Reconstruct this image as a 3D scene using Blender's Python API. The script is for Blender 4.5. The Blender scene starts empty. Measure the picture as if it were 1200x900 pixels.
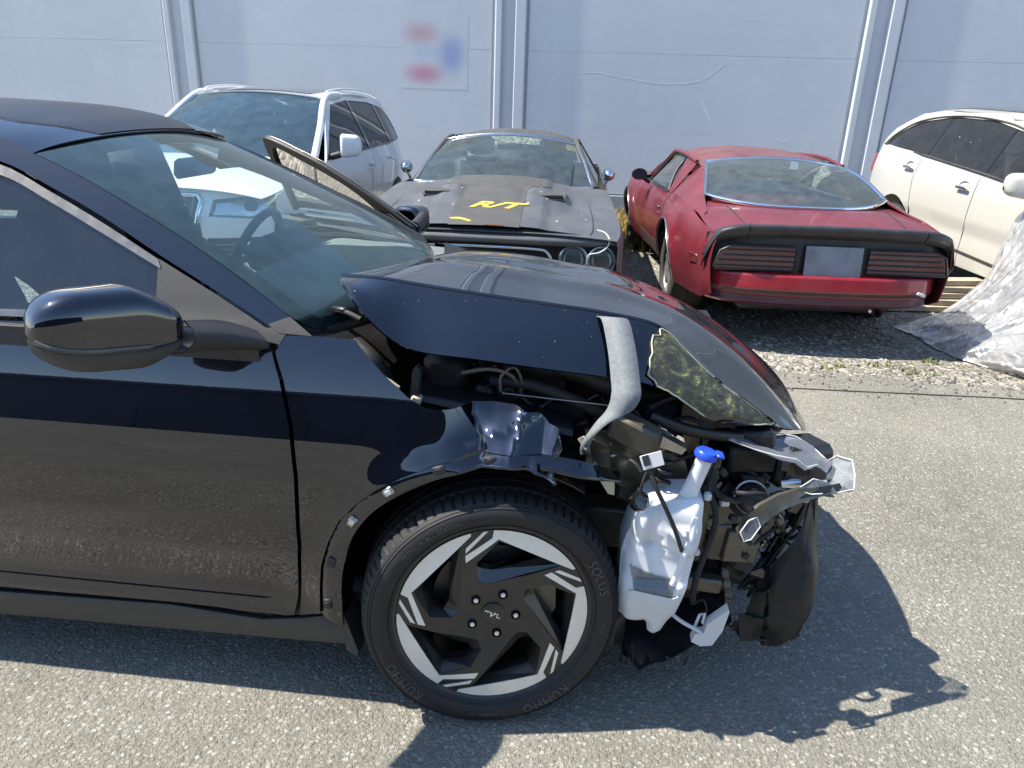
import bpy, bmesh, math, random
import numpy as np
from mathutils import Vector, Matrix, Euler
from mathutils.geometry import delaunay_2d_cdt

R = math.radians
scene = bpy.context.scene
coll = scene.collection

# ------------------------------------------------------------------ camera
PITCH, ROLL, CAM_H = R(20.7), R(2.0), 1.57
cam_data = bpy.data.cameras.new('camera')
cam_data.sensor_fit = 'HORIZONTAL'
cam_data.sensor_width = 36.0
cam_data.lens = 36.0 * 860.0 / 1200.0
cam_data.clip_start = 0.02
cam_data.clip_end = 2000.0
camera = bpy.data.objects.new('camera', cam_data)
coll.objects.link(camera)
_fwd = Vector((0, math.cos(PITCH), -math.sin(PITCH)))
_up0 = Vector((0, math.sin(PITCH), math.cos(PITCH)))
_rt0 = Vector((1, 0, 0))
_rt = _rt0 * math.cos(ROLL) + _up0 * math.sin(ROLL)
_up = -_rt0 * math.sin(ROLL) + _up0 * math.cos(ROLL)
_m = Matrix((_rt, _up, -_fwd)).transposed().to_4x4()
_m.translation = Vector((0, 0, CAM_H))
camera.matrix_world = _m
scene.camera = camera

# ------------------------------------------------------------------ sky, sun, exposure
SUN_DIR = Vector((-0.66, 0.035, 1.0)).normalized()
world = bpy.data.worlds.new('World')
scene.world = world
world.use_nodes = True
_wn = world.node_tree
_wn.nodes.clear()
_sky = _wn.nodes.new('ShaderNodeTexSky')
_sky.sky_type = 'NISHITA'
_sky.sun_disc = False
_sky.sun_elevation = math.asin(SUN_DIR.z)
_sky.sun_rotation = math.atan2(SUN_DIR.x, SUN_DIR.y)
_sky.air_density = 1.0
_sky.dust_density = 0.3
_sky.ozone_density = 2.5
_bg = _wn.nodes.new('ShaderNodeBackground')
_bg.inputs['Strength'].default_value = 0.14
_wo = _wn.nodes.new('ShaderNodeOutputWorld')
_wn.links.new(_sky.outputs[0], _bg.inputs[0])
_wn.links.new(_bg.outputs[0], _wo.inputs[0])
sun_data = bpy.data.lights.new('sun', 'SUN')
sun_data.energy = 4.9
sun_data.angle = R(0.53)
sun_data.color = (1.0, 0.935, 0.83)
sun = bpy.data.objects.new('sun', sun_data)
coll.objects.link(sun)
sun.rotation_euler = SUN_DIR.to_track_quat('Z', 'Y').to_euler()
sun.location = (-6, 2, 12)
scene.view_settings.view_transform = 'Standard'
scene.view_settings.look = 'None'
scene.view_settings.gamma = 1.0
scene.view_settings.use_curve_mapping = False
scene.view_settings.exposure = 0.97
scene.render.engine = 'CYCLES'
scene.cycles.use_denoising = True
scene.cycles.max_bounces = 10
scene.cycles.transparent_max_bounces = 24
scene.cycles.glossy_bounces = 5
scene.cycles.diffuse_bounces = 4
scene.cycles.transmission_bounces = 8
scene.cycles.sample_clamp_indirect = 8.0
scene.cycles.caustics_reflective = False
scene.cycles.caustics_refractive = False
# ------------------------------------------------------------------ helpers
def tag(o, label=None, cat=None, group=None, kind=None):
    if label: o['label'] = label
    if cat: o['category'] = cat
    if group: o['group'] = group
    if kind: o['kind'] = kind
    return o

def empty(name, loc=(0, 0, 0), rz=0.0, rot=None):
    o = bpy.data.objects.new(name, None)
    o.empty_display_size = 0.2
    coll.objects.link(o)
    o.location = loc
    o.rotation_euler = rot if rot else (0, 0, rz)
    return o

def finish(name, V, Fc, mat, parent=None, N=None, smooth=True, sharp=None):
    me = bpy.data.meshes.new(name)
    V = np.asarray(V, float)
    me.from_pydata([tuple(v) for v in V], [], [tuple(int(i) for i in f) for f in Fc])
    if smooth:
        me.shade_smooth()
        if sharp:
            me.set_sharp_from_angle(angle=R(sharp))
    if N is not None:
        me.normals_split_custom_set_from_vertices([tuple(n) for n in N])
    if mat: me.materials.append(mat)
    o = bpy.data.objects.new(name, me)
    coll.objects.link(o)
    if parent: o.parent = parent
    return o

def pchip(xs, ys):
    xs = np.asarray(xs, float); ys = np.asarray(ys, float)
    h = np.diff(xs); d = np.diff(ys) / h
    m = np.zeros_like(ys)
    m[0], m[-1] = d[0], d[-1]
    for i in range(1, len(xs) - 1):
        if d[i-1] * d[i] > 0:
            w1, w2 = 2*h[i] + h[i-1], h[i] + 2*h[i-1]
            m[i] = (w1 + w2) / (w1 / d[i-1] + w2 / d[i])
    def f(x):
        x = np.asarray(x, float)
        i = np.clip(np.searchsorted(xs, x) - 1, 0, len(xs) - 2)
        t = (x - xs[i]) / h[i]
        tc = np.clip(t, 0, 1)
        a = (1 + 2*tc) * (1 - tc)**2 * ys[i] + tc*(1 - tc)**2 * h[i]*m[i] + tc*tc*(3 - 2*tc)*ys[i+1] + tc*tc*(tc - 1)*h[i]*m[i+1]
        a = a + np.where(t < 0, t*h[i]*m[0], 0) + np.where(t > 1, (t - 1)*h[i]*m[-1], 0)
        return a
    return f

def sstep(a, b, x):
    t = np.clip((np.asarray(x, float) - a) / (b - a), 0, 1)
    return t*t*(3 - 2*t)

def crom(P, n=8, closed=False):
    """Catmull-Rom through points -> dense polyline"""
    P = np.asarray(P, float); k = len(P); out = []
    rng = range(k) if closed else range(k - 1)
    for i in rng:
        p1, p2 = P[i], P[(i+1) % k]
        p0 = P[(i-1) % k] if (closed or i > 0) else 2*p1 - p2
        p3 = P[(i+2) % k] if (closed or i + 2 < k) else 2*p2 - p1
        for j in range(n):
            t = j / n
            out.append(.5*((2*p1) + (p2 - p0)*t + (2*p0 - 5*p1 + 4*p2 - p3)*t*t + (3*p1 - p0 - 3*p2 + p3)*t**3))
    if not closed: out.append(P[-1])
    return np.array(out)

def bicubic(G):
    """control grid (m,n,3) -> P(u,v) with u,v in 0..1, tensor Catmull-Rom"""
    G = np.asarray(G, float); m, n = G.shape[:2]
    E_ = np.zeros((m + 2, n + 2, 3)); E_[1:-1, 1:-1] = G
    E_[0, 1:-1] = 2*G[0] - G[1]; E_[-1, 1:-1] = 2*G[-1] - G[-2]
    E_[:, 0] = 2*E_[:, 1] - E_[:, 2]; E_[:, -1] = 2*E_[:, -2] - E_[:, -3]
    def basis(t):
        return np.stack([.5*(-t + 2*t*t - t**3), .5*(2 - 5*t*t + 3*t**3), .5*(t + 4*t*t - 3*t**3), .5*(-t*t + t**3)], -1)
    def f(u, v):
        u, v = np.broadcast_arrays(np.asarray(u, float), np.asarray(v, float))
        a = np.clip(u, 0, 1)*(m - 1); b = np.clip(v, 0, 1)*(n - 1)
        i = np.minimum(a.astype(int), m - 2); j = np.minimum(b.astype(int), n - 2)
        A, B = basis(a - i), basis(b - j)
        out = np.zeros(u.shape + (3,))
        for p in range(4):
            for q in range(4):
                out += (A[..., p]*B[..., q])[..., None] * E_[i + p, j + q]
        return out
    return f

def inpoly(pts, poly):
    x, y = pts[:, 0], pts[:, 1]
    c = np.zeros(len(pts), bool)
    px, py = poly[:, 0], poly[:, 1]
    j = len(poly) - 1
    for i in range(len(poly)):
        with np.errstate(divide='ignore', invalid='ignore'):
            cond = ((py[i] > y) != (py[j] > y)) & (x < (px[j] - px[i])*(y - py[i])/(py[j] - py[i] + 1e-30) + px[i])
        c ^= cond
        j = i
    return c

def resample(poly, res):
    poly = np.asarray(poly, float); out = []
    for i in range(len(poly)):
        a, b = poly[i], poly[(i+1) % len(poly)]
        k = max(1, int(math.ceil(np.linalg.norm(b - a) / res)))
        for j in range(k): out.append(a + (b - a)*j/k)
    return np.array(out)

def fn_normals(fn, a, b, e=1e-4):
    du = fn(a + e, b) - fn(a - e, b); dv = fn(a, b + e) - fn(a, b - e)
    n = np.cross(du, dv)
    return n / (np.linalg.norm(n, axis=-1, keepdims=True) + 1e-12)

def shell(V, N, T, loops, thick, ext=None):
    """front sheet + back sheet + edge strip, with per-vertex normals"""
    nv = len(V)
    VV = [V]; NN = [N]; FF = [tuple(t) for t in T]
    if thick:
        D = N*thick if ext is None else np.broadcast_to(-np.asarray(ext, float), N.shape)
        VV.append(V - D); NN.append(-N)
        FF += [tuple(i + nv for i in t[::-1]) for t in T]
        base = 2*nv
        for lp in loops:
            k = len(lp)
            A = V[lp]; B = A - D[lp]
            d = np.roll(A, -1, 0) - np.roll(A, 1, 0)
            en = np.cross(d, N[lp] if ext is None else D[lp]); en /= (np.linalg.norm(en, axis=1, keepdims=True) + 1e-12)
            VV += [A, B]; NN += [en, en]
            for i in range(k):
                j = (i + 1) % k
                FF.append((base + j, base + i, base + k + i, base + k + j))
            base += 2*k
    return np.concatenate(VV), FF, np.concatenate(NN)

def panel(name, fn, outline, mat, parent=None, res=.03, thick=.004, holes=(), hint=None, lift=0.0, ext=None):
    """sheet on the parametric surface fn(a,b), trimmed to an outline in (a,b)"""
    outline = np.asarray(outline, float)
    polys = [resample(outline, res)] + [resample(np.asarray(h, float), res) for h in holes]
    def area(p): return .5*np.sum(p[:, 0]*np.roll(p[:, 1], -1) - np.roll(p[:, 0], -1)*p[:, 1])
    polys = [p if (area(p) > 0) == (k == 0) else p[::-1] for k, p in enumerate(polys)]
    lo, hi = polys[0].min(0), polys[0].max(0)
    gx, gy = np.meshgrid(np.arange(lo[0] + res*.5, hi[0], res), np.arange(lo[1] + res*.5, hi[1], res))
    g = np.stack([gx.ravel(), gy.ravel()], 1)
    if len(g):
        keep = inpoly(g, polys[0])
        for h in polys[1:]: keep &= ~inpoly(g, h)
        g = g[keep]
        bp = np.concatenate(polys)
        if len(g):
            dmin = np.full(len(g), 9e9)
            for k in range(0, len(bp), 400):
                dmin = np.minimum(dmin, ((g[:, None] - bp[None, k:k+400])**2).sum(2).min(1))
            g = g[dmin > (res*.45)**2]
    pts = np.concatenate(polys + [g]) if len(g) else np.concatenate(polys)
    edges = []; loops = []; s = 0
    for p in polys:
        k = len(p); edges += [(s + i, s + (i + 1) % k) for i in range(k)]; loops.append(list(range(s, s + k))); s += k
    r = delaunay_2d_cdt([Vector(p) for p in pts], edges, [], 0, 1e-7)
    cv = np.array([tuple(v) for v in r[0]]); tris = np.array([t for t in r[2] if len(t) == 3])
    cen = cv[tris].mean(1)
    keep = inpoly(cen, polys[0])
    for h in polys[1:]: keep &= ~inpoly(cen, h)
    tris = tris[keep]
    # orientation in (a,b): CCW
    ab = cv[tris]
    ar = (ab[:, 1, 0]-ab[:, 0, 0])*(ab[:, 2, 1]-ab[:, 0, 1]) - (ab[:, 1, 1]-ab[:, 0, 1])*(ab[:, 2, 0]-ab[:, 0, 0])
    tris = tris[np.abs(ar) > 1e-12]; ar = ar[np.abs(ar) > 1e-12]
    tris[ar < 0] = tris[ar < 0][:, ::-1]
    V = fn(cv[:, 0], cv[:, 1]); N = fn_normals(fn, cv[:, 0], cv[:, 1])
    # map original boundary indices to output indices
    omap = {}
    for i, src in enumerate(r[3]):
        for q in src: omap[q] = i
    loops = [[omap[i] for i in lp if i in omap] for lp in loops]
    if hint is not None and (N @ np.asarray(hint, float)).mean() < 0:
        N = -N; tris = tris[:, ::-1]; loops = [lp[::-1] for lp in loops]
    if lift: V = V + N*lift
    VV, FF, NN = shell(V, N, tris.tolist(), loops, thick, ext)
    return finish(name, VV, FF, mat, parent, NN)

def gridsurf(name, fn, nu, nv, mat, parent=None, thick=.004, hint=None, u=(0, 1), v=(0, 1)):
    a, b = np.meshgrid(np.linspace(u[0], u[1], nu + 1), np.linspace(v[0], v[1], nv + 1), indexing='ij')
    a, b = a.ravel(), b.ravel()
    e = 1e-4
    a2 = np.clip(a, u[0] + e, u[1] - e); b2 = np.clip(b, v[0] + e, v[1] - e)
    V = fn(a, b); N = fn_normals(fn, a2, b2)
    W = nv + 1
    T = [(i*W + j, (i+1)*W + j, (i+1)*W + j + 1, i*W + j + 1) for i in range(nu) for j in range(nv)]
    lp = [i*W for i in range(nu)] + [nu*W + j for j in range(nv)] + [i*W + nv for i in range(nu, 0, -1)] + [j for j in range(nv, 0, -1)]
    if hint is not None and (N @ np.asarray(hint, float)).mean() < 0:
        N = -N; T = [t[::-1] for t in T]; lp = lp[::-1]
    VV, FF, NN = shell(V, N, T, [lp], thick)
    return finish(name, VV, FF, mat, parent, NN)

class MB:
    """collects shapes into one mesh"""
    def __init__(s): s.V = []; s.F = []
    def add(s, V, Fc):
        b = len(s.V); s.V += [tuple(v) for v in V]; s.F += [tuple(i + b for i in f) for f in Fc]; return s
    def box(s, c, d, rot=(0, 0, 0), bev=.003, taper=1.0):
        bev = min(bev, min(d)*.4)
        M = Euler(rot).to_matrix(); hx, hy, hz = d[0]/2, d[1]/2, d[2]/2
        V = []; idx = {}
        for sx in (-1, 1):
            for sy in (-1, 1):
                for sz in (-1, 1):
                    k = taper if sz > 0 else 1.0
                    for ax in range(3):
                        p = [sx*hx*k, sy*hy*k, sz*hz]
                        q = [sx*(hx*k - bev), sy*(hy*k - bev), sz*(hz - bev)]
                        q[ax] = p[ax]
                        idx[(sx, sy, sz, ax)] = len(V)
                        V.append(M @ Vector(q) + Vector(c))
        Fc = []
        for ax in range(3):
            o1, o2 = [i for i in range(3) if i != ax]
            for sg in (-1, 1):
                f = []
                for a, b in ((-1, -1), (1, -1), (1, 1), (-1, 1)):
                    k = [0, 0, 0]; k[ax] = sg; k[o1] = a; k[o2] = b
                    f.append(idx[tuple(k) + (ax,)])
                if (sg > 0) == (ax == 1): f = f[::-1]
                Fc.append(tuple(f))
        for ax in range(3):
            o1, o2 = [i for i in range(3) if i != ax]
            for a in (-1, 1):
                for b in (-1, 1):
                    def K(t, w):
                        k = [0, 0, 0]; k[ax] = t; k[o1] = a; k[o2] = b
                        return idx[tuple(k) + (w,)]
                    Fc.append((K(-1, o1), K(1, o1), K(1, o2), K(-1, o2)))
        for sx in (-1, 1):
            for sy in (-1, 1):
                for sz in (-1, 1):
                    Fc.append(tuple(idx[(sx, sy, sz, a)] for a in range(3)))
        return s.add(V, Fc)
    def tube(s, pts, r, n=8, closed=False, cap=True):
        P = np.asarray(pts, float); k = len(P)
        rr = np.broadcast_to(np.asarray(r, float), (k,))
        T = np.gradient(P, axis=0) if not closed else (np.roll(P, -1, 0) - np.roll(P, 1, 0))
        T /= (np.linalg.norm(T, axis=1, keepdims=True) + 1e-12)
        up = np.array([0, 0, 1.]) if abs(T[0][2]) < .9 else np.array([1., 0, 0])
        nrm = np.cross(T[0], up); nrm /= np.linalg.norm(nrm)
        V = []
        for i in range(k):
            nrm = nrm - T[i]*(nrm @ T[i]); nrm /= (np.linalg.norm(nrm) + 1e-12)
            bn = np.cross(T[i], nrm)
            for j in range(n):
                a = 2*math.pi*j/n
                V.append(P[i] + rr[i]*(math.cos(a)*nrm + math.sin(a)*bn))
        Fc = []
        for i in range(k if closed else k - 1):
            i2 = (i + 1) % k
            for j in range(n):
                j2 = (j + 1) % n
                Fc.append((i*n + j, i*n + j2, i2*n + j2, i2*n + j))
        if cap and not closed:
            Fc.append(tuple(range(n))[::-1]); Fc.append(tuple((k - 1)*n + j for j in range(n)))
        return s.add(V, Fc)
    def lathe(s, prof, n=32, M=None, closed=False):
        """prof: (radius, height) about local z; M places it"""
        M = M or Matrix.Identity(4)
        V = []; k = len(prof)
        for j in range(n):
            a = 2*math.pi*j/n
            for r_, h in prof: V.append(M @ Vector((r_*math.cos(a), r_*math.sin(a), h)))
        Fc = []
        for j in range(n):
            j2 = (j + 1) % n
            for i in range(k if closed else k - 1):
                i2 = (i + 1) % k
                Fc.append((j*k + i, j2*k + i, j2*k + i2, j*k + i2))
        return s.add(V, Fc)
    def prism(s, poly, ax, h0, h1, M=None):
        """polygon extruded along axis ax ('x','y','z')"""
        M = M or Matrix.Identity(4)
        def mk(p, h):
            return {'x': (h, p[0], p[1]), 'y': (p[0], h, p[1]), 'z': (p[0], p[1], h)}[ax]
        k = len(poly)
        V = [M @ Vector(mk(p, h0)) for p in poly] + [M @ Vector(mk(p, h1)) for p in poly]
        Fc = [tuple(range(k))[::-1], tuple(range(k, 2*k))] + [(i, (i+1) % k, k + (i+1) % k, k + i) for i in range(k)]
        return s.add(V, Fc)
    def build(s, name, mat, parent=None, smooth=True, sharp=38, normals=True):
        o = finish(name, s.V, s.F, mat, parent, None, False)
        bm = bmesh.new(); bm.from_mesh(o.data)
        bmesh.ops.recalc_face_normals(bm, faces=bm.faces); bm.to_mesh(o.data); bm.free()
        if smooth:
            o.data.shade_smooth(); o.data.set_sharp_from_angle(angle=R(sharp))
        return o

def box(name, c, d, mat, parent=None, rot=(0, 0, 0), bev=.004):
    return MB().box(c, d, rot, bev).build(name, mat, parent)

def tube(name, pts, r, mat, parent=None, n=8, closed=False):
    return MB().tube(pts, r, n, closed).build(name, mat, parent, sharp=60)

def ptube(name, pts, r, mat, parent=None, n=8, k=6):
    return tube(name, crom(pts, k), r, mat, parent, n)

def text_verts(body, size, extrude=0.0, shear=0.0, space=1.0, align='CENTER', bold=0.0):
    cu = bpy.data.curves.new('lettering', 'FONT')
    cu.body = body; cu.size = size; cu.extrude = extrude; cu.shear = shear; cu.offset = bold; cu.space_character = space
    cu.align_x = align; cu.align_y = 'CENTER'; cu.resolution_u = 3
    ob = bpy.data.objects.new('lettering', cu)
    me = bpy.data.meshes.new_from_object(ob)
    V = np.array([tuple(v.co) for v in me.vertices]); Fc = [tuple(p.vertices) for p in me.polygons]
    bpy.data.objects.remove(ob); bpy.data.curves.remove(cu); bpy.data.meshes.remove(me)
    return V, Fc

def copy_tree(o, parent=None):
    c = o.copy(); coll.objects.link(c)
    if parent: c.parent = parent
    for ch in list(o.children): copy_tree(ch, c)
    return c

def tf(V, M):
    V = np.asarray(V, float); A = np.array(M)
    return V @ A[:3, :3].T + A[:3, 3]
# ------------------------------------------------------------------ materials
MATS = {}
def _mat(name):
    m = bpy.data.materials.new(name); m.use_nodes = True
    nt = m.node_tree; b = nt.nodes['Principled BSDF']
    MATS[name] = m
    return m, nt, b

def _n(nt, typ, **kw):
    n = nt.nodes.new(typ)
    for k, v in kw.items():
        if k.startswith('i_'):
            key = k[2:]
            key = int(key) if key.isdigit() else key.replace('_', ' ')
            n.inputs[key].default_value = v
        else: setattr(n, k, v)
    return n

def _ramp(nt, stops, interp='LINEAR'):
    n = nt.nodes.new('ShaderNodeValToRGB'); cr = n.color_ramp; cr.interpolation = interp
    while len(cr.elements) < len(stops): cr.elements.new(0.5)
    for e, (p, c) in zip(cr.elements, stops):
        e.position = p; e.color = (c if len(c) == 4 else tuple(c) + (1,)) if not isinstance(c, (int, float)) else (c, c, c, 1)
    return n

def simple(name, col, rough=.5, metal=0.0, var=.0, scale=30, bump=0.0, coat=0.0, spec=.5, bscale=None, dust=0.0, dustcol=(.32, .29, .24), rvar=0.0):
    """principled paint/plastic/metal with a little noise, grain and dust"""
    m, nt, b = _mat(name)
    b.inputs['Base Color'].default_value = tuple(col) + (1,)
    b.inputs['Roughness'].default_value = rough
    b.inputs['Metallic'].default_value = metal
    b.inputs['Coat Weight'].default_value = coat
    b.inputs['Coat Roughness'].default_value = .03
    b.inputs['Specular IOR Level'].default_value = spec
    tc = _n(nt, 'ShaderNodeTexCoord')
    src = None
    if var or dust or rvar:
        no = _n(nt, 'ShaderNodeTexNoise', i_Scale=scale, i_Detail=6.0, i_Roughness=.6)
        nt.links.new(tc.outputs['Object'], no.inputs['Vector'])
        if var:
            mr = _ramp(nt, [(.25, tuple(max(0, c*(1 - var)) for c in col)), (.75, tuple(min(1, c*(1 + var)) for c in col))])
            nt.links.new(no.outputs['Fac'], mr.inputs['Fac']); src = mr.outputs['Color']
        if dust:
            no2 = _n(nt, 'ShaderNodeTexNoise', i_Scale=scale*.35, i_Detail=8.0, i_Roughness=.7)
            nt.links.new(tc.outputs['Object'], no2.inputs['Vector'])
            rm = _ramp(nt, [(.35, 0.0), (.75, dust)])
            nt.links.new(no2.outputs['Fac'], rm.inputs['Fac'])
            mx = _n(nt, 'ShaderNodeMixRGB'); mx.inputs[2].default_value = tuple(dustcol) + (1,)
            nt.links.new(rm.outputs['Color'], mx.inputs[0])
            if src: nt.links.new(src, mx.inputs[1])
            else: mx.inputs[1].default_value = tuple(col) + (1,)
            src = mx.outputs[0]
            rr = _n(nt, 'ShaderNodeMath', operation='MULTIPLY_ADD', i_1=.5, i_2=rough); rr.use_clamp = True
            nt.links.new(rm.outputs['Color'], rr.inputs[0]); nt.links.new(rr.outputs[0], b.inputs['Roughness'])
        elif rvar:
            rr = _n(nt, 'ShaderNodeMapRange', i_3=max(0, rough - rvar), i_4=min(1, rough + rvar)); rr.inputs[1].default_value = .3; rr.inputs[2].default_value = .7
            nt.links.new(no.outputs['Fac'], rr.inputs[0]); nt.links.new(rr.outputs[0], b.inputs['Roughness'])
        if src: nt.links.new(src, b.inputs['Base Color'])
    if bump:
        nb = _n(nt, 'ShaderNodeTexNoise', i_Scale=bscale or scale*4, i_Detail=4.0)
        nt.links.new(tc.outputs['Object'], nb.inputs['Vector'])
        bp = _n(nt, 'ShaderNodeBump', i_Strength=bump, i_Distance=.004)
        nt.links.new(nb.outputs['Fac'], bp.inputs['Height']); nt.links.new(bp.outputs[0], b.inputs['Normal'])
    return m

def glass(name, tint=(.8, .9, .88), rough=0.0, ior=1.5, haze=0.0, dirt_sheen=0.0, dirt_sheen_col=(.5, .5, .48), opac=None):
    """thin pane: tinted see-through with a mirror coat by Fresnel and a film"""
    m = bpy.data.materials.new(name); m.use_nodes = True; nt = m.node_tree; nt.nodes.clear(); MATS[name] = m
    out = _n(nt, 'ShaderNodeOutputMaterial')
    tr = _n(nt, 'ShaderNodeBsdfTransparent'); tr.inputs[0].default_value = tuple(tint) + (1,)
    gl = _n(nt, 'ShaderNodeBsdfGlossy', i_Roughness=rough)
    fr = _n(nt, 'ShaderNodeFresnel', i_IOR=ior)
    mx = _n(nt, 'ShaderNodeMixShader')
    nt.links.new(fr.outputs[0], mx.inputs[0]); nt.links.new(tr.outputs[0], mx.inputs[1]); nt.links.new(gl.outputs[0], mx.inputs[2])
    last = mx.outputs[0]
    if dirt_sheen:
        df = _n(nt, 'ShaderNodeBsdfDiffuse'); df.inputs[0].default_value = tuple(dirt_sheen_col) + (1,)
        tc = _n(nt, 'ShaderNodeTexCoord')
        no = _n(nt, 'ShaderNodeTexNoise', i_Scale=9.0, i_Detail=8.0, i_Roughness=.7)
        nt.links.new(tc.outputs['Object'], no.inputs['Vector'])
        rp = _ramp(nt, [(.3, dirt_sheen*.35), (.8, dirt_sheen)])
        nt.links.new(no.outputs['Fac'], rp.inputs['Fac'])
        m2 = _n(nt, 'ShaderNodeMixShader')
        nt.links.new(rp.outputs[0], m2.inputs[0]); nt.links.new(last, m2.inputs[1]); nt.links.new(df.outputs[0], m2.inputs[2])
        last = m2.outputs[0]
    nt.links.new(last, out.inputs[0])
    return m

# --- hero paint: black with a blue pearl, clear coat
def carpaint(name, col, rough=.25, metal=.0, flake=0.0, dust=0.0, orange=.004, spec=.5):
    m, nt, b = _mat(name)
    b.inputs['Roughness'].default_value = rough
    b.inputs['Metallic'].default_value = metal
    b.inputs['Coat Weight'].default_value = 1.0
    b.inputs['Coat Roughness'].default_value = .015
    b.inputs['Coat IOR'].default_value = 1.8
    b.inputs['Specular IOR Level'].default_value = spec
    tc = _n(nt, 'ShaderNodeTexCoord')
    src = None
    vo = _n(nt, 'ShaderNodeTexVoronoi', i_Scale=900.0)
    nt.links.new(tc.outputs['Object'], vo.inputs['Vector'])
    mr = _ramp(nt, [(.0, tuple(c*(1 - flake) for c in col)), (1., tuple(c*(1 + flake*2.5) for c in col))])
    sp = _n(nt, 'ShaderNodeSeparateColor'); nt.links.new(vo.outputs['Color'], sp.inputs[0])
    nt.links.new(sp.outputs[0], mr.inputs[0]); src = mr.outputs[0]
    no = _n(nt, 'ShaderNodeTexNoise', i_Scale=5.0, i_Detail=9.0, i_Roughness=.72)
    nt.links.new(tc.outputs['Object'], no.inputs['Vector'])
    if dust:
        rp = _ramp(nt, [(.4, dust*.25), (.72, dust)])
        nt.links.new(no.outputs['Fac'], rp.inputs[0])
        mx = _n(nt, 'ShaderNodeMixRGB'); mx.inputs[2].default_value = (.30, .28, .25, 1)
        nt.links.new(rp.outputs[0], mx.inputs[0]); nt.links.new(src, mx.inputs[1]); src = mx.outputs[0]
    rc = _n(nt, 'ShaderNodeMapRange', i_3=.002, i_4=.02 + dust*.3)
    rc.inputs[1].default_value = .4; rc.inputs[2].default_value = .8
    nt.links.new(no.outputs['Fac'], rc.inputs[0]); nt.links.new(rc.outputs[0], b.inputs['Coat Roughness'])
    nt.links.new(src, b.inputs['Base Color'])
    if orange:
        nb = _n(nt, 'ShaderNodeTexNoise', i_Scale=160.0, i_Detail=1.0)
        nt.links.new(tc.outputs['Object'], nb.inputs['Vector'])
        bp = _n(nt, 'ShaderNodeBump', i_Strength=orange, i_Distance=.002)
        nt.links.new(nb.outputs['Fac'], bp.inputs['Height']); nt.links.new(bp.outputs[0], b.inputs['Coat Normal'])
    return m

carpaint('paint_black', (.0014, .0034, .0095), .38, .75, .2, dust=.0012, spec=.05)
simple('gloss_black', (.008, .008, .009), .06, coat=1.0, var=.2)
simple('roof_black', (.02, .02, .023), .3, spec=.22, var=.1, dust=.05)
simple('matte_plastic', (.028, .028, .029), .55, var=.15, scale=60, bump=.25, bscale=900)
simple('rocker_plastic', (.042, .041, .04), .5, var=.12, scale=30, bump=.2, bscale=900, dust=.06)
simple('black_plastic', (.008, .008, .0085), .4, var=.4, scale=25, bump=.15, bscale=500, dust=.12, dustcol=(.05, .048, .045))
simple('bay_plastic', (.007, .007, .0075), .48, var=.4, scale=18, dust=.3, dustcol=(.035, .034, .03))
simple('rubber', (.014, .014, .015), .62, var=.25, scale=40, dust=.2, dustcol=(.07, .065, .06))
simple('tyre_rubber', (.011, .011, .0115), .6, var=.2, scale=35, bump=.15, bscale=700, dust=.14, dustcol=(.075, .07, .062))
simple('old_tyre', (.03, .03, .03), .75, var=.25, scale=20, bump=.2, dust=.45, dustcol=(.16, .145, .12))
simple('tyre_letters', (.085, .082, .078), .6)
simple('chrome', (.72, .72, .72), .08, metal=1.0, rvar=.05)
simple('satin_chrome', (.22, .205, .18), .36, metal=1.0, rvar=.06)
simple('pitted_chrome', (.6, .59, .57), .2, metal=1.0, rvar=.15, var=.3, scale=60, dust=.2)
simple('wheel_black', (.013, .0125, .012), .36, coat=.3, var=.15, scale=80, bump=.05, bscale=1200, dust=.05)
simple('wheel_face', (.84, .81, .71), .38, metal=.25, var=.06, scale=60, rvar=.06)
simple('steel_dark', (.10, .095, .085), .42, metal=.8, var=.3, scale=30, dust=.2)
simple('disc_steel', (.36, .35, .33), .3, metal=1.0, var=.15, scale=50)
simple('apron_metal', (.085, .077, .053), .36, metal=.3, var=.25, scale=22, coat=.3, dust=.25, dustcol=(.22, .2, .16))
simple('bracket_metal', (.13, .123, .105), .36, metal=.7, var=.25, scale=26, dust=.2)
simple('sealant', (.55, .5, .38), .6, var=.2)
simple('tape', (.17, .185, .19), .75, metal=0.0, var=.25, scale=120, bump=.08, bscale=900)
simple('blue_cap', (.02, .07, .55), .35, var=.1)
simple('white_plastic', (.62, .63, .63), .4, var=.05, scale=20, dust=.08)
simple('tag_white', (.7, .7, .68), .6)
simple('print_dark', (.03, .03, .035), .6)
simple('yellow_paint', (.70, .50, .06), .6, var=.12, scale=40)
simple('cream_plastic', (.5, .47, .35), .5)
simple('interior_dark', (.025, .025, .027), .6, var=.2, scale=40)
simple('interior_seat', (.045, .045, .048), .65, var=.15, scale=60, bump=.2)
simple('dash_pad', (.15, .17, .165), .75, var=.1, scale=50, bump=.2)
simple('headliner', (.5, .5, .48), .9)
simple('stitch_white', (.75, .76, .74), .6)
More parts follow.
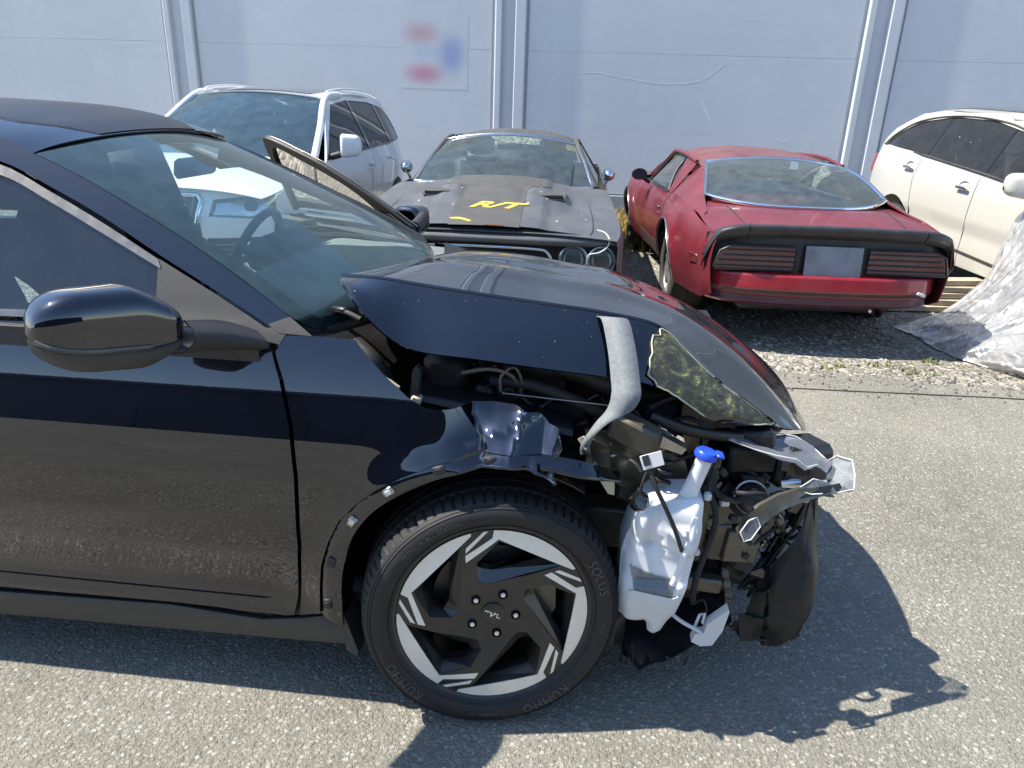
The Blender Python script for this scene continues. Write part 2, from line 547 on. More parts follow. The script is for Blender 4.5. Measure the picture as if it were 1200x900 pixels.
# washer bottle: thin milky polyethylene
def _milky():
    m, nt, b = _mat('milky_plastic')
    b.inputs['Base Color'].default_value = (.82, .84, .86, 1)
    b.inputs['Roughness'].default_value = .32
    b.inputs['Subsurface Weight'].default_value = .35
    b.inputs['Subsurface Radius'].default_value = (.02, .022, .026)
    b.inputs['Subsurface Scale'].default_value = 1.0
    tc = _n(nt, 'ShaderNodeTexCoord'); no = _n(nt, 'ShaderNodeTexNoise', i_Scale=14.0, i_Detail=6.0)
    nt.links.new(tc.outputs['Object'], no.inputs['Vector'])
    rp = _ramp(nt, [(.3, (.58, .60, .62)), (.6, (.74, .76, .78))]); nt.links.new(no.outputs['Fac'], rp.inputs[0]); nt.links.new(rp.outputs[0], b.inputs['Base Color'])
    bp = _n(nt, 'ShaderNodeBump', i_Strength=.25, i_Distance=.006); nt.links.new(no.outputs['Fac'], bp.inputs['Height']); nt.links.new(bp.outputs[0], b.inputs['Normal'])
_milky()
glass('windshield_glass', (.84, .985, .955), ior=1.6, dirt_sheen=.09, dirt_sheen_col=(.34, .58, .58))  # cyan film paints the haze of reflected sky onto the pane
glass('side_glass', (.40, .52, .54), ior=1.85, dirt_sheen=.04, dirt_sheen_col=(.35,.45,.5))
glass('tinted_glass', (.06, .065, .08), ior=1.7, dirt_sheen=.10, dirt_sheen_col=(.3,.32,.36))
glass('old_glass', (.62, .80, .80), ior=1.6, dirt_sheen=.20, dirt_sheen_col=(.36, .45, .46))
glass('audi_glass', (.50, .66, .76), ior=1.95, dirt_sheen=.22, dirt_sheen_col=(.20, .36, .46))  # bluish film puts the sky's reflection into the glass colour
glass('clear_plastic', (.80, .82, .82), ior=1.6, dirt_sheen=.22, dirt_sheen_col=(.72, .76, .82))
glass('lamp_glass', (.85, .87, .86), ior=1.5, dirt_sheen=.18, dirt_sheen_col=(.5, .5, .47))

# scraped hood corner: bare dark primer smeared with yellow paint
def _scrape():
    m, nt, b = _mat('scraped_paint')
    b.inputs['Roughness'].default_value = .45
    tc = _n(nt, 'ShaderNodeTexCoord'); mp = _n(nt, 'ShaderNodeMapping'); mp.inputs['Rotation'].default_value = (0, .6, .5); mp.inputs['Scale'].default_value = (5, 60, 70)
    nt.links.new(tc.outputs['Object'], mp.inputs[0])
    n1 = _n(nt, 'ShaderNodeTexNoise', i_Scale=1.6, i_Detail=9.0, i_Roughness=.72, i_Distortion=1.6)
    nt.links.new(mp.outputs[0], n1.inputs['Vector'])
    n2 = _n(nt, 'ShaderNodeTexNoise', i_Scale=14.0, i_Detail=5.0, i_Distortion=2.5)
    nt.links.new(tc.outputs['Object'], n2.inputs['Vector'])
    mu = _n(nt, 'ShaderNodeMath', operation='MULTIPLY'); nt.links.new(n1.outputs[0], mu.inputs[0]); nt.links.new(n2.outputs[0], mu.inputs[1])
    rp = _ramp(nt, [(.16, (.03, .03, .022)), (.25, (.06, .058, .038)), (.31, (.13, .125, .05)), (.36, (.32, .31, .09)), (.44, (.52, .50, .2))])
    nt.links.new(mu.outputs[0], rp.inputs[0]); nt.links.new(rp.outputs[0], b.inputs['Base Color'])
    bp = _n(nt, 'ShaderNodeBump', i_Strength=.5, i_Distance=.003); nt.links.new(n1.outputs[0], bp.inputs['Height']); nt.links.new(bp.outputs[0], b.inputs['Normal'])
_scrape()

# --- ground
def _asphalt():
    m, nt, b = _mat('asphalt')
    b.inputs['Roughness'].default_value = .85
    b.inputs['Specular IOR Level'].default_value = .25
    tc = _n(nt, 'ShaderNodeTexCoord')
    P = tc.outputs['Object']
    # stones of three sizes set in binder
    def stones(scale, lo, hi, cut):
        v = _n(nt, 'ShaderNodeTexVoronoi', i_Scale=scale, i_Randomness=1.0); nt.links.new(P, v.inputs['Vector'])
        s = _n(nt, 'ShaderNodeSeparateColor'); nt.links.new(v.outputs['Color'], s.inputs[0])
        col = _ramp(nt, [(0, lo), (.55, tuple((a + c)/2 for a, c in zip(lo, hi))), (.86, hi), (1, tuple(min(.8, c*1.3) for c in hi))])
        nt.links.new(s.outputs[0], col.inputs[0])
        d = _ramp(nt, [(cut*.55, 1.0), (cut, 0.0)]); 
        nt.links.new(v.outputs['Distance'], d.inputs[0])
        pick = _n(nt, 'ShaderNodeMath', operation='GREATER_THAN', i_1=.30); nt.links.new(s.outputs[1], pick.inputs[0])
        k = _n(nt, 'ShaderNodeMath', operation='MULTIPLY'); nt.links.new(d.outputs[0], k.inputs[0]); nt.links.new(pick.outputs[0], k.inputs[1])
        return col.outputs[0], k.outputs[0]
    c1, k1 = stones(80.0, (.17, .162, .136), (.345, .329, .277), .62)
    c2, k2 = stones(165.0, (.165, .158, .132), (.32, .307, .258), .62)
    c3, k3 = stones(420.0, (.162, .154, .13), (.286, .276, .233), .7)
    big = _n(nt, 'ShaderNodeTexNoise', i_Scale=.55, i_Detail=7.0, i_Roughness=.62); nt.links.new(P, big.inputs['Vector'])
    bind = _ramp(nt, [(.3, (.155, .149, .127)), (.7, (.225, .216, .184))]); nt.links.new(big.outputs[0], bind.inputs[0])
    last = bind.outputs[0]
    for c, k in ((c3, k3), (c2, k2), (c1, k1)):
        mx = _n(nt, 'ShaderNodeMixRGB'); nt.links.new(k, mx.inputs[0]); nt.links.new(last, mx.inputs[1]); nt.links.new(c, mx.inputs[2]); last = mx.outputs[0]
    # worn and stained zones
    st = _n(nt, 'ShaderNodeTexNoise', i_Scale=1.3, i_Detail=9.0, i_Roughness=.7); nt.links.new(P, st.inputs['Vector'])
    sr = _ramp(nt, [(.25, .70), (.42, .93), (.55, 1.04), (.8, 1.18)]); nt.links.new(st.outputs[0], sr.inputs[0])
    mm = _n(nt, 'ShaderNodeMixRGB', blend_type='MULTIPLY'); mm.inputs[0].default_value = 1.0
    nt.links.new(last, mm.inputs[1]); nt.links.new(sr.outputs[0], mm.inputs[2])
    # soil washed over the surface and a few oil drips
    so = _n(nt, 'ShaderNodeTexNoise', i_Scale=.8, i_Detail=9.0, i_Roughness=.75, i_Distortion=.6); nt.links.new(P, so.inputs['Vector'])
    sk = _ramp(nt, [(.54, 0.0), (.70, .55)]); nt.links.new(so.outputs[0], sk.inputs[0])
    sm = _n(nt, 'ShaderNodeMixRGB'); sm.inputs[2].default_value = (.33, .30, .235, 1); nt.links.new(sk.outputs[0], sm.inputs[0]); nt.links.new(mm.outputs[0], sm.inputs[1])
    ov = _n(nt, 'ShaderNodeTexVoronoi', i_Scale=.9); nt.links.new(P, ov.inputs['Vector'])
    ok_ = _ramp(nt, [(.03, .45), (.09, 0.0)]); nt.links.new(ov.outputs['Distance'], ok_.inputs[0])
    om = _n(nt, 'ShaderNodeMixRGB'); om.inputs[2].default_value = (.06, .056, .05, 1); nt.links.new(ok_.outputs[0], om.inputs[0]); nt.links.new(sm.outputs[0], om.inputs[1])
    nt.links.new(om.outputs[0], b.inputs['Base Color'])
    h1 = _n(nt, 'ShaderNodeMath', operation='MULTIPLY_ADD', i_1=1.0); nt.links.new(k1, h1.inputs[0])
    h2 = _n(nt, 'ShaderNodeMath', operation='MULTIPLY_ADD', i_1=.6); nt.links.new(k2, h2.inputs[0]); nt.links.new(h2.outputs[0], h1.inputs[2])
    h3 = _n(nt, 'ShaderNodeMath', operation='MULTIPLY', i_1=.35); nt.links.new(k3, h3.inputs[0]); nt.links.new(h3.outputs[0], h2.inputs[2])
    bp = _n(nt, 'ShaderNodeBump', i_Strength=.75, i_Distance=.004); nt.links.new(h1.outputs[0], bp.inputs['Height']); nt.links.new(bp.outputs[0], b.inputs['Normal'])
_asphalt()

def _gravel():
    m, nt, b = _mat('gravel_soil')
    b.inputs['Roughness'].default_value = .95
    tc = _n(nt, 'ShaderNodeTexCoord'); P = tc.outputs['Object']
    v = _n(nt, 'ShaderNodeTexVoronoi', i_Scale=38.0); nt.links.new(P, v.inputs['Vector'])
    s = _n(nt, 'ShaderNodeSeparateColor'); nt.links.new(v.outputs['Color'], s.inputs[0])
    c = _ramp(nt, [(0, (.15, .145, .13)), (.5, (.27, .26, .232)), (.85, (.38, .365, .33)), (1, (.55, .53, .49))]); nt.links.new(s.outputs[0], c.inputs[0])
    n = _n(nt, 'ShaderNodeTexNoise', i_Scale=1.1, i_Detail=8.0, i_Roughness=.65); nt.links.new(P, n.inputs['Vector'])
    d = _ramp(nt, [(.35, (.70, .66, .58)), (.65, (1.05, 1.02, .95))]); nt.links.new(n.outputs[0], d.inputs[0])
    mm = _n(nt, 'ShaderNodeMixRGB', blend_type='MULTIPLY'); mm.inputs[0].default_value = 1.0
    nt.links.new(c.outputs[0], mm.inputs[1]); nt.links.new(d.outputs[0], mm.inputs[2]); nt.links.new(mm.outputs[0], b.inputs['Base Color'])
    rp = _ramp(nt, [(.2, 1.0), (.7, 0.0)]); nt.links.new(v.outputs['Distance'], rp.inputs[0])
    bp = _n(nt, 'ShaderNodeBump', i_Strength=.9, i_Distance=.012); nt.links.new(rp.outputs[0], bp.inputs['Height']); nt.links.new(bp.outputs[0], b.inputs['Normal'])
_gravel()
simple('stone_grey', (.26, .25, .225), .9, var=.35, scale=3)
simple('stone_pale', (.42, .40, .35), .9, var=.3, scale=3)
simple('stone_dark', (.09, .085, .075), .9, var=.3, scale=3)
simple('crack_tar', (.022, .021, .02), .8, var=.3)
simple('dry_grass', (.42, .30, .09), .85, var=.3, scale=4)
simple('green_grass', (.16, .20, .05), .8, var=.3, scale=4)
simple('dead_leaf', (.10, .06, .03), .9, var=.3)
# --- wall paint: pale blue-grey, patched, with faint trowel relief
def _wall():
    m, nt, b = _mat('wall_paint')
    b.inputs['Roughness'].default_value = .62
    tc = _n(nt, 'ShaderNodeTexCoord'); P = tc.outputs['Object']
    n = _n(nt, 'ShaderNodeTexNoise', i_Scale=.9, i_Detail=8.0, i_Roughness=.6); nt.links.new(P, n.inputs['Vector'])
    c = _ramp(nt, [(.25, (.515, .54, .575)), (.55, (.55, .572, .605)), (.8, (.585, .605, .635))]); nt.links.new(n.outputs[0], c.inputs[0])
    mp = _n(nt, 'ShaderNodeMapping'); mp.inputs['Rotation'].default_value = (0, .5, 0); mp.inputs['Scale'].default_value = (.5, 1, 3.2); nt.links.new(P, mp.inputs[0])
    n2 = _n(nt, 'ShaderNodeTexNoise', i_Scale=1.6, i_Detail=10.0, i_Roughness=.75, i_Distortion=1.2); nt.links.new(mp.outputs[0], n2.inputs['Vector'])
    k = _ramp(nt, [(.68, 0.0), (.76, .3)]); nt.links.new(n2.outputs[0], k.inputs[0])
    mx = _n(nt, 'ShaderNodeMixRGB'); mx.inputs[2].default_value = (.72, .74, .78, 1)
    nt.links.new(k.outputs[0], mx.inputs[0]); nt.links.new(c.outputs[0], mx.inputs[1])
    n3 = _n(nt, 'ShaderNodeTexNoise', i_Scale=7.0, i_Detail=6.0); nt.links.new(P, n3.inputs['Vector'])
    k3 = _ramp(nt, [(.2, .97), (.5, 1.0), (.8, 1.02)]); nt.links.new(n3.outputs[0], k3.inputs[0])
    mm = _n(nt, 'ShaderNodeMixRGB', blend_type='MULTIPLY'); mm.inputs[0].default_value = 1.0
    nt.links.new(mx.outputs[0], mm.inputs[1]); nt.links.new(k3.outputs[0], mm.inputs[2]); nt.links.new(mm.outputs[0], b.inputs['Base Color'])
    bp = _n(nt, 'ShaderNodeBump', i_Strength=.12, i_Distance=.02); nt.links.new(n2.outputs[0], bp.inputs['Height']); nt.links.new(bp.outputs[0], b.inputs['Normal'])
_wall()
simple('plinth_concrete', (.26, .275, .30), .85, var=.2, scale=6, bump=.3)
simple('smear_white', (.63, .65, .68), .6, var=.1, scale=6)
simple('building_dark', (.05, .052, .055), .8, var=.2, scale=1)
simple('building_trim', (.10, .10, .10), .7, var=.2, scale=1)
# ------------------------------------------------------------------ ground
rng = np.random.default_rng(7)
def flat(name, poly, z, mat, parent=None):
    return finish(name, [(x, y, z) for x, y in poly], [tuple(range(len(poly)))], mat, parent, smooth=False)

ground = flat('ground', [(-90, -90), (90, -90), (90, 90), (-90, 90)], 0.0, MATS['gravel_soil'])
tag(ground, kind='structure')
_xs = np.linspace(-30, 30, 600)
_edge = 4.62 + .10*np.sin(_xs*.9 + 1) + .05*np.sin(_xs*3.7) + np.cumsum(rng.normal(0, .012, 600))*.3 + rng.normal(0, .03, 600)
asphalt = flat('asphalt_lot', [(-30, -40), (30, -40)] + [(x, y) for x, y in zip(_xs[::-1], _edge[::-1])], .004, MATS['asphalt'])
tag(asphalt, kind='structure')
# tar-black joint running across the lot
_cx = np.linspace(-8, 7, 160); _cy = 4.21 - .033*(_cx - 1.7) + np.cumsum(rng.normal(0, .004, 160)) * .6
_w = .006 + .004*rng.random(160)
finish('asphalt_crack', np.array([(x, y - w, .0075) for x, y, w in zip(_cx, _cy, _w)] + [(x, y + w, .0075) for x, y, w in zip(_cx, _cy, _w)]),
       [(i, i + 1, 161 + i, 160 + i) for i in range(159)], MATS['crack_tar'], asphalt, smooth=False)

ICO = None
def pebbles(name, mat, n, area, smin, smax, kindlabel, label, cat, dens=None, z0=0.0):
    V = []; Fc = []
    b = np.array([(1, 0, 0), (-1, 0, 0), (0, 1, 0), (0, -1, 0), (0, 0, 1), (0, 0, -.4)], float)
    fs = [(0, 2, 4), (2, 1, 4), (1, 3, 4), (3, 0, 4), (2, 0, 5), (1, 2, 5), (3, 1, 5), (0, 3, 5)]
    k = 0
    while k < n:
        x = rng.uniform(area[0], area[1]); y = rng.uniform(area[2], area[3])
        if dens is not None and rng.random() > dens(x, y): continue
        s = smin + (smax - smin)*rng.random()**2.5
        sc = np.array([1, rng.uniform(.6, 1), rng.uniform(.35, .75)])*s
        a = rng.uniform(0, 6.28); c, q = math.cos(a), math.sin(a)
        P = (b + rng.normal(0, .16, b.shape))*sc
        P = P @ np.array([[c, q, 0], [-q, c, 0], [0, 0, 1]]) + np.array([x, y, z0 + s*.12])
        o = len(V); V += P.tolist(); Fc += [tuple(i + o for i in f) for f in fs]
        k += 1
    o = finish(name, V, Fc, mat, smooth=False)
    return tag(o, label, cat, kind='stuff')
def _dg(x, y):
    e = 4.62
    return min(1, max(.0, (y - e + .34)*1.6)) * (1 if x < 2.6 else .8)
pebbles('grey_gravel', MATS['stone_grey'], 6500, (.2, 4.6, 4.25, 9.5), .006, .028, 'gravel', 'loose grey gravel around the parked cars', 'gravel', _dg)
pebbles('pale_gravel', MATS['stone_pale'], 2600, (.2, 4.6, 4.2, 9.5), .005, .024, 'gravel', 'pale stones scattered over the gravel strip', 'gravel', _dg)
pebbles('dark_grit', MATS['stone_dark'], 900, (1.3, 5.0, 3.9, 5.0), .004, .016, 'grit', 'dark grit and crumbs along the edge of the asphalt', 'grit', lambda x, y: math.exp(-((y - 4.42)/.22)**2), .004)
pebbles('loose_grit', MATS['stone_grey'], 260, (-1.6, 3.6, .9, 4.3), .002, .006, 'grit', 'few loose stone crumbs lying on the asphalt', 'grit', None, .004)

def blades(name, mat, n, sampler, hmin, hmax, label, cat):
    V = []; Fc = []
    for _ in range(n):
        x, y = sampler(); h = rng.uniform(hmin, hmax); a = rng.uniform(0, 6.28); w = .004 + .004*rng.random()
        lean = rng.uniform(.1, .7)*h; b = rng.uniform(0, 6.28)
        dx, dy = math.cos(a)*w, math.sin(a)*w; lx, ly = math.cos(b)*lean, math.sin(b)*lean
        o = len(V)
        V += [(x - dx, y - dy, 0), (x + dx, y + dy, 0), (x + dx*.8 + lx*.35, y + dy*.8 + ly*.35, h*.6), (x - dx*.8 + lx*.35, y - dy*.8 + ly*.35, h*.6), (x + lx, y + ly, h)]
        Fc += [(o, o + 1, o + 2, o + 3), (o + 3, o + 2, o + 4)]
    return tag(finish(name, V, Fc, mat, smooth=False), label, cat, kind='stuff')
def _gs():
    while True:
        x = rng.uniform(.3, 2.4); y = rng.uniform(7.6, 12.0)
        d = math.exp(-((y - (10.4 + .3*math.sin(x*5)))/1.25)**2)
        if rng.random() < d: return x, y
blades('dry_grass', MATS['dry_grass'], 5200, _gs, .05, .20, 'dry yellow grass growing at the foot of the wall', 'grass')
blades('green_weeds', MATS['green_grass'], 1300, _gs, .04, .15, 'green weeds mixed into the dry grass by the wall', 'weeds')
def _gs2():
    t = rng.integers(0, 5); c = [(2.5, 4.75), (2.15, 4.68), (2.7, 4.62), (1.95, 5.05), (2.9, 4.85)][t]
    return c[0] + rng.normal(0, .07), c[1] + rng.normal(0, .035)
blades('low_weeds', MATS['green_grass'], 160, _gs2, .01, .035, 'low green weeds in the gravel in the shade of the red car', 'weeds')

# ------------------------------------------------------------------ wall
wall = empty('concrete_wall', (-.19, 12.414, 0), R(-7.03))
tag(wall, 'tall pale blue-grey painted concrete wall with ribbed pilasters behind the cars', 'wall')
SP = 5.4; WH = 6.2
PIL = [-3, -2, -1, 0, 1, 2, 3]
for k in range(-3, 3):
    x0, x1 = k*SP + .265, (k + 1)*SP - .31
    for (z0, z1) in ((.30, 2.3795), (2.3805, WH)):
        box('wall_panel', ((x0 + x1)/2, .10, (z0 + z1)/2), (x1 - x0, .2, z1 - z0), MATS['wall_paint'], wall, bev=.003)
box('plinth', (0, .06, .14), (6*SP, .20, .28), MATS['plinth_concrete'], wall, bev=.01)
box('wall_core', (0, .165, WH/2), (6*SP + .6, .25, WH), MATS['wall_paint'], wall, bev=.01)
for k in PIL:
    c = k*SP
    p = MB().prism([(c - .257, .25), (c - .257, -.045), (c - .238, -.062), (c - .165, -.062), (c - .152, -.048), (c - .152, .25)], 'z', .29, WH)
    p.prism([(c + .044, .25), (c + .044, -.03), (c + .068, -.062), (c + .205, -.062), (c + .22, -.045), (c + .22, .25)], 'z', .29, WH)
    p.prism([(c - .153, .03), (c + .045, .03), (c + .045, .25), (c - .153, .25)], 'z', .29, WH)
    p.build('pilaster', MATS['wall_paint'], wall, smooth=False)
# repaired cracks and scuffs raised in pale filler on the panel right of the middle pilaster
def smear(pts, w, name='plaster_smear'):
    P = crom([(x, -.0006, z) for x, z in pts], 6)
    rad = .42*w*(.35 + .65*np.abs(np.sin(np.linspace(.2, 2.9, len(P)) + rng.normal(0, .25, len(P)))))
    m = MB(); V = []; Fc = []
    T = np.gradient(P, axis=0); T /= np.linalg.norm(T, axis=1, keepdims=True)
    S = np.stack([-T[:, 2], 0*T[:, 0], T[:, 0]], 1)
    for p, s, r_ in zip(P, S, rad): V += [p + s*r_, p + np.array([0, -.0008, 0]), p - s*r_]
    for i in range(len(P) - 1):
        for j in range(2): Fc.append((3*i + j, 3*i + j + 1, 3*i + j + 4, 3*i + j + 3))
    return finish(name, V, Fc, MATS['smear_white'], wall)
smear([(.33, 2.73), (.55, 2.45), (.80, 2.17), (.82, 2.13)], .008)
smear([(.60, 1.97), (.82, 2.10), (1.10, 2.09), (1.34, 2.10), (1.8, 2.03), (2.39, 1.97), (2.9, 2.03), (3.24, 2.27)], .016)
smear([(2.92, 1.84), (3.02, 1.62), (3.1, 1.5)], .03)
smear([(2.98, 1.72), (3.12, 1.45), (3.18, 1.30)], .022)
smear([(4.1, 1.28), (4.2, 1.2), (4.32, 1.22)], .018)
smear([(.52, 1.5), (.6, 1.3), (.68, 1.05)], .012)

# blurred wall sign, flat board
def _sign_mat():
    m = MATS['wall_paint'].copy(); m.name = 'wall_sign_print'; nt = m.node_tree; b = nt.nodes['Principled BSDF']
    tc = _n(nt, 'ShaderNodeTexCoord'); last = b.inputs['Base Color'].links[0].from_socket
    def blob(cx, cz, sx, sz, col, amt):
        nonlocal last
        mp = _n(nt, 'ShaderNodeMapping'); mp.vector_type = 'POINT'
        mp.inputs['Location'].default_value = (-cx/sx, 0, -cz/sz); mp.inputs['Scale'].default_value = (1/sx, 0, 1/sz)
        nt.links.new(tc.outputs['Object'], mp.inputs[0])
        ln = _n(nt, 'ShaderNodeVectorMath', operation='LENGTH'); nt.links.new(mp.outputs[0], ln.inputs[0])
        rp = _ramp(nt, [(.1, amt), (1.0, 0.0)], 'EASE'); nt.links.new(ln.outputs['Value'], rp.inputs[0])
        mx = _n(nt, 'ShaderNodeMixRGB'); mx.inputs[2].default_value = tuple(col) + (1,)
        nt.links.new(rp.outputs[0], mx.inputs[0]); nt.links.new(last, mx.inputs[1]); last = mx.outputs[0]
    blob(-.20, .27, .42, .24, (.50, .20, .24), .55)
    blob(-.16, -.31, .46, .24, (.52, .15, .24), .7)
    blob(-.15, .0, .34, .2, (.38, .47, .60), .5)
    blob(.28, -.02, .34, .42, (.20, .27, .52), .7)
    nt.links.new(last, b.inputs['Base Color'])
    return m
sg = empty('wall_sign', (0, 0, 0)); sg.parent = None
_wm = Matrix.Translation((-.19, 12.414, 0)) @ Matrix.Rotation(R(-7.03), 4, 'Z')
bpy.data.objects.remove(sg)
sgn = finish('wall_sign', [(-.54, 0, -.525), (.54, 0, -.525), (.54, 0, .525), (-.54, 0, .525)], [(0, 1, 2, 3)], _sign_mat(), smooth=False)
sgn.matrix_world = _wm @ Matrix.Translation((-1.22, -.0015, 2.32))
tag(sgn, 'small blurred red and blue sign on the pale wall left of the middle pilaster', 'sign')

# low dark building across the lot behind the photographer, seen only mirrored in the black paint
bld = empty('warehouse', (0, -13, 0)); tag(bld, 'long low dark warehouse across the lot, mirrored in the black door', 'building')
box('wall', (0, -3, 1.9), (44, 6, 3.8), MATS['building_dark'], bld, bev=.02)
box('roof', (0, -3, 3.9), (45, 6.6, .2), MATS['building_trim'], bld, bev=.02)
for k in range(-4, 5):
    d = box('roller_door', (k*4.6, .03, 1.35), (3.2, .08, 2.7), MATS['building_dark'], bld, bev=.01)
# ------------------------------------------------------------------ damaged black car
# local frame: x forward from the front axle, y to the car's left (away from the photographer), z up; y = 0 is the right flank
_prof = pchip([.16, .27, .285, .33, .40, .48, .58, .68, .78, .88, .96, 1.03, 1.07],
              [.06, .030, .034, .046, .034, .012, .000, .001, .014, .040, .066, .098, .122])
_prof0 = pchip([.16, .27, .40, .58, .68, .78, .88, .96, 1.03, 1.07],
              [.03, .012, .004, .000, .001, .014, .040, .066, .098, .122])
def side_y(x, z):
    x = np.asarray(x, float); z = np.asarray(z, float)
    zl = np.minimum(z, 1.07)
    k = sstep(-.38, -.62, x)
    y = _prof(zl)*k + _prof0(zl)*(1 - k)
    zz = np.maximum(z - 1.07, 0)
    y = y + zz*.50 + zz*zz*.22
    y = y + np.where(x > .2, .34*(x - .2)**2, 0) + np.where(x < -2.4, .10*(x + 2.4)**2, 0)
    r = np.hypot(x, z - .34)
    y = y - .014*np.exp(-((r - .43)/.055)**2)*(z < .9)
    return y
def crumple(x, z):
    """dents of the front fender: top folded over, a pushed-in pocket and sharp ridges"""
    a = sstep(-.16, -.02, x)
    f = a*np.maximum(z - .745, 0)*.75
    d1 = (x + .055) + .35*(z - .80)
    f = f + .034*np.exp(-np.abs(d1)/.030)*sstep(.72, .80, z)
    d2 = (x - .035) - .25*(z - .80)
    f = f - .024*np.exp(-np.abs(d2)/.022)*sstep(.74, .82, z)
    d3 = (x - .10) + .1*(z - .80)
    f = f + .024*np.exp(-np.abs(d3)/.026)*sstep(.73, .80, z)
    d4 = (z - .815) - .35*(x + .05)
    f = f - .010*a*np.exp(-np.abs(d4)/.012)
    f = f - .045*sstep(.12, .17, x)*sstep(.70, .80, z)
    f = f + a*.006*np.sin(38*x + 22*z)*np.exp(-((z - .80)/.10)**2)
    f = f + .008*np.exp(-((x + .16)/.05)**2 - ((z - .80)/.05)**2)
    w = sstep(-.02, .10, x)*np.exp(-((z - .755)/.03)**2)
    f = f + w*.006*np.sin(120*x)
    return f
def flank(x, z): return np.stack([x, side_y(x, z), z], -1)
def fender_fn(x, z): return np.stack([x, side_y(x, z) + crumple(x, z), z], -1)
CY = 0.92                                   # centre line
car = empty('damaged_car', (-.027, 1.551, 0), R(-5.5))
tag(car, 'black car with a smashed front corner and hood taped down, nearest to the viewer', 'car')
PB = MATS['paint_black']
OUT_Y = (0, -1, 0)

# -- right flank ---------------------------------------------------------------
DOOR = [(-1.62, 1.014), (-1.281, 1.024), (-1.01, 1.035), (-.766, 1.037), (-.611, 1.021), (-.570, .997), (-.545, .933), (-.516, .825), (-.504, .699), (-.510, .5), (-.534, .318), (-.544, .266), (-.583, .255), (-.632, .254), (-.764, .263), (-.898, .265), (-1.15, .261), (-1.407, .255), (-1.60, .250), (-1.66, .45), (-1.66, .8)]
panel('front_door', flank, DOOR, PB, car, res=.022, thick=.02, hint=OUT_Y)
RDOOR = [(-1.628, 1.014), (-1.668, .8), (-1.668, .45), (-1.608, .25), (-2.05, .25), (-2.28, .33), (-2.36, .55), (-2.50, .72), (-2.62, .80), (-2.66, 1.0), (-2.3, 1.008)]
panel('rear_door', flank, RDOOR, PB, car, res=.04, thick=.02, hint=OUT_Y)
_arc = [(-2.88 + .39*math.cos(R(a)), .34 + .39*math.sin(R(a))) for a in np.linspace(160, 10, 16)]
QUART = [(-2.668, 1.0), (-2.628, .80), (-2.508, .72), (-2.40, .58)] + [(-2.88 + .40*math.cos(R(a)), .34 + .40*math.sin(R(a))) for a in np.linspace(30, 175, 16)] + [(-3.4, .28), (-3.62, .30), (-3.72, .6), (-3.70, .9), (-3.6, 1.02), (-3.2, 1.03)]
panel('rear_quarter', flank, QUART, PB, car, res=.04, thick=.01, hint=OUT_Y)

FEND = [(-.561, 1.032), (-.463, 1.035), (-.365, 1.033), (-.347, 1.014), (-.322, .992), (-.31, .981), (-.288, .960), (-.265, .943), (-.226, .913), (-.185, .892), (-.117, .883), (-.051, .882), (.027, .878), (.060, .868), (.084, .866), (.112, .846), (.14, .842), (.146, .812), (.138, .792),
        (.124, .787), (.013, .791), (-.08, .783), (-.16, .760), (-.235, .725), (-.295, .689), (-.348, .643), (-.393, .592), (-.425, .525), (-.449, .449), (-.460, .37), (-.466, .291), (-.527, .268),
        (-.524, .318), (-.499, .5), (-.493, .699), (-.505, .825), (-.534, .933), (-.558, .99)]
fender = panel('front_fender', fender_fn, FEND, PB, car, res=.011, thick=.002, hint=OUT_Y)
# bare flange round the wheel arch where the cladding was torn off
_AO = crom([(-.4685, .291), (-.4515, .449), (-.396, .592), (-.298, .6875), (-.162, .7575), (.012, .788), (.124, .784)], 8)
_AI = crom([(.137, .742), (.035, .765), (-.128, .736), (-.275, .656), (-.353, .567), (-.387, .471), (-.401, .389), (-.406, .262)], 8)
def flange_fn(x, z): return np.stack([x, side_y(x, z) + crumple(x, z) + .007 - .004*np.sin(np.clip((np.hypot(x, z - .34) - .41)/.05, 0, 1)*3.14), z], -1)
flange = panel('arch_flange', flange_fn, list(_AO) + list(_AI), PB, car, res=.011, thick=.002, hint=OUT_Y)
_rim_in = [tuple(flange_fn(np.array(p[0]), np.array(p[1]))) for p in _AI]
tube('arch_lip', [(p[0], p[1] + .004, p[2]) for p in _rim_in], .005, PB, car, 6)
for cx, cz in [(-.022, .773), (-.141, .752), (-.263, .688), (-.357, .597), (-.418, .469), (-.438, .333)]:
    y = float(flange_fn(np.array(cx), np.array(cz))[1])
    a = math.atan2(cz - .34, cx)
    c = box('cladding_clip', (cx, y - .001, cz), (.030, .010, .022), MATS['disc_steel' if (cx in (-.263, -.357)) else 'matte_plastic'], car, rot=(0, -(a - math.pi/2), 0), bev=.003)
    box('clip_hole', (cx, y - .0055, cz), (.015, .004, .012), MATS['print_dark' if cx not in (-.263, -.357) else 'tag_white'], c, rot=(0, -(a - math.pi/2), 0), bev=.001)
# bent tip of the fender in front of the arch
_ts = bicubic([[(.10, .035, .800), (.20, .055, .778), (.292, .115, .728)], [(.10, .012, .772), (.205, .020, .752), (.296, .085, .716)], [(.11, .035, .750), (.20, .05, .730), (.292, .105, .708)]])
gridsurf('fender_tip', _ts, 10, 24, PB, car, thick=.003, hint=OUT_Y)
_tl = bicubic([[(.09, .05, .755), (.19, .06, .735), (.29, .11, .71)], [(.11, .14, .70), (.2, .15, .69), (.30, .2, .672)]])
gridsurf('arch_liner_edge', _tl, 6, 14, MATS['black_plastic'], car, thick=.004)
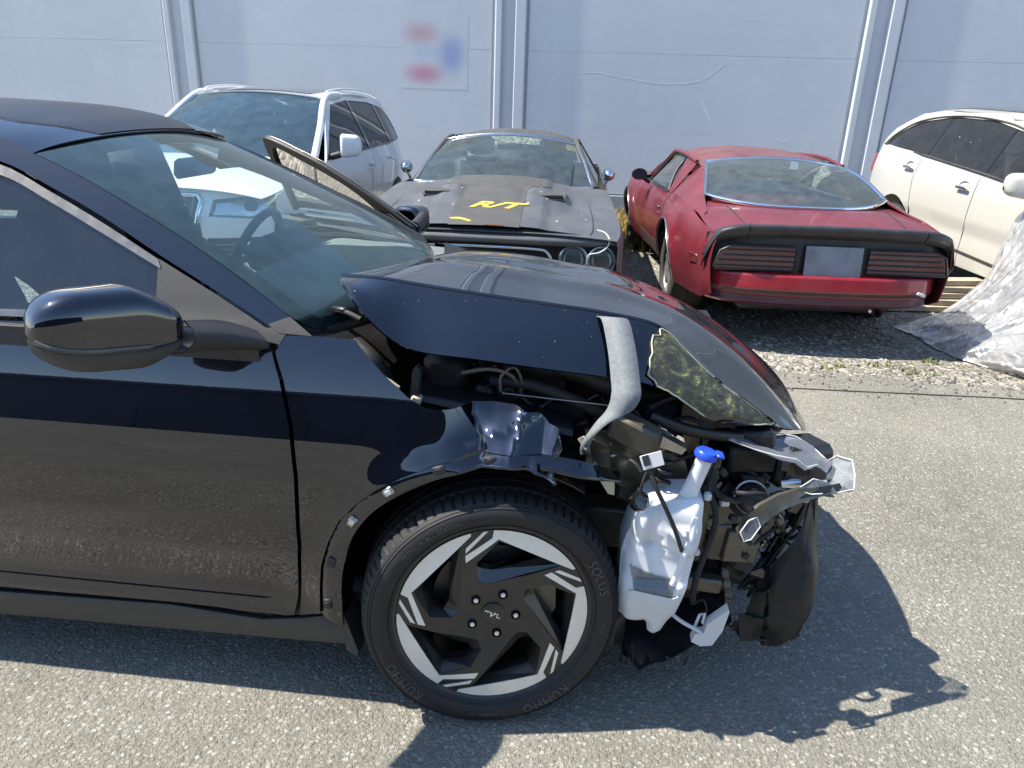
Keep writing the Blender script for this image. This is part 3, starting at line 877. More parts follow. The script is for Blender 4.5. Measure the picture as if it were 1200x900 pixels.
# sill
def sill_fn(x, z): return np.stack([x, .018 + np.where(z > .235, (z - .235)*.35, (.235 - z)*.30), z], -1)
panel('sill_trim', sill_fn, [(-2.42, .245), (-1.41, .247), (-.9, .258), (-.634, .244), (-.53, .256), (-.404, .280), (-.400, .178), (-.46, .176), (-1.457, .152), (-2.42, .15)], MATS['rocker_plastic'], car, res=.03, thick=.03, hint=OUT_Y)
MB().prism([(-.403, .284), (-.370, .17), (-.372, .15), (-.403, .17)], 'y', .02, .10).build('mud_flap', MATS['rocker_plastic'], car)
box('underbody', (-1.6, CY, .24), (3.9, 1.6, .16), MATS['black_plastic'], car, bev=.03)

# -- greenhouse ----------------------------------------------------------------
AP_T = [(-2.9, 1.36), (-2.4, 1.462), (-1.9, 1.496), (-1.6, 1.489), (-1.385, 1.450), (-1.279, 1.414), (-1.123, 1.359), (-.919, 1.272), (-.771, 1.203), (-.628, 1.127), (-.533, 1.072)]
AP_B = [(-.585, 1.052), (-.736, 1.124), (-.886, 1.193), (-1.056, 1.274), (-1.211, 1.337), (-1.369, 1.393), (-1.6, 1.425), (-1.9, 1.430), (-2.4, 1.40), (-2.9, 1.29)]
panel('roof_rail', flank, [tuple(p) for p in crom(AP_T, 5)] + [(-.525, 1.055)] + [tuple(p) for p in crom(AP_B, 5)], PB, car, res=.02, thick=.03, hint=(0, -1, .4))
CH_T = [(-2.9, 1.278), (-2.4, 1.39), (-1.9, 1.421), (-1.6, 1.416), (-1.367, 1.384), (-1.208, 1.325), (-1.053, 1.260), (-.888, 1.183)]
CH_B = [(-.878, 1.162), (-1.048, 1.236), (-1.202, 1.301), (-1.36, 1.360), (-1.6, 1.392), (-1.9, 1.398), (-2.4, 1.366), (-2.9, 1.25)]
panel('window_trim', flank, [tuple(p) for p in crom(CH_T, 5)] + [tuple(p) for p in crom(CH_B, 5)], MATS['satin_chrome'], car, res=.015, thick=.012, hint=OUT_Y, lift=.004)
panel('belt_trim', flank, [(-2.7, 1.018), (-1.6, 1.026), (-1.2, 1.036), (-.87, 1.046), (-.87, 1.062), (-1.2, 1.052), (-1.6, 1.042), (-2.7, 1.034)], MATS['satin_chrome'], car, res=.03, thick=.01, hint=OUT_Y, lift=.004)
panel('side_window', flank, [(-.87, 1.058)] + [tuple(p) for p in crom([(-.872, 1.165), (-1.048, 1.240), (-1.202, 1.305), (-1.36, 1.364), (-1.6, 1.396)], 5)] + [(-1.66, 1.396), (-1.66, 1.04), (-1.2, 1.05)], MATS['side_glass'], car, res=.05, thick=0, hint=OUT_Y, lift=-.008)
panel('rear_side_window', flank, [(-1.76, 1.04), (-1.76, 1.40), (-1.9, 1.402), (-2.4, 1.37), (-2.72, 1.30), (-2.7, 1.03)], MATS['tinted_glass'], car, res=.05, thick=0, hint=OUT_Y, lift=-.008)
panel('window_pillar', flank, [(-1.66, 1.04), (-1.66, 1.40), (-1.76, 1.402), (-1.76, 1.04)], MATS['gloss_black'], car, res=.05, thick=.01, hint=OUT_Y, lift=-.003)
panel('mirror_sail', flank, [(-.888, 1.185), (-.735, 1.116), (-.59, 1.046), (-.53, 1.05), (-.55, 1.012), (-.632, 1.022), (-.766, 1.038), (-.875, 1.04)], MATS['matte_plastic'], car, res=.03, thick=.012, hint=OUT_Y, lift=.002)
panel('cowl_cap', flank, [(-.585, 1.053), (-.534, 1.073), (-.500, 1.052), (-.47, 1.034), (-.555, 1.036)], MATS['matte_plastic'], car, res=.02, thick=.012, hint=(0, -1, 1), lift=.003)

CYG = .86                                   # the upper body leans in on the far side
_ape = crom([(x, float(side_y(x, z)) + .004, z) for x, z in AP_T[5:]] + [(-.49, .175, 1.030)], 6)   # windshield edge along the near pillar
_u = np.linspace(0, 1, len(_ape))
def ws_fn(u, s):
    """u 0 at the header .. 1 at the cowl; s 0 near side .. 1 far side"""
    u, s = np.broadcast_arrays(np.asarray(u, float), np.asarray(s, float))
    A = np.stack([np.interp(u, _u, _ape[:, i]) for i in range(3)], -1)
    B = A.copy(); B[..., 1] = 2*CYG - A[..., 1]; B[..., 2] -= .012 + .09*u - .045*u*u
    P = A + (B - A)*s[..., None]
    k = 4*s*(1 - s)
    P[..., 0] += k*(.028 + .122*u); P[..., 2] += k*(.043 - .019*u - .028*u*u)
    return P
UPV = (.4, 0, 1)
gridsurf('windshield', ws_fn, 20, 26, MATS['windshield_glass'], car, thick=0, hint=UPV)
def inset(fn, d):
    def g(u, s):
        P = fn(u, s); n = fn_normals(fn, np.clip(u, .001, .999), np.clip(s, .001, .999)); 
        if (n[..., 2].mean()) < 0: n = -n
        return P - n*d
    return g
gridsurf('glass_border', inset(ws_fn, .004), 20, 3, MATS['gloss_black'], car, thick=0, hint=UPV, v=(0, .045))
gridsurf('glass_border', inset(ws_fn, .004), 20, 3, MATS['gloss_black'], car, thick=0, hint=UPV, v=(.955, 1))
gridsurf('glass_border', inset(ws_fn, .004), 4, 20, MATS['gloss_black'], car, thick=0, hint=UPV, u=(0, .07), v=(.045, .955))
gridsurf('glass_border', inset(ws_fn, .004), 4, 20, MATS['gloss_black'], car, thick=0, hint=UPV, u=(.9, 1), v=(.045, .955))
gridsurf('sensor_window', inset(ws_fn, .005), 6, 6, MATS['gloss_black'], car, thick=0, hint=UPV, u=(.07, .22), v=(.43, .57))
# roof
_zr = pchip([p[0] for p in AP_T[:6]], [p[1] for p in AP_T[:6]])
def roof_fn(x, t):
    zr = _zr(x); yr = side_y(x, zr)
    k = (1 - t*t)
    return np.stack([x + k*.03*sstep(-1.9, -1.279, x), CYG + t*(CYG - yr), zr + .032*k + .012*(1 - t**8)], -1)
gridsurf('roof', roof_fn, 40, 34, PB, car, thick=.01, hint=(0, 0, 1), u=(-2.9, -1.283), v=(-1, 1))
def roofp_fn(x, s):
    t0 = np.interp(x, [-2.9, -2.0, -1.6, -1.43, -1.29], [-.84, -.84, -.84, -.80, -.52])
    P = roof_fn(x, t0 + (-2*t0)*s); P[..., 2] += .003*np.minimum(1, np.minimum(s, 1 - s)*60); return P
gridsurf('roof_glass_panel', roofp_fn, 40, 40, MATS['roof_black'], car, thick=.002, hint=(0, 0, 1), u=(-2.6, -1.290))
def back_fn(u, t):
    x = -2.9 - .62*u; z = 1.36 - .36*u**1.15
    yr = side_y(-2.9, 1.36)*(1 - u) + .16*u
    return np.stack([x + 0*t - .08*(1 - t*t)*u, CYG + t*(CYG - yr), z + .035*(1 - t*t)*(1 - u)], -1)
gridsurf('rear_window', back_fn, 12, 12, MATS['tinted_glass'], car, thick=0, hint=(-.4, 0, 1), v=(-1, 1))
gridsurf('boot_lid', lambda u, t: np.stack([-3.5 - .28*u - .03*(1 - t*t), CY + t*.80, 1.02 - .02*u + .03*(1 - t*t)*(1-u)], -1), 6, 12, PB, car, thick=.01, hint=(0, 0, 1), v=(-1, 1))
gridsurf('rear_bumper', lambda u, t: np.stack([-3.78 - .06*np.sin(u*3.14) - .06*(1 - t*t), CY + t*.82, 1.0 - .72*u], -1), 10, 12, PB, car, thick=.01, hint=(-1, 0, 0), v=(-1, 1))
# far flank (closed panels) and the driver's door standing open
def far_fn(x, z): return np.stack([x, 2*CY - side_y(x, z), z], -1)
OUT_F = (0, 1, 0)
mir = lambda P: [(a, b) for a, b in P]
panel('rear_door', far_fn, RDOOR, PB, car, res=.06, thick=.02, hint=OUT_F)
panel('rear_quarter', far_fn, QUART, PB, car, res=.06, thick=.01, hint=OUT_F)
def far_top(x, z): return np.stack([x, 2*CYG - side_y(x, z), z - .012 - .046*np.clip((x + 1.28)/.78, 0, 1)], -1)
panel('roof_rail', far_top, [tuple(p) for p in crom(AP_T, 5)] + [(-.525, 1.055)] + [tuple(p) for p in crom([(-.56, 1.05), (-.736, 1.142), (-.886, 1.213), (-1.056, 1.294), (-1.211, 1.357), (-1.369, 1.410), (-1.6, 1.44), (-1.9, 1.450), (-2.4, 1.40), (-2.9, 1.29)], 5)], PB, car, res=.03, thick=.02, hint=(0, 1, .4))
panel('rear_side_window', far_fn, [(-1.76, 1.04), (-1.76, 1.40), (-1.9, 1.402), (-2.4, 1.37), (-2.72, 1.30), (-2.7, 1.03)], MATS['tinted_glass'], car, res=.08, thick=0, hint=OUT_F)
panel('window_pillar', far_fn, [(-1.66, .5), (-1.66, 1.43), (-1.76, 1.432), (-1.76, .5)], MATS['gloss_black'], car, res=.08, thick=.01, hint=OUT_F)
panel('sill_trim', far_fn, [(-2.42, .28), (-.4, .28), (-.4, .17), (-2.42, .17)], MATS['rocker_plastic'], car, res=.08, thick=.03, hint=OUT_F)
panel('front_fender', far_fn, [(-.52, .98), (-.2, .93), (.2, .87), (.45, .78), (.55, .68), (.55, .5), (.41, .4)] + [(.41*math.cos(R(a)), .34 + .41*math.sin(R(a))) for a in np.linspace(15, 165, 14)] + [(-.45, .28), (-.52, .28)], PB, car, res=.05, thick=.004, hint=OUT_F)
_DA = R(33)
def open_fn(x, z, off=0.0):
    P = far_fn(x, z); P[..., 1] += off
    hx, hy = -.55, 1.79
    dx, dy = P[..., 0] - hx, P[..., 1] - hy
    c, s = math.cos(_DA), math.sin(_DA)
    return np.stack([hx + dx*c + dy*s, hy - dx*s + dy*c, P[..., 2]], -1)
odoor = panel('driver_door', open_fn, DOOR, PB, car, res=.04, thick=.03, hint=OUT_F)
_fo = [tuple(p) for p in crom([(-1.50, 1.03), (-1.46, 1.25), (-1.42, 1.375), (-1.369, 1.396), (-1.211, 1.352), (-1.056, 1.298), (-.886, 1.217), (-.736, 1.138), (-.58, 1.045)], 5)]
_fi = [tuple(p) for p in crom([(-.72, 1.045), (-.886, 1.176), (-1.056, 1.256), (-1.211, 1.312), (-1.33, 1.354), (-1.385, 1.34), (-1.43, 1.24), (-1.47, 1.03)], 5)]
panel('window_frame', open_fn, _fo + _fi, MATS['black_plastic'], odoor, res=.03, thick=.014, hint=OUT_F)
tube('window_bright_strip', [tuple(open_fn(np.array(a), np.array(b), .012)) for a, b in _fo[10:]], .0045, MATS['satin_chrome'], odoor, 6)
panel('side_window', open_fn, [q for q in _fi[::-1]], MATS['side_glass'], odoor, res=.06, thick=0, hint=OUT_F)
panel('mirror_sail', open_fn, [(-.72, 1.045), (-.78, 1.105), (-.70, 1.10), (-.58, 1.035)], MATS['matte_plastic'], odoor, res=.04, thick=.02, hint=OUT_F)
panel('inner_trim', lambda x, z: open_fn(x, z, -.07), [(-1.6, 1.0), (-.62, 1.0), (-.58, .6), (-.6, .3), (-1.55, .3)], MATS['interior_dark'], odoor, res=.1, thick=.03, hint=OUT_F)

# -- door mirrors ---------------------------------------------------------------
def mirror_shell(c0, c1, a0, a1, lo, hi, inner=1.0):
    c0, c1 = np.array(c0), np.array(c1)
    def f(s, w):
        s, w = np.broadcast_arrays(np.asarray(s, float), np.asarray(w, float))
        th = lo + (hi - lo)*w
        end = np.sqrt(np.clip(1 - np.clip((s - .62)/.38, 0, 1)**2.6, 0.0, 1))*np.sqrt(np.clip(1 - np.clip((.12 - s)/.12, 0, 1)**2*.45, 0, 1))
        end = np.maximum(end, .03)
        a = (a0[0] + (a1[0] - a0[0])*s)*end; b = (a0[1] + (a1[1] - a0[1])*s)*end*(inner + (1 - inner)*sstep(-.04, .36, s))
        c, q = np.cos(th), np.sin(th); e = 2/3.4
        px = np.sign(c)*np.abs(c)**e*a; pz = np.sign(q)*np.abs(q)**e*b
        C0 = c0 + (c1 - c0)*s[..., None]
        d = np.array([-(c1 - c0)[1], (c1 - c0)[0], 0]); d = d/np.linalg.norm(d)
        if d[0] < 0: d = -d
        return C0 + px[..., None]*d + np.stack([0*pz, 0*pz, pz], -1)
    return f
mc0, mc1, ma0, ma1 = (-.752, -.035, 1.088), (-.895, -.285, 1.122), (.085, .098), (.066, .084)
mirror = gridsurf('door_mirror', mirror_shell(mc0, mc1, ma0, ma1, R(-8), R(188), .52), 24, 30, MATS['paint_black'], car, thick=0, hint=(0, 0, 1))
gridsurf('mirror_underside', mirror_shell((-.752, -.035, 1.086), (-.895, -.285, 1.120), (.083, .090), (.064, .076), R(186), R(354), .52), 24, 24, MATS['rocker_plastic'], mirror, thick=0, hint=(0, 0, -1))
_ms = mirror_shell(mc0, mc1, (.0865, .092), (.0675, .078), R(-9), R(-8), .52)
tube('turn_signal', [tuple(_ms(np.array(s), np.array(0.5))) for s in np.linspace(.30, .985, 16)], .0055, MATS['lamp_glass'], mirror, 8)
tube('mirror_seam', [tuple(_ms(np.array(s), np.array(0.5)) + np.array([0, 0, -.007])) for s in np.linspace(.02, .985, 20)], .003, MATS['print_dark'], mirror, 6)
box('mirror_glass', (-.895, -.155, 1.108), (.012, .15, .10), MATS['chrome'], mirror, rot=(0, 0, R(-28)), bev=.004)
_arm = bicubic([[(-.70, -.06, 1.105), (-.655, .02, 1.085), (-.60, .075, 1.05)], [(-.665, -.075, 1.075), (-.615, .005, 1.05), (-.565, .062, 1.022)], [(-.70, -.085, 1.035), (-.64, .0, 1.022), (-.585, .065, 1.003)], [(-.79, -.06, 1.03), (-.72, .01, 1.018), (-.66, .06, 1.006)], [(-.80, -.04, 1.07), (-.74, .03, 1.05), (-.69, .09, 1.035)]])
gridsurf('mirror_arm', _arm, 16, 12, MATS['matte_plastic'], mirror, thick=.004)
def rot_far(p):
    hx, hy = -.55, 1.79; dx, dy = p[0] - hx, (2*CY - p[1]) - hy; c, s = math.cos(_DA), math.sin(_DA)
    return (hx + dx*c + dy*s, hy - dx*s + dy*c, p[2])
_f0, _f1 = rot_far((-.775, -.01, 1.03)), rot_far((-.835, -.19, 1.035))
m2 = gridsurf('door_mirror', mirror_shell(_f0, _f1, (.075, .078), (.056, .062), R(-10), R(190)), 18, 20, PB, odoor, thick=0, hint=(0, 0, 1))
gridsurf('mirror_underside', mirror_shell(_f0, _f1, (.074, .077), (.055, .061), R(188), R(352)), 18, 20, MATS['gloss_black'], odoor, thick=0, hint=(0, 0, -1))
tube('mirror_arm', [rot_far((-.64, .06, 1.03)), rot_far((-.67, .0, 1.04)), rot_far((-.70, -.06, 1.06))], .03, MATS['matte_plastic'], odoor)

# -- hood: shoved back and up on the near side -----------------------------------
HG = [
 [(-.409, .160, 1.155), (-.452, .28, 1.146), (-.470, .55, 1.103), (-.480, .92, 1.052), (-.478, 1.25, 1.005), (-.470, 1.50, .965), (-.45, 1.66, .92)],
 [(-.343, .130, 1.082), (-.345, .28, 1.143), (-.34, .55, 1.118), (-.34, .92, 1.082), (-.34, 1.25, 1.038), (-.33, 1.50, .99), (-.32, 1.66, .93)],
 [(-.241, .120, 1.014), (-.255, .28, 1.133), (-.24, .55, 1.120), (-.23, .92, 1.092), (-.23, 1.25, 1.048), (-.22, 1.50, .995), (-.22, 1.66, .93)],
 [(-.069, .120, .997), (-.105, .28, 1.118), (-.08, .55, 1.110), (-.07, .92, 1.087), (-.07, 1.25, 1.043), (-.06, 1.50, .985), (-.06, 1.65, .92)],
 [(.096, .130, .981), (.085, .28, 1.101), (.10, .55, 1.093), (.11, .92, 1.068), (.11, 1.25, 1.022), (.11, 1.50, .960), (.11, 1.64, .90)],
 [(.262, .150, .962), (.225, .285, 1.086), (.27, .55, 1.070), (.29, .92, 1.042), (.29, 1.25, .990), (.28, 1.50, .922), (.27, 1.63, .86)],
 [(.352, .180, .940), (.365, .30, 1.056), (.42, .55, 1.030), (.45, .92, .995), (.44, 1.25, .940), (.42, 1.50, .868), (.38, 1.62, .80)],
 [(.42, .20, .902), (.445, .30, .990), (.56, .55, .962), (.61, .92, .920), (.59, 1.25, .862), (.55, 1.48, .80), (.50, 1.60, .74)],
 [(.47, .225, .866), (.540, .305, .908), (.69, .55, .872), (.75, .92, .828), (.72, 1.25, .768), (.65, 1.48, .72), (.58, 1.58, .68)],
 [(.525, .25, .828), (.640, .325, .838), (.80, .55, .765), (.855, .92, .735), (.82, 1.25, .68), (.72, 1.46, .655), (.63, 1.56, .64)],
 [(.60, .29, .800), (.715, .36, .782), (.862, .55, .690), (.905, .92, .655), (.86, 1.25, .62), (.75, 1.44, .615), (.66, 1.54, .61)],
]
def _lp(a, b, k): return tuple(np.array(a)*(1 - k) + np.array(b)*k)
_hb = bicubic([[r[0], tuple(np.array(_lp(r[0], r[1], .45)) + np.array([0, -.012, .006])), tuple(np.array(_lp(r[0], r[1], .90)) + np.array([0, -.006, .002])), r[1], _lp(r[1], r[2], .10)] + r[2:] for r in HG])
def hood_fn(u, v):
    P = _hb(u, v)
    u, v = np.broadcast_arrays(np.asarray(u, float), np.asarray(v, float))
    # buckled sheet metal: shallow waves over the front half and a fold near the far side
    w = sstep(.35, .75, u)
    P[..., 2] += w*.008*np.sin(11*u + 9*v)*np.sin(v*9.0)*sstep(.36, .5, v) - .014*np.exp(-((v - .72 - .2*(u - .6))/.025)**2)*sstep(.45, .65, u)
    P[..., 2] += .010*np.exp(-((u - .48)/.05)**2 - ((v - .68)/.16)**2)
    P[..., 2] += .012*np.exp(-((v - .60 + .08*u)/.028)**2)*sstep(.05, .35, u) 
    return P
hood = gridsurf('hood', hood_fn, 96, 72, PB, car, thick=.006, hint=(.2, -.1, 1))
gridsurf('hood_inner_frame', inset(lambda u, v: _hb(u, v), .055), 30, 24, MATS['bay_plastic'], hood, thick=.004, hint=(0, 0, 1), u=(.10, .90), v=(.46, .93))
def _speck(fn, ulo, uhi, vlo, vhi, n, par):
    V = []; Fc = []
    for _ in range(n):
        a, b = rng.uniform(ulo, uhi), rng.uniform(vlo, vhi); s = rng.uniform(.0004, .0012)*(3 if rng.random() < .03 else 1)
        P = fn(np.array(a), np.array(b)); N = fn_normals(fn, np.array(a), np.array(b))
        if N @ np.array([0, -.6, .8]) < 0: N = -N
        t1 = np.cross(N, [.9, .1, .2]); t1 /= np.linalg.norm(t1); t2 = np.cross(N, t1); o = len(V)
        for j in range(6): V.append(P + N*.0012 + s*(t1*math.cos(j*1.047)*rng.uniform(.6, 1.2) + t2*math.sin(j*1.047)*rng.uniform(.6, 1.2)))
        Fc.append(tuple(range(o, o + 6)))
    o = finish('dust_specks', V, Fc, MATS['stone_grey'], par, smooth=False); o['kind'] = 'stuff'
_speck(hood_fn, .03, .98, .02, .8, 170, hood)
# torn, scraped front corner
def hoodlift(d):
    def g(u, v):
        P = hood_fn(u, v); n = fn_normals(hood_fn, np.clip(u, .001, .999), np.clip(v, .001, .999))
        n = np.where((n[..., 2:3] < 0), -n, n)
        return P + n*d
    return g
_sc = [(.612, .27), (.592, .15), (.590, .03), (.62, .0), (.70, .0), (.80, .0), (.90, .0), (.97, .02), (.995, .14), (.995, .30), (.985, .40), (.95, .385), (.90, .375), (.83, .345), (.76, .33), (.70, .33), (.65, .315)]
_scr = []
for i, p in enumerate(_sc):
    q = _sc[(i + 1) % len(_sc)]
    for k in range(4): _scr.append((p[0] + (q[0]-p[0])*k/4 + rng.normal(0, .004), p[1] + (q[1]-p[1])*k/4 + rng.normal(0, .006)))
_scr = [(min(.998, max(.002, a)), min(.998, max(.002, b))) for a, b in _scr]
panel('scraped_corner', hoodlift(.005), _scr, MATS['scraped_paint'], hood, res=.018, thick=.006, hint=(.2, -.4, 1))
tube('torn_edge', [tuple(hoodlift(.006)(np.array(a), np.array(b))) for a, b in _scr], .0022, MATS['cream_plastic'], hood, 5, closed=True)
# cloth tape strap holding the hood down
_tp = crom([(.243, .265, 1.082), (.258, .235, 1.078), (.276, .172, 1.022), (.286, .128, .972), (.290, .098, .938), (.276, .084, .905), (.240, .078, .872), (.214, .082, .835), (.203, .098, .80), (.206, .12, .765)], 6)
_tw = np.interp(np.linspace(0, 1, len(_tp)), [0, .45, .62, .8, 1], [.034, .035, .027, .018, .020])
V = []; 
for i, p in enumerate(_tp):
    d = np.array([1, -.12 - .9*sstep(.5, .8, i/len(_tp)), .03 + .75*sstep(.5, .75, i/len(_tp))]); d /= np.linalg.norm(d)
    V += [p - d*_tw[i], p + d*_tw[i]]
tp = finish('tape_strip', V, [(2*i, 2*i + 1, 2*i + 3, 2*i + 2) for i in range(len(_tp) - 1)], MATS['tape'])
_sm = tp.modifiers.new('thickness', 'SOLIDIFY'); _sm.thickness = .0012
tp.parent = car

# -- interior ------------------------------------------------------------------
gridsurf('dashboard', bicubic([[(-.42, .2, .98), (-.35, .92, 1.0), (-.42, 1.64, .98)], [(-.75, .16, .985), (-.72, .92, 1.01), (-.75, 1.68, .985)], [(-1.0, .16, .95), (-1.0, .92, .985), (-1.0, 1.68, .97)], [(-1.05, .16, .75), (-1.08, .92, .75), (-1.05, 1.68, .75)]]), 20, 24, MATS['dash_pad'], car, thick=.01, hint=(0, 0, 1))
box('screen_panel', (-.99, 1.25, 1.03), (.02, .62, .14), MATS['interior_dark'], car, rot=(0, R(-12), 0), bev=.01)
_sw = [(-1.17 + .19*math.cos(a)*.38, 1.32 + .19*math.sin(a), .97 + .19*math.cos(a)*.92) for a in np.linspace(0, 2*math.pi, 28, endpoint=False)]
sw = tube('steering_wheel', _sw, .017, MATS['interior_dark'], car, 10, closed=True)
box('steering_hub', (-1.165, 1.32, .965), (.05, .13, .11), MATS['interior_dark'], sw, rot=(0, R(-22), 0), bev=.02)
tube('steering_spoke', [(-1.17, 1.14, .97), (-1.17, 1.5, .97)], .014, MATS['interior_dark'], sw)
for yy in (.50, 1.34):
    st = MB()
    st.box((-1.62, yy, .56), (.52, .50, .18), (0, R(-8), 0), .06); st.box((-1.90, yy, .88), (.16, .48, .64), (0, R(-20), 0), .06)
    so = st.build('seat', MATS['interior_seat'], car)
    box('headrest', (-2.06, yy, 1.29), (.10, .27, .19), MATS['interior_seat'], so, rot=(0, R(-14), 0), bev=.045)
box('rear_seat', (-2.55, CY, .86), (.18, 1.3, .6), MATS['interior_seat'], car, rot=(0, R(-20), 0), bev=.06)
box('floor_pan', (-1.6, CY, .35), (2.3, 1.6, .04), MATS['interior_dark'], car)
box('bulkhead', (-.62, CY, .70), (.04, 1.6, .56), MATS['interior_dark'], car)
gridsurf('headliner', lambda x, t: roof_fn(x, t) - np.array([0, 0, .045]), 10, 10, MATS['interior_dark'], car, thick=0, u=(-2.85, -1.33), v=(-.95, .95))
im = MB().box((-1.165, .92, 1.345), (.03, .25, .065), (0, R(10), 0), .014).build('interior_mirror', MATS['interior_dark'], car)
tube('mirror_stalk', [(-1.165, .92, 1.36), (-1.14, .92, 1.40)], .012, MATS['interior_dark'], im)
panel('inner_door_trim', lambda x, z: np.stack([x, .10 + 0*x + (z > 9)*0.0, z], -1), [(-1.64, 1.02), (-.60, 1.02), (-.56, .6), (-.6, .30), (-1.6, .30)], MATS['interior_dark'], car, res=.2, thick=.03, hint=(0, 1, 0))
tube('pillar_trim', [(p[0] - .01, p[1] + .05, p[2] - .03) for p in _ape[::6]], .03, MATS['interior_dark'], car, 8)
tube('pillar_trim', [(p[0] - .01, 2*CYG - p[1] - .05, p[2] - .05) for p in _ape[::6]], .03, MATS['interior_dark'], car, 8)
# wiper peeping out from under the hood corner
wp = ptube('wiper', [(-.50, .30, 1.045), (-.44, .24, 1.062), (-.385, .215, 1.05)], .008, MATS['rubber'], car)
box('wiper_joint', (-.455, .255, 1.062), (.07, .018, .014), MATS['black_plastic'], wp, rot=(0, R(-8), R(-42)), bev=.004)
gridsurf('cowl_tray', bicubic([[(-.50, .14, 1.02), (-.40, .5, 1.0), (-.33, .92, .99), (-.45, 1.66, 1.0)], [(-.40, .13, .98), (-.30, .5, .97), (-.25, .92, .96), (-.35, 1.66, .97)], [(-.33, .14, .93), (-.24, .5, .94), (-.2, .92, .93), (-.3, 1.66, .94)]]), 10, 20, MATS['black_plastic'], car, thick=.006, hint=(0, 0, 1))
# -- front wheel, steered to the car's left ---------------------------------------
def polar(r, a): return (r*math.cos(R(a)), r*math.sin(R(a)))
def dish(x, y):
    r = np.hypot(x, y)
    return np.stack([x, y, -.006 - .016*sstep(.17, .06, r) - .004*sstep(.2, .25, r)], -1)
def strip_ring(n=64, r=.2475): return [polar(r, 360*k/n) for k in range(n)]
WOUT = [(.2165, 87), (.2355, 38.5), (.0875, 100), (.108, 111), (.1635, 105.5)]
WIN = [(.1975, 85), (.205, 49), (.118, 93), (.128, 104), (.158, 100.5)]
def hero_wheel():
    holes = [[polar(r, a + 72*k) for r, a in WOUT] for k in range(5)]
    lugs = [[(.0605*math.cos(R(137 + 72*k)) + .0125*math.cos(t), .0605*math.sin(R(137 + 72*k)) + .0125*math.sin(t)) for t in np.linspace(0, 2*math.pi, 14, endpoint=False)] for k in range(5)]
    rim = panel('wheel', dish, strip_ring(), MATS['wheel_black'], car, res=.013, thick=.012, holes=holes + lugs, hint=(0, 0, 1))
    m = MB()
    m.lathe([(.2475, -.012), (.2575, -.006), (.2600, -.010), (.2585, -.022), (.246, -.03), (.236, -.05), (.231, -.12), (.236, -.2), (.255, -.225), (.262, -.23), (.262, -.235), (.228, -.20), (.226, -.05), (.2475, -.022)], 72)
    m.build('rim_barrel', MATS['wheel_black'], rim)
    for k in range(5):
        o = np.array([polar(r, a + 72*k) for r, a in WOUT]); i_ = np.array([polar(r, a + 72*k) for r, a in WIN])
        n = len(o); V = []; Fc = []
        zo = dish(o[:, 0], o[:, 1])[:, 2] - .0015
        for a, z in zip(o, zo): V.append((a[0], a[1], z))
        for a in i_: V.append((a[0], a[1], -.038))
        for a in i_: V.append((a[0]*1.0, a[1]*1.0, -.065))
        for j in range(n):
            j2 = (j + 1) % n
            Fc += [(j, j2, n + j2, n + j), (n + j, n + j2, 2*n + j2, 2*n + j)]
        mb = MB().add(V, Fc); mb.build('spoke_bevel', MATS['gloss_black' if k in (0,) else 'wheel_black'], rim, smooth=False)
    def flat2(lift): 
        return lambda x, y: dish(x, y) + np.array([0, 0, lift])
    WEDGE = [polar(.2465, a) for a in np.linspace(32, 90.5, 14)] + [polar(.2260, 91.5), polar(.193, 112.2), polar(.1745, 114.2), polar(.2225, 87.4), polar(.2045, 63), polar(.2395, 32.4)]
    LINE = [polar(.240, 96.6), polar(.2405, 93.6), polar(.1995, 111.3), polar(.211, 109.6)]
    LINE = [polar(.2445, 93.9), polar(.2445, 96.6), polar(.212, 109.8), polar(.1995, 111.2)]
    for k in range(5):
        c, s = math.cos(R(72*k)), math.sin(R(72*k)); rot = lambda P: [(x*c - y*s, x*s + y*c) for x, y in P]
        panel('machined_face', flat2(.0016), rot(WEDGE), MATS['wheel_face'], rim, res=.012, thick=.003, hint=(0, 0, 1))
        panel('machined_line', flat2(.0016), rot(LINE), MATS['wheel_face'], rim, res=.012, thick=.003, hint=(0, 0, 1))
    for k in range(5):
        a = R(137 + 72*k); T = Matrix.Translation((.0605*math.cos(a), .0605*math.sin(a), 0))
        MB().lathe([(.0125, -.018), (.0125, -.045), (0, -.045)], 16, T).build('lug_well', MATS['gloss_black'], rim)
        MB().lathe([(.0095, -.045), (.0095, -.02), (.0085, -.018), (0, -.0175)], 6, T).build('lug_nut', MATS['wheel_black'], rim, smooth=False)
        MB().lathe([(.0062, -.018), (.0058, -.0150), (0, -.0145)], 12, T).build('lug_tip', MATS['wheel_face'], rim)
    MB().lathe([(.0315, -.022), (.031, -.0185), (.028, -.0172), (0, -.0165)], 36).build('centre_cap', MATS['wheel_black'], rim)
    lg = MB()
    for st in ([(-.0205, .0085), (-.0175, .0125), (-.0135, .0065), (-.012, .009), (-.0035, .0035), (-.006, -.0065)], [(-.0055, -.0065), (.0035, -.0005), (.0045, .004), (.0075, -.0015), (.0125, .0005), (.0105, -.0105), (.0185, -.0135)]):
        P = np.array([(x, y, -.0158) for x, y in st]); V = []
        T = np.gradient(P, axis=0); T /= np.linalg.norm(T, axis=1, keepdims=True)
        for p, t in zip(P, T): V += [p + np.array([-t[1], t[0], 0])*.0016, p - np.array([-t[1], t[0], 0])*.0016]
        lg.add(V, [(2*i, 2*i + 1, 2*i + 3, 2*i + 2) for i in range(len(P) - 1)])
    lg.build('cap_emblem', MATS['wheel_face'], rim, smooth=False)
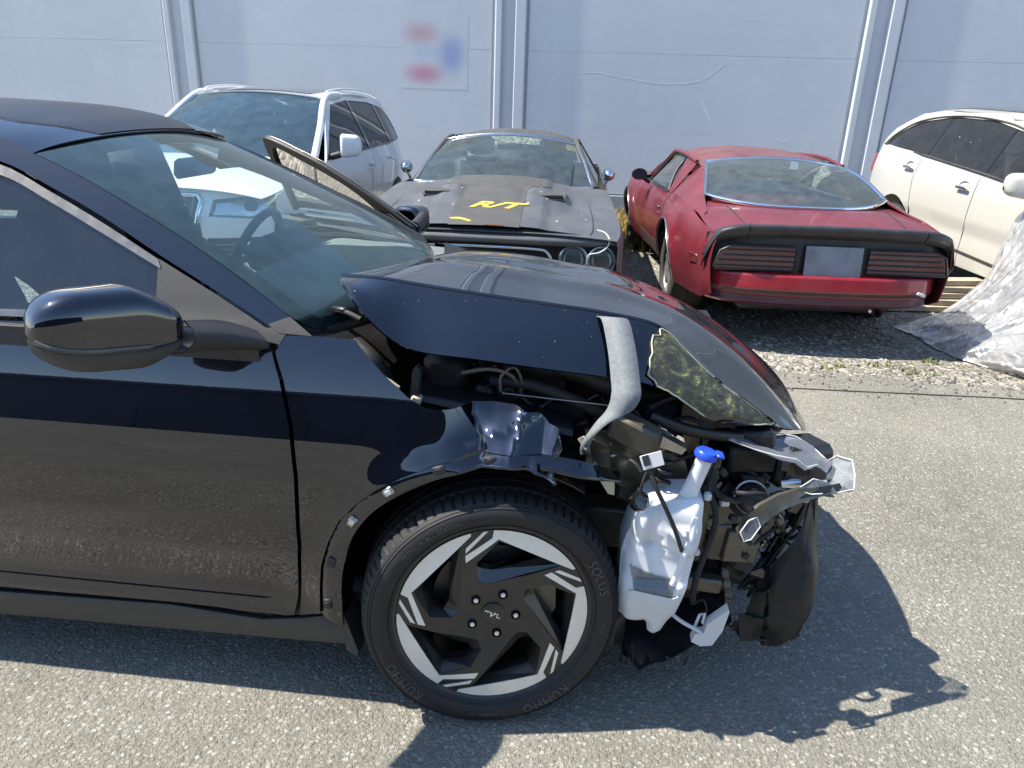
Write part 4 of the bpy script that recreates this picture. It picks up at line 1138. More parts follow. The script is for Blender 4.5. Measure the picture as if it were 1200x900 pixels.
    # tyre: grooved tread, lettered sidewall
    prof = [(.250, -.012, 0), (.262, -.002, 0), (.276, .010, 0), (.292, .0135, 0), (.306, .010, 0), (.317, .003, 0), (.3225, -.004, 0), (.3245, -.006, 0), (.3285, -.012, 1), (.3335, -.022, 1), (.3372, -.036, 1), (.3385, -.056, 1), (.3385, -.0575, 2), (.332, -.058, 2), (.332, -.0655, 2), (.3395, -.066, 2), (.3400, -.10, 3), (.3400, -.1015, 2), (.332, -.102, 2), (.332, -.1105, 2), (.3400, -.111, 2), (.3395, -.148, 3), (.332, -.1485, 2), (.332, -.1565, 2), (.3390, -.157, 2), (.3375, -.19, 1), (.3335, -.212, 1), (.3245, -.228, 1), (.30, -.245, 0), (.27, -.24, 0), (.255, -.225, 0)]
    n = 400; k = len(prof); V = []; Fc = []
    for j in range(n):
        a = 2*math.pi*j/n; c, s = math.cos(a), math.sin(a)
        for (r_, h, f) in prof:
            if f == 1 and j % 5 == 0: r_ -= .0055
            if f == 3 and j % 10 == 3: r_ -= .004
            V.append((r_*c, r_*s, h))
    for j in range(n):
        j2 = (j + 1) % n
        for i in range(k - 1): Fc.append((j*k + i, j2*k + i, j2*k + i + 1, j*k + i + 1))
    ty = MB().add(V, Fc).build('tyre', MATS['tyre_rubber'], rim, sharp=30)
    for rr, hh in ((.2665, .0035), (.3135, .0065), (.3195, .0012)):
        MB().lathe([(rr - .0012, hh - .001), (rr, hh + .0012), (rr + .0012, hh - .001)], 120).build('sidewall_rib', MATS['tyre_rubber'], rim)
    swz = pchip([.25, .262, .276, .292, .306, .317, .33], [-.012, -.002, .010, .0135, .010, .003, -.012])
    def letters(body, size, r0, a0, space=1.0):
        V, Fc = text_verts(body, size, .0, 0, space)
        a = R(a0) - V[:, 0]/r0; r_ = r0 + V[:, 1]
        Z = swz(r_) + .0022
        finish('sidewall_lettering', np.stack([r_*np.cos(a), r_*np.sin(a), Z], 1), Fc, MATS['tyre_letters'], rim, smooth=False)
    letters('KUMHO', .034, .290, 217, 1.15)
    letters('SOLUS', .034, .290, 23, 1.1)
    letters('TA51a', .014, .287, 354, 1.0)
    letters('PREMIUM ALL SEASON', .0165, .291, 124, 1.05)
    letters('KUMHO', .034, .290, 300, 1.15)
    letters('235/40R18  95V', .012, .288, 265, 1.0)
    # brake
    MB().lathe([(.06, -.10), (.155, -.10), (.157, -.103), (.157, -.125), (.155, -.128), (.06, -.128)], 48).build('brake_disc', MATS['steel_dark'], rim)
    MB().lathe([(.0, -.05), (.065, -.05), (.07, -.06), (.07, -.12)], 24).build('hub', MATS['steel_dark'], rim)
    cal = [polar(r_, a) for r_, a in [(.105, 32), (.168, 30), (.176, 12), (.176, -8), (.168, -24), (.105, -26), (.098, 0)]]
    MB().prism(cal, 'z', -.145, -.072).build('brake_caliper', MATS['bracket_metal'], rim)
    MB().lathe([(.19, -.165), (.06, -.165)], 48).build('dust_shield', MATS['black_plastic'], rim)
    return rim
PSI, CAMB = R(12), R(3.5)
_h = Vector((math.cos(PSI), math.sin(PSI), 0)); _nn = Vector((math.sin(PSI), -math.cos(PSI), 0))
_uu = Vector((0, 0, 1))*math.cos(CAMB) - _nn*math.sin(CAMB); _nz = _h.cross(_uu)
def wheel_matrix(c, h, u, n):
    M = Matrix((h, u, n)).transposed().to_4x4(); M.translation = Vector(c); return M
wheel = hero_wheel()
wheel.matrix_local = wheel_matrix((0, 0, .34), _h, _uu, _nz)
def fresh_copy(src, M):
    c = copy_tree(src, car); c.matrix_local = M; return c
fresh_copy(wheel, wheel_matrix((-2.88, .015, .34), Vector((1, 0, 0)), Vector((0, 0, 1)), Vector((0, -1, 0))))
fresh_copy(wheel, wheel_matrix((-2.88, 2*CY - .015, .34), Vector((-1, 0, 0)), Vector((0, 0, 1)), Vector((0, 1, 0))))
fresh_copy(wheel, wheel_matrix((0, 2*CY - .015, .34), Vector((-1, -.2, 0)).normalized(), Vector((0, 0, 1)), Vector((-.2, 1, 0)).normalized()))
# wheel-arch liner
def liner_fn(a, y): 
    r = .415
    return np.stack([r*np.cos(a) + 0*y, y, .345 + r*np.sin(a)], -1)
gridsurf('wheel_arch_liner', liner_fn, 30, 10, MATS['black_plastic'], car, thick=.004, hint=None, u=(R(60), R(205)), v=(.03, .50))
box('inner_arch_wall', (-.02, .50, .52), (.80, .03, .7), MATS['bay_plastic'], car)
# -- engine bay and wrecked front corner ------------------------------------------
bay = MATS['bay_plastic']; bpl = MATS['black_plastic']
def poly3(name, pts, mat, parent, thick=.004, res=None, bend=None):
    """bent sheet from a 3D outline: fan-free fill on its best plane, thickness both ways"""
    P = np.array(pts, float); c = P.mean(0)
    _, _, vt = np.linalg.svd(P - c); e1_, e2_, n = vt
    uv = np.stack([(P - c) @ e1_, (P - c) @ e2_], 1); h = (P - c) @ n
    # smooth height by inverse-distance weights
    def fn(a, b):
        a, b = np.broadcast_arrays(np.asarray(a, float), np.asarray(b, float))
        d = (a[..., None] - uv[:, 0])**2 + (b[..., None] - uv[:, 1])**2 + 1e-5
        w = 1/d; hh = (w*h).sum(-1)/w.sum(-1)
        if bend is not None: hh = hh + bend(a, b)
        return c + a[..., None]*e1_ + b[..., None]*e2_ + hh[..., None]*n
    size = max(np.ptp(uv[:, 0]), np.ptp(uv[:, 1]))
    return panel(name, fn, uv, mat, parent, res=res or size/14, thick=thick, hint=(0, -1, .2))
# black seal rail on top of the inner fender
_rl = bicubic([[(-.24, .145, .868), (-.05, .145, .838), (.17, .15, .796)], [(-.24, .165, .885), (-.05, .165, .857), (.17, .17, .812)], [(-.24, .24, .885), (-.05, .24, .857), (.17, .24, .812)], [(-.24, .25, .80), (-.05, .25, .78), (.17, .25, .74)]])
gridsurf('inner_fender_rail', _rl, 10, 24, bpl, car, thick=.004)
box('inner_fender_wall', (-.05, .27, .72), (.5, .02, .24), bay, car)
MB().prism([(-.243, .862), (-.232, .955), (-.222, .965), (-.212, .955), (-.222, .862)], 'y', .125, .155).build('seal_bracket', MATS['matte_plastic'], car)
box('bracket_foot', (-.226, .135, .872), (.026, .03, .03), MATS['cream_plastic'], car, rot=(0, R(20), 0))
ptube('seal_hose', [(-.40, .2, .985), (-.35, .17, .955), (-.33, .19, .91), (-.34, .26, .87)], .028, MATS['rubber'], car, 10)
for k in range(6): 
    a = k/5
    tube('hose_ring', [(-.365 + .03*a + .03*math.cos(t)*.3, .175 + .03*math.cos(t), .96 - .06*a + .03*math.sin(t)) for t in np.linspace(0, 6.2, 12, endpoint=False)], .004, MATS['rubber'], car, 5, closed=True)
box('weld_flange', (-.30, .15, .905), (.06, .02, .022), MATS['cream_plastic'], car, rot=(0, R(35), 0))
# bay contents
box('strut_tower', (-.05, .40, .80), (.30, .26, .18), bay, car, bev=.04)
MB().lathe([(.0, .03), (.05, .03), (.065, .012), (.085, .0), (.085, -.03)], 24, Matrix.Translation((-.05, .38, .895))).build('strut_cap', MATS['steel_dark'], car)
for a in range(3):
    MB().lathe([(0, .02), (.009, .018), (.009, 0)], 6, Matrix.Translation((-.05 + .06*math.cos(a*2.1 + .5), .38 + .06*math.sin(a*2.1 + .5), .90))).build('strut_bolt', MATS['disc_steel'], car)
cb = box('coolant_tank', (-.17, .28, .915), (.12, .13, .11), bay, car, bev=.025)
MB().lathe([(0, .03), (.028, .028), (.030, 0)], 18, Matrix.Translation((-.17, .27, .97))).build('tank_cap', bpl, cb)
fb_ = box('fuse_box', (.06, .34, .895), (.17, .16, .10), bpl, car, bev=.012)
for k in range(3): box('fuse_lid_rib', (.015 + .045*k, .30, .948), (.006, .10, .006), bay, fb_, bev=.001)
box('battery', (.10, .60, .86), (.26, .2, .20), bay, car, bev=.012)
box('engine_cover', (.0, 1.0, .88), (.5, .5, .12), bay, car, bev=.04)
ptube('intake_pipe', [(.10, .30, .92), (.18, .26, .935), (.26, .27, .90), (.35, .34, .86), (.45, .45, .82)], .032, bay, car, 12)
ptube('cooling_hose', [(-.05, .24, .90), (.05, .22, .905), (.15, .21, .88), (.24, .24, .83), (.33, .25, .78)], .016, MATS['rubber'], car, 10)
ptube('bay_hose', [(-.12, .2, .93), (-.05, .19, .95), (0, .2, .935), (.02, .22, .90), (.03, .25, .86)], .007, MATS['bracket_metal'], car, 8)
ptube('bay_hose', [(-.02, .19, .89), (-.02, .19, .93), (.01, .2, .955), (.03, .21, .92), (.03, .22, .87)], .0045, MATS['bracket_metal'], car, 8)
tube('prop_rod', [(-.015, .185, .888), (.29, .20, .868)], .0028, MATS['disc_steel'], car)
for i in range(44):
    x = rng.uniform(-.2, .42); y = rng.uniform(.22, .36); z = .80 + .10*rng.random() - .12*max(0, x)
    P = [(x, y, z)]
    for k in range(4): P.append((P[-1][0] + rng.uniform(-.03, .07), P[-1][1] + rng.uniform(-.03, .03), P[-1][2] + rng.uniform(-.04, .035)))
    ptube('wiring_loom', P, rng.uniform(.002, .007), MATS[['rubber', 'bay_plastic', 'black_plastic', 'steel_dark'][i % 4]], car, 6, 4)
for i in range(18):
    x = rng.uniform(-.15, .40); y = rng.uniform(.24, .42); z = .84 - .18*max(0, x) + rng.uniform(-.03, .06)
    box('bay_connector', (x, y, z), (rng.uniform(.02, .06), rng.uniform(.02, .05), rng.uniform(.02, .05)), MATS[['bay_plastic', 'black_plastic', 'matte_plastic'][i % 3]], car, rot=tuple(rng.uniform(-.5, .5, 3)), bev=.005)
# crumpled bright apron and crash structure behind the washer bottle
poly3('apron_panel', [(.20, .21, .80), (.30, .19, .79), (.40, .20, .76), (.47, .24, .71), (.50, .27, .62), (.45, .27, .56), (.36, .25, .58), (.28, .23, .64), (.21, .20, .70)], MATS['apron_metal'], car, .004, bend=lambda a, b: .012*np.sin(a*48 + 1)*np.cos(b*22) + .006*np.sin(b*70))
poly3('folded_flange', [(.195, .13, .80), (.225, .11, .82), (.262, .12, .775), (.282, .14, .70), (.262, .15, .66), (.235, .14, .72)], MATS['apron_metal'], car, .003, bend=lambda a, b: .01*np.sin(a*60))
poly3('seam_sealer', [(.245, .115, .70), (.262, .108, .735), (.284, .12, .69), (.286, .125, .655), (.27, .12, .66)], MATS['sealant'], car, .003)
poly3('weld_tab', [(.183, .11, .81), (.196, .095, .825), (.215, .09, .81), (.205, .10, .785)], MATS['cream_plastic'], car, .004)
box('horn_bracket', (.335, .165, .81), (.15, .05, .075), MATS['apron_metal'], car, rot=(R(10), R(20), R(-12)), bev=.008)
MB().prism([(.39, .83), (.45, .80), (.44, .785), (.385, .80)], 'y', .12, .16).build('bright_tab', MATS['disc_steel'], car)
_sp = [(.405 + .018*math.cos(t), .15 + .018*math.sin(t), .775 - .0045*t) for t in np.linspace(0, 22, 70)]
tube('corrugated_duct', _sp, .0045, bpl, car, 6)
ptube('apron_bar', [(.30, .25, .60), (.38, .27, .57), (.47, .29, .55)], .02, MATS['apron_metal'], car, 8)
box('frame_rail', (.40, .36, .44), (.46, .09, .13), MATS['apron_metal'], car, rot=(0, R(2), R(4)), bev=.008)
box('rail_plate', (.66, .30, .435), (.10, .035, .10), MATS['bracket_metal'], car, rot=(0, R(6), R(12)), bev=.004)
for dx, dz in ((-.02, .02), (.022, .018), (.02, -.024)):
    MB().lathe([(0, .0), (.007, .0), (.007, -.004)], 12, Matrix.Translation((.66 + dx, .279, .435 + dz)) @ Matrix.Rotation(R(90), 4, 'X')).build('plate_hole', MATS['print_dark'], car)
box('rail_bracket', (.63, .33, .53), (.17, .06, .07), MATS['apron_metal'], car, rot=(0, R(-6), R(10)), bev=.006)
box('crash_can', (.60, .34, .44), (.06, .10, .12), MATS['bracket_metal'], car, bev=.006)
box('lower_bar', (.52, .28, .315), (.20, .04, .045), MATS['bracket_metal'], car, rot=(0, R(3), 0), bev=.006)
box('upright_strut', (.545, .30, .55), (.035, .05, .34), MATS['apron_metal'], car, rot=(0, R(4), 0), bev=.006)
box('upright_strut', (.50, .29, .50), (.022, .03, .30), MATS['bracket_metal'], car, rot=(0, R(6), 0), bev=.004)
box('radiator', (.66, .95, .50), (.05, 1.1, .46), bay, car, bev=.01)
box('radiator_support', (.66, .95, .755), (.10, 1.3, .05), bpl, car, bev=.01)
ptube('support_crossbar', [(.36, .21, .845), (.47, .24, .80), (.60, .30, .765), (.72, .42, .735), (.80, .6, .71), (.83, .92, .70), (.8, 1.3, .69)], .016, bpl, car, 8)
box('headlamp_module', (.645, .38, .69), (.15, .14, .085), bpl, car, rot=(0, R(4), R(18)), bev=.012)
box('headlamp_module', (.66, .34, .62), (.07, .08, .06), bay, car, rot=(0, R(4), R(18)), bev=.008)
MB().lathe([(0, .02), (.025, .018), (.042, .0), (.046, -.03), (.05, -.05)], 24, Matrix.Translation((.66, .27, .60)) @ Matrix.Rotation(R(55), 4, 'X')).build('projector_lens', MATS['steel_dark'], car)
tube('projector_ring', [(.66 + .045*math.cos(t), .265 + .02*math.sin(t), .605 + .04*math.sin(t)) for t in np.linspace(0, 6.28, 24, endpoint=False)], .005, MATS['disc_steel'], car, 6, closed=True)
MB().lathe([(0, .0), (.012, 0), (.016, .03), (.013, .05)], 12, Matrix.Translation((.735, .28, .645)) @ Matrix.Rotation(R(80), 4, 'Y')).build('aim_screw', MATS['chrome'], car)
box('lamp_housing', (.80, .42, .655), (.20, .12, .12), bpl, car, rot=(0, R(5), R(30)), bev=.02)
box('lamp_tab', (.742, .30, .70), (.022, .012, .05), MATS['bracket_metal'], car, bev=.003)
# loose clips, plugs, leads and bolts in the broken corner
for i in range(84):
    x = rng.uniform(.50, .84); z = rng.uniform(.36, .72); y = .30 + .10*rng.random() + .12*(x - .5)
    m = ['bay_plastic', 'black_plastic', 'matte_plastic', 'bracket_metal', 'steel_dark', 'apron_metal'][i % 6]
    if i % 3 == 0:
        P = [(x, y, z)]
        for k in range(4): P.append((P[-1][0] + rng.uniform(-.04, .04), P[-1][1] + rng.uniform(-.02, .02), P[-1][2] - rng.uniform(-.01, .045)))
        ptube('loose_lead', P, rng.uniform(.003, .007), MATS[['rubber', 'black_plastic', 'print_dark'][i % 3]], car, 6, 4)
    elif i % 3 == 1:
        box('broken_clip', (x, y, z), (rng.uniform(.008, .05), rng.uniform(.01, .03), rng.uniform(.008, .045)), MATS[m], car, rot=tuple(rng.uniform(-.6, .6, 3)), bev=.003)
    else:
        MB().lathe([(0, .006), (.008, .005), (.010, 0), (.010, -.01)], 8, Matrix.Translation((x, y - .02, z)) @ Matrix.Rotation(R(90), 4, 'X')).build('bolt_head', MATS['steel_dark' if i % 2 else 'disc_steel'], car)
for i, (x, z) in enumerate([(.585, .60), (.615, .555), (.70, .60), (.57, .69), (.735, .56)]):
    box('wire_plug', (x, .235, z), (.024, .02, .018), MATS[['tag_white', 'matte_plastic', 'blue_cap', 'matte_plastic', 'bracket_metal'][i]], car, rot=(0, .3*i, .2), bev=.003)
# clear headlamp cover in shards
shard = MATS['clear_plastic']
def shard_piece(pts, th=.003, bend=None):
    o = poly3('headlamp_shard', pts, shard, car, th, bend=bend)
    tube('broken_edge', pts, .0019, MATS['white_plastic'], o, 5, closed=True)
    return o
shard_piece([(.555, .285, .772), (.62, .30, .768), (.70, .36, .760), (.725, .40, .744), (.79, .40, .735), (.835, .39, .712), (.866, .31, .700), (.845, .28, .690), (.815, .27, .715), (.785, .255, .712), (.755, .25, .735), (.70, .25, .742), (.655, .255, .750), (.60, .26, .765)], bend=lambda a, b: .01*np.cos(a*14) + .004*np.sin(b*60))
shard_piece([(.855, .34, .688), (.882, .33, .718), (.912, .30, .722), (.915, .27, .695), (.912, .25, .662), (.865, .235, .655), (.84, .25, .662), (.852, .29, .675)], bend=lambda a, b: .008*np.cos(a*20))
shard_piece([(.79, .20, .663), (.865, .235, .655), (.842, .25, .675), (.80, .235, .690), (.75, .20, .672)], bend=lambda a, b: .004*np.sin(a*40))
poly3('lamp_bezel', [(.60, .10, .60), (.613, .095, .572), (.632, .098, .578), (.665, .12, .606), (.706, .145, .632), (.76, .17, .648), (.83, .21, .655), (.862, .22, .650), (.83, .22, .672), (.76, .195, .680), (.70, .165, .672), (.65, .135, .655), (.62, .115, .632)], MATS['bracket_metal'], car, .01, bend=lambda a, b: .008*np.cos(b*40))
poly3('bumper_lip', [(.70, .17, .640), (.76, .185, .655), (.84, .22, .660), (.885, .25, .656), (.875, .26, .640), (.80, .24, .632), (.72, .20, .622)], bpl, car, .02)
shard_piece([(.601, .09, .60), (.612, .088, .575), (.63, .092, .58), (.652, .108, .61), (.64, .11, .635), (.62, .105, .625)])
# torn liner and fascia shreds
def shred(c, s, n=6, mat=None, tilt=.6):
    a0 = rng.uniform(0, 6.28); ax = rng.uniform(-tilt, tilt); P = []
    for k in range(n):
        a = a0 + 6.283*k/n; r_ = s*rng.uniform(.35, 1.15)
        P.append((c[0] + r_*math.cos(a), c[1] + r_*math.cos(a)*ax*.5 + r_*math.sin(a)*rng.uniform(-.3, .3), c[2] + r_*math.sin(a)*1.25))
    f = rng.uniform(20, 60)
    return poly3('torn_shred', P, mat or bpl, car, .002, res=s/4, bend=lambda a, b: .12*s*np.sin(a*f + c[0]*9))
for i in range(30):
    x = rng.uniform(.52, .84); z = rng.uniform(.26, .68)
    shred((x, .26 + .16*(x - .5) + rng.uniform(0, .07), z), rng.uniform(.02, .05), int(rng.integers(5, 8)), MATS[['black_plastic', 'gloss_black', 'bay_plastic', 'matte_plastic'][i % 4]])
for i in range(9):
    x = rng.uniform(.66, .86); shred((x, .26, .15 + .5*max(0, x - .78) + rng.uniform(0, .05)), rng.uniform(.02, .04), 6, MATS['black_plastic'])
for i in range(8): shred((rng.uniform(.22, .42), .215, rng.uniform(.66, .80)), rng.uniform(.015, .035), 6, MATS[['black_plastic', 'apron_metal'][i % 2]])
# washer bottle
RES = [(.322, .318), (.316, .40), (.316, .50), (.338, .610), (.352, .640), (.378, .660), (.420, .668), (.492, .674), (.507, .662), (.508, .60), (.502, .515), (.486, .43), (.470, .352), (.452, .325), (.436, .288), (.418, .276), (.402, .282), (.398, .306), (.388, .318), (.36, .312)]
def _edge_dist(x, z, poly):
    x, z = np.broadcast_arrays(np.asarray(x, float), np.asarray(z, float)); d = np.full(x.shape, 9.0)
    for i in range(len(poly)):
        (ax, az), (bx, bz) = poly[i], poly[(i + 1) % len(poly)]
        L2 = (bx - ax)**2 + (bz - az)**2 + 1e-12
        t = np.clip(((x - ax)*(bx - ax) + (z - az)*(bz - az))/L2, 0, 1)
        d = np.minimum(d, np.hypot(x - ax - t*(bx - ax), z - az - t*(bz - az)))
    return d
def rbottle(x, z): 
    return np.stack([x, .070 + .022*np.exp(-(_edge_dist(x, z, RES)/.010)**1.4) + .006*np.exp(-((z - .545 + .3*(x - .4))/.006)**2) + .005*np.exp(-((np.hypot(x - .372, z - .575) - .035)/.006)**2)*(z < .58) + .25*np.maximum(0, z - .60) - .020*sstep(.40, .46, x)*sstep(.62, .58, z)*sstep(.5, .56, z) + .010*np.exp(-((x - .385)/.012)**2)*sstep(.5, .55, z) - .012*sstep(.455, .44, z) + .008*np.sin(z*26) + .9*np.maximum(0, .345 - x) + .6*np.maximum(0, x - .49), z], -1)
bottle = panel('washer_bottle', rbottle, [tuple(p) for p in RES], MATS['milky_plastic'], car, res=.011, thick=.13, hint=OUT_Y, ext=(0, .11, 0))
panel('bottle_window', lambda x, z: rbottle(x, z) - np.array([0, .004, 0]), [(.338, .490), (.352, .430), (.448, .415), (.455, .462), (.40, .47)], MATS['lamp_glass'], bottle, res=.02, thick=.003, hint=OUT_Y)
panel('bottle_strap', lambda x, z: rbottle(x, z) - np.array([0, .006, 0]), [(.338, .426), (.352, .431), (.45, .416), (.47, .425), (.466, .36), (.45, .325), (.436, .29), (.418, .28), (.404, .286), (.40, .308), (.388, .322), (.335, .33)], MATS['white_plastic'], bottle, res=.012, thick=.008, hint=OUT_Y)
tube('bottle_seam', [(.445, .045, .46), (.455, .04, .50), (.465, .04, .555), (.478, .05, .60), (.482, .065, .645)], .008, MATS['milky_plastic'], bottle, 8)
MB().lathe([(.0, .0), (.024, .0), (.020, .04), (.020, .125), (.022, .13)], 20, Matrix.Translation((.466, .13, .655)) @ Matrix.Rotation(R(15), 4, 'Y')).build('filler_neck', MATS['milky_plastic'], bottle)
cap = MB().lathe([(.0, .020), (.024, .019), (.028, .014), (.030, .004), (.028, .0), (.0, .0)], 14, Matrix.Translation((.498, .13, .778)) @ Matrix.Rotation(R(13), 4, 'Y')).build('filler_cap', MATS['blue_cap'], bottle)
box('cap_tab', (.531, .12, .792), (.020, .034, .008), MATS['blue_cap'], cap, rot=(0, R(13), 0), bev=.003)
ptube('washer_hose', [(.355, .055, .775), (.375, .04, .735), (.405, .035, .68), (.43, .035, .63), (.452, .04, .575), (.457, .045, .56)], .0055, MATS['rubber'], car, 8)
ptube('washer_hose', [(.34, .05, .765), (.325, .06, .78), (.30, .08, .785), (.27, .10, .775)], .005, MATS['rubber'], car, 8)
ptube('sensor_wire', [(.352, .05, .765), (.345, .045, .74), (.342, .045, .715)], .004, MATS['rubber'], car, 6)
MB().lathe([(0, .03), (.013, .028), (.02, .018), (.026, 0), (.024, -.015), (.012, -.024), (0, -.025)], 18, Matrix.Translation((.342, .04, .69)) @ Matrix.Rotation(R(60), 4, 'X')).build('crash_sensor', MATS['gloss_black'], car)
tg = box('paper_tag', (.362, .05, .797), (.052, .002, .036), MATS['tag_white'], car, rot=(R(-12), R(-18), R(8)), bev=.0008)
box('tag_print', (.348, .0465, .797), (.016, .002, .026), MATS['print_dark'], tg, rot=(R(-12), R(-18), R(8)), bev=.0005)
ptube('wiring_harness', [(.545, .23, .70), (.535, .21, .65), (.555, .20, .60), (.56, .19, .55), (.545, .18, .48), (.53, .17, .42), (.522, .16, .36), (.525, .15, .33)], .0085, MATS['rubber'], car, 8)
ptube('wiring_harness', [(.55, .24, .74), (.53, .23, .70), (.54, .23, .65), (.575, .23, .62), (.62, .25, .60), (.66, .26, .63)], .011, bpl, car, 8)
ptube('wiring_harness', [(.60, .22, .64), (.63, .20, .65), (.68, .22, .64), (.70, .25, .60)], .007, MATS['rubber'], car, 8)
box('harness_clip', (.522, .15, .66), (.018, .02, .02), MATS['white_plastic'], car, bev=.004)
box('harness_clip', (.512, .14, .50), (.016, .02, .016), MATS['white_plastic'], car, bev=.004)
# dangling white bracket
wb = MB(); wb.tube(crom([(.455, .10, .335), (.49, .09, .315), (.525, .085, .30), (.545, .09, .285)], 5), .005, 6)
wb.prism([(.520, .258), (.528, .284), (.548, .286), (.556, .318), (.602, .368), (.606, .362), (.596, .30), (.575, .252), (.545, .246)], 'y', .085, .115)
wb.tube([(.525, .10, .29), (.535, .10, .335), (.548, .10, .34), (.545, .10, .31)], .004, 6)
wb.build('white_bracket', MATS['white_plastic'], car, smooth=True)
ptube('bracket_wire', [(.525, .14, .34), (.545, .13, .36), (.555, .12, .335), (.54, .115, .33)], .0028, MATS['rubber'], car, 6)
# torn bumper cheek and fascia slats
fl = bicubic([[(.842, .34, .575), (.860, .33, .50), (.884, .32, .41), (.892, .32, .30)], [(.815, .30, .50), (.835, .27, .42), (.865, .25, .33), (.872, .27, .225)], [(.765, .29, .40), (.775, .26, .32), (.79, .24, .23), (.795, .25, .140)], [(.735, .31, .35), (.72, .30, .28), (.695, .27, .20), (.70, .26, .145)]])
def cheek(u, v):
    P = fl(u, v); P[..., 1] += .010*np.abs(((u*3.1 + v*1.7) % 1) - .5) - .012*np.abs(((v*2.3 - u*1.1 + .3) % 1) - .5); P[..., 2] += .012*np.sin(v*21)*(np.asarray(u) > .8)
    return P
gridsurf('bumper_cheek', cheek, 30, 30, MATS['black_plastic'], car, thick=.004, hint=OUT_Y)
poly3('fascia_edge', [(.885, .42, .50), (.88, .40, .52), (.80, .36, .40), (.735, .32, .28), (.71, .30, .26), (.73, .31, .30), (.79, .36, .43), (.86, .42, .56)], bpl, car, .012)
for k in range(3):
    ptube('fascia_slat', [(.86 - .012*k, .40 + .02*k, .575 - .02*k), (.82 - .012*k, .37 + .02*k, .47 - .02*k), (.76 - .012*k, .33 + .02*k, .36 - .02*k), (.71 - .01*k, .31 + .02*k, .28 - .015*k)], .006, bpl, car, 6)
tube('support_rod', [(.858, .35, .575), (.892, .36, .31)], .006, MATS['bracket_metal'], car, 6)
poly3('air_dam', [(.64, .30, .17), (.70, .26, .175), (.78, .25, .15), (.74, .28, .135), (.70, .27, .13), (.68, .33, .15)], bpl, car, .004)
poly3('under_tray', [(.34, .12, .20), (.345, .14, .11), (.40, .15, .095), (.47, .16, .12), (.57, .2, .17), (.66, .25, .21), (.66, .5, .22), (.36, .5, .2)], bpl, car, .005, bend=lambda a, b: .004*np.sin(a*60))
for k in range(4): tube('tray_rib', [(.37 + .05*k, .13, .20 - .02*k), (.38 + .05*k, .142, .125 + .012*k)], .004, bpl, car, 5)
_tw2 = [(.60, .16, .44), (.615, .155, .40), (.622, .155, .35), (.61, .16, .30), (.60, .165, .27)]
poly3('torn_foil', [(.595, .20, .42), (.612, .19, .415), (.632, .185, .35), (.635, .19, .29), (.628, .195, .27), (.618, .19, .30), (.612, .19, .36)], MATS['bracket_metal'], car, .002, bend=lambda a, b: .004*np.sin(a*200))
gridsurf('front_undershield', bicubic([[(.45, .45, .2), (.6, .45, .2), (.75, .45, .2)], [(.45, 1.4, .2), (.65, 1.4, .2), (.8, 1.3, .2)]]), 4, 4, bpl, car, thick=.01)
# far half of the front bumper, still in place
gridsurf('front_bumper', lambda u, t: np.stack([.90 - .38*np.abs(t)**3 - .05*u*u, CY + t*.86 + 0*u, .60 - .42*u], -1), 12, 14, PB, car, thick=.008, hint=(1, 0, 0), v=(.12, 1))
box('lower_grille', (.80, 1.1, .40), (.05, .55, .16), bay, car)
# ------------------------------------------------------------------ parked cars: shared builders
class Body:
    """car frame: x forward, y to the car's left, z up, origin on the ground at mid-length"""
    def __init__(s, root, hw, prof, zb, k, k2=.1):
        s.root, s.hw, s.prof, s.zb, s.k, s.k2 = root, hw, prof, zb, k, k2
    def y(s, x, z):
        x = np.asarray(x, float); z = np.asarray(z, float)
        zb = s.zb(x); zl = np.minimum(z, zb)
        zz = np.maximum(z - zb, 0)
        return s.hw(x) - s.prof(zl) - zz*s.k - zz*zz*s.k2
    def fn(s, sg): return lambda x, z: np.stack(np.broadcast_arrays(x, sg*s.y(x, z), z), -1)
    def flank(s, name, out, mat, sides=(1, -1), res=.06, thick=.006, holes=(), lift=0.0, parent=None, extra=None):
        r_ = []
        for sg in sides:
            f = s.fn(sg)
            if extra is not None:
                f0 = f; f = (lambda f0, sg: lambda x, z: f0(x, z) + np.stack(np.broadcast_arrays(0*x, sg*extra(x, z), 0*x), -1))(f0, sg)
            r_.append(panel(name, f, out, mat, parent or s.root, res=res, thick=thick, holes=holes, hint=(0, sg, 0), lift=lift))
        return r_
    def top(s, name, x0, x1, ze, crown, mat, nu=20, nv=20, bow=0.0, inset=.0, thick=.006, disp=None, power=2.0, parent=None, shelf=.0):
        def f(x, t):
            h = s.y(x, ze(x)) - inset
            z = ze(x) + crown(x)*(1 - np.abs(t)**power)
            if disp is not None: z = z + disp(x, t*h)
            return np.stack(np.broadcast_arrays(x + bow*(1 - t*t)*sstep(x0, x1, x), t*h, z), -1)
        return gridsurf(name, f, nu, nv, mat, parent or s.root, thick=thick, hint=(0, 0, 1), u=(x0, x1), v=(-1, 1)), f
def screen_fn(b, h, bb, hb, bulge=.02):
    """b,h: (x, half width, z) of the base and header corner; bb,hb: (dx,dz) bow at the centre"""
    b, h = np.array(b, float), np.array(h, float)
    def f(u, t):
        u, t = np.broadcast_arrays(np.asarray(u, float), np.asarray(t, float))
        P = b + (h - b)*u[..., None]
        k = 1 - t*t
        dx = (bb[0] + (hb[0] - bb[0])*u)*k; dz = (bb[1] + (hb[1] - bb[1])*u)*k + bulge*np.sin(u*math.pi)
        return np.stack([P[..., 0] + dx, P[..., 1]*t, P[..., 2] + dz], -1)
    return f
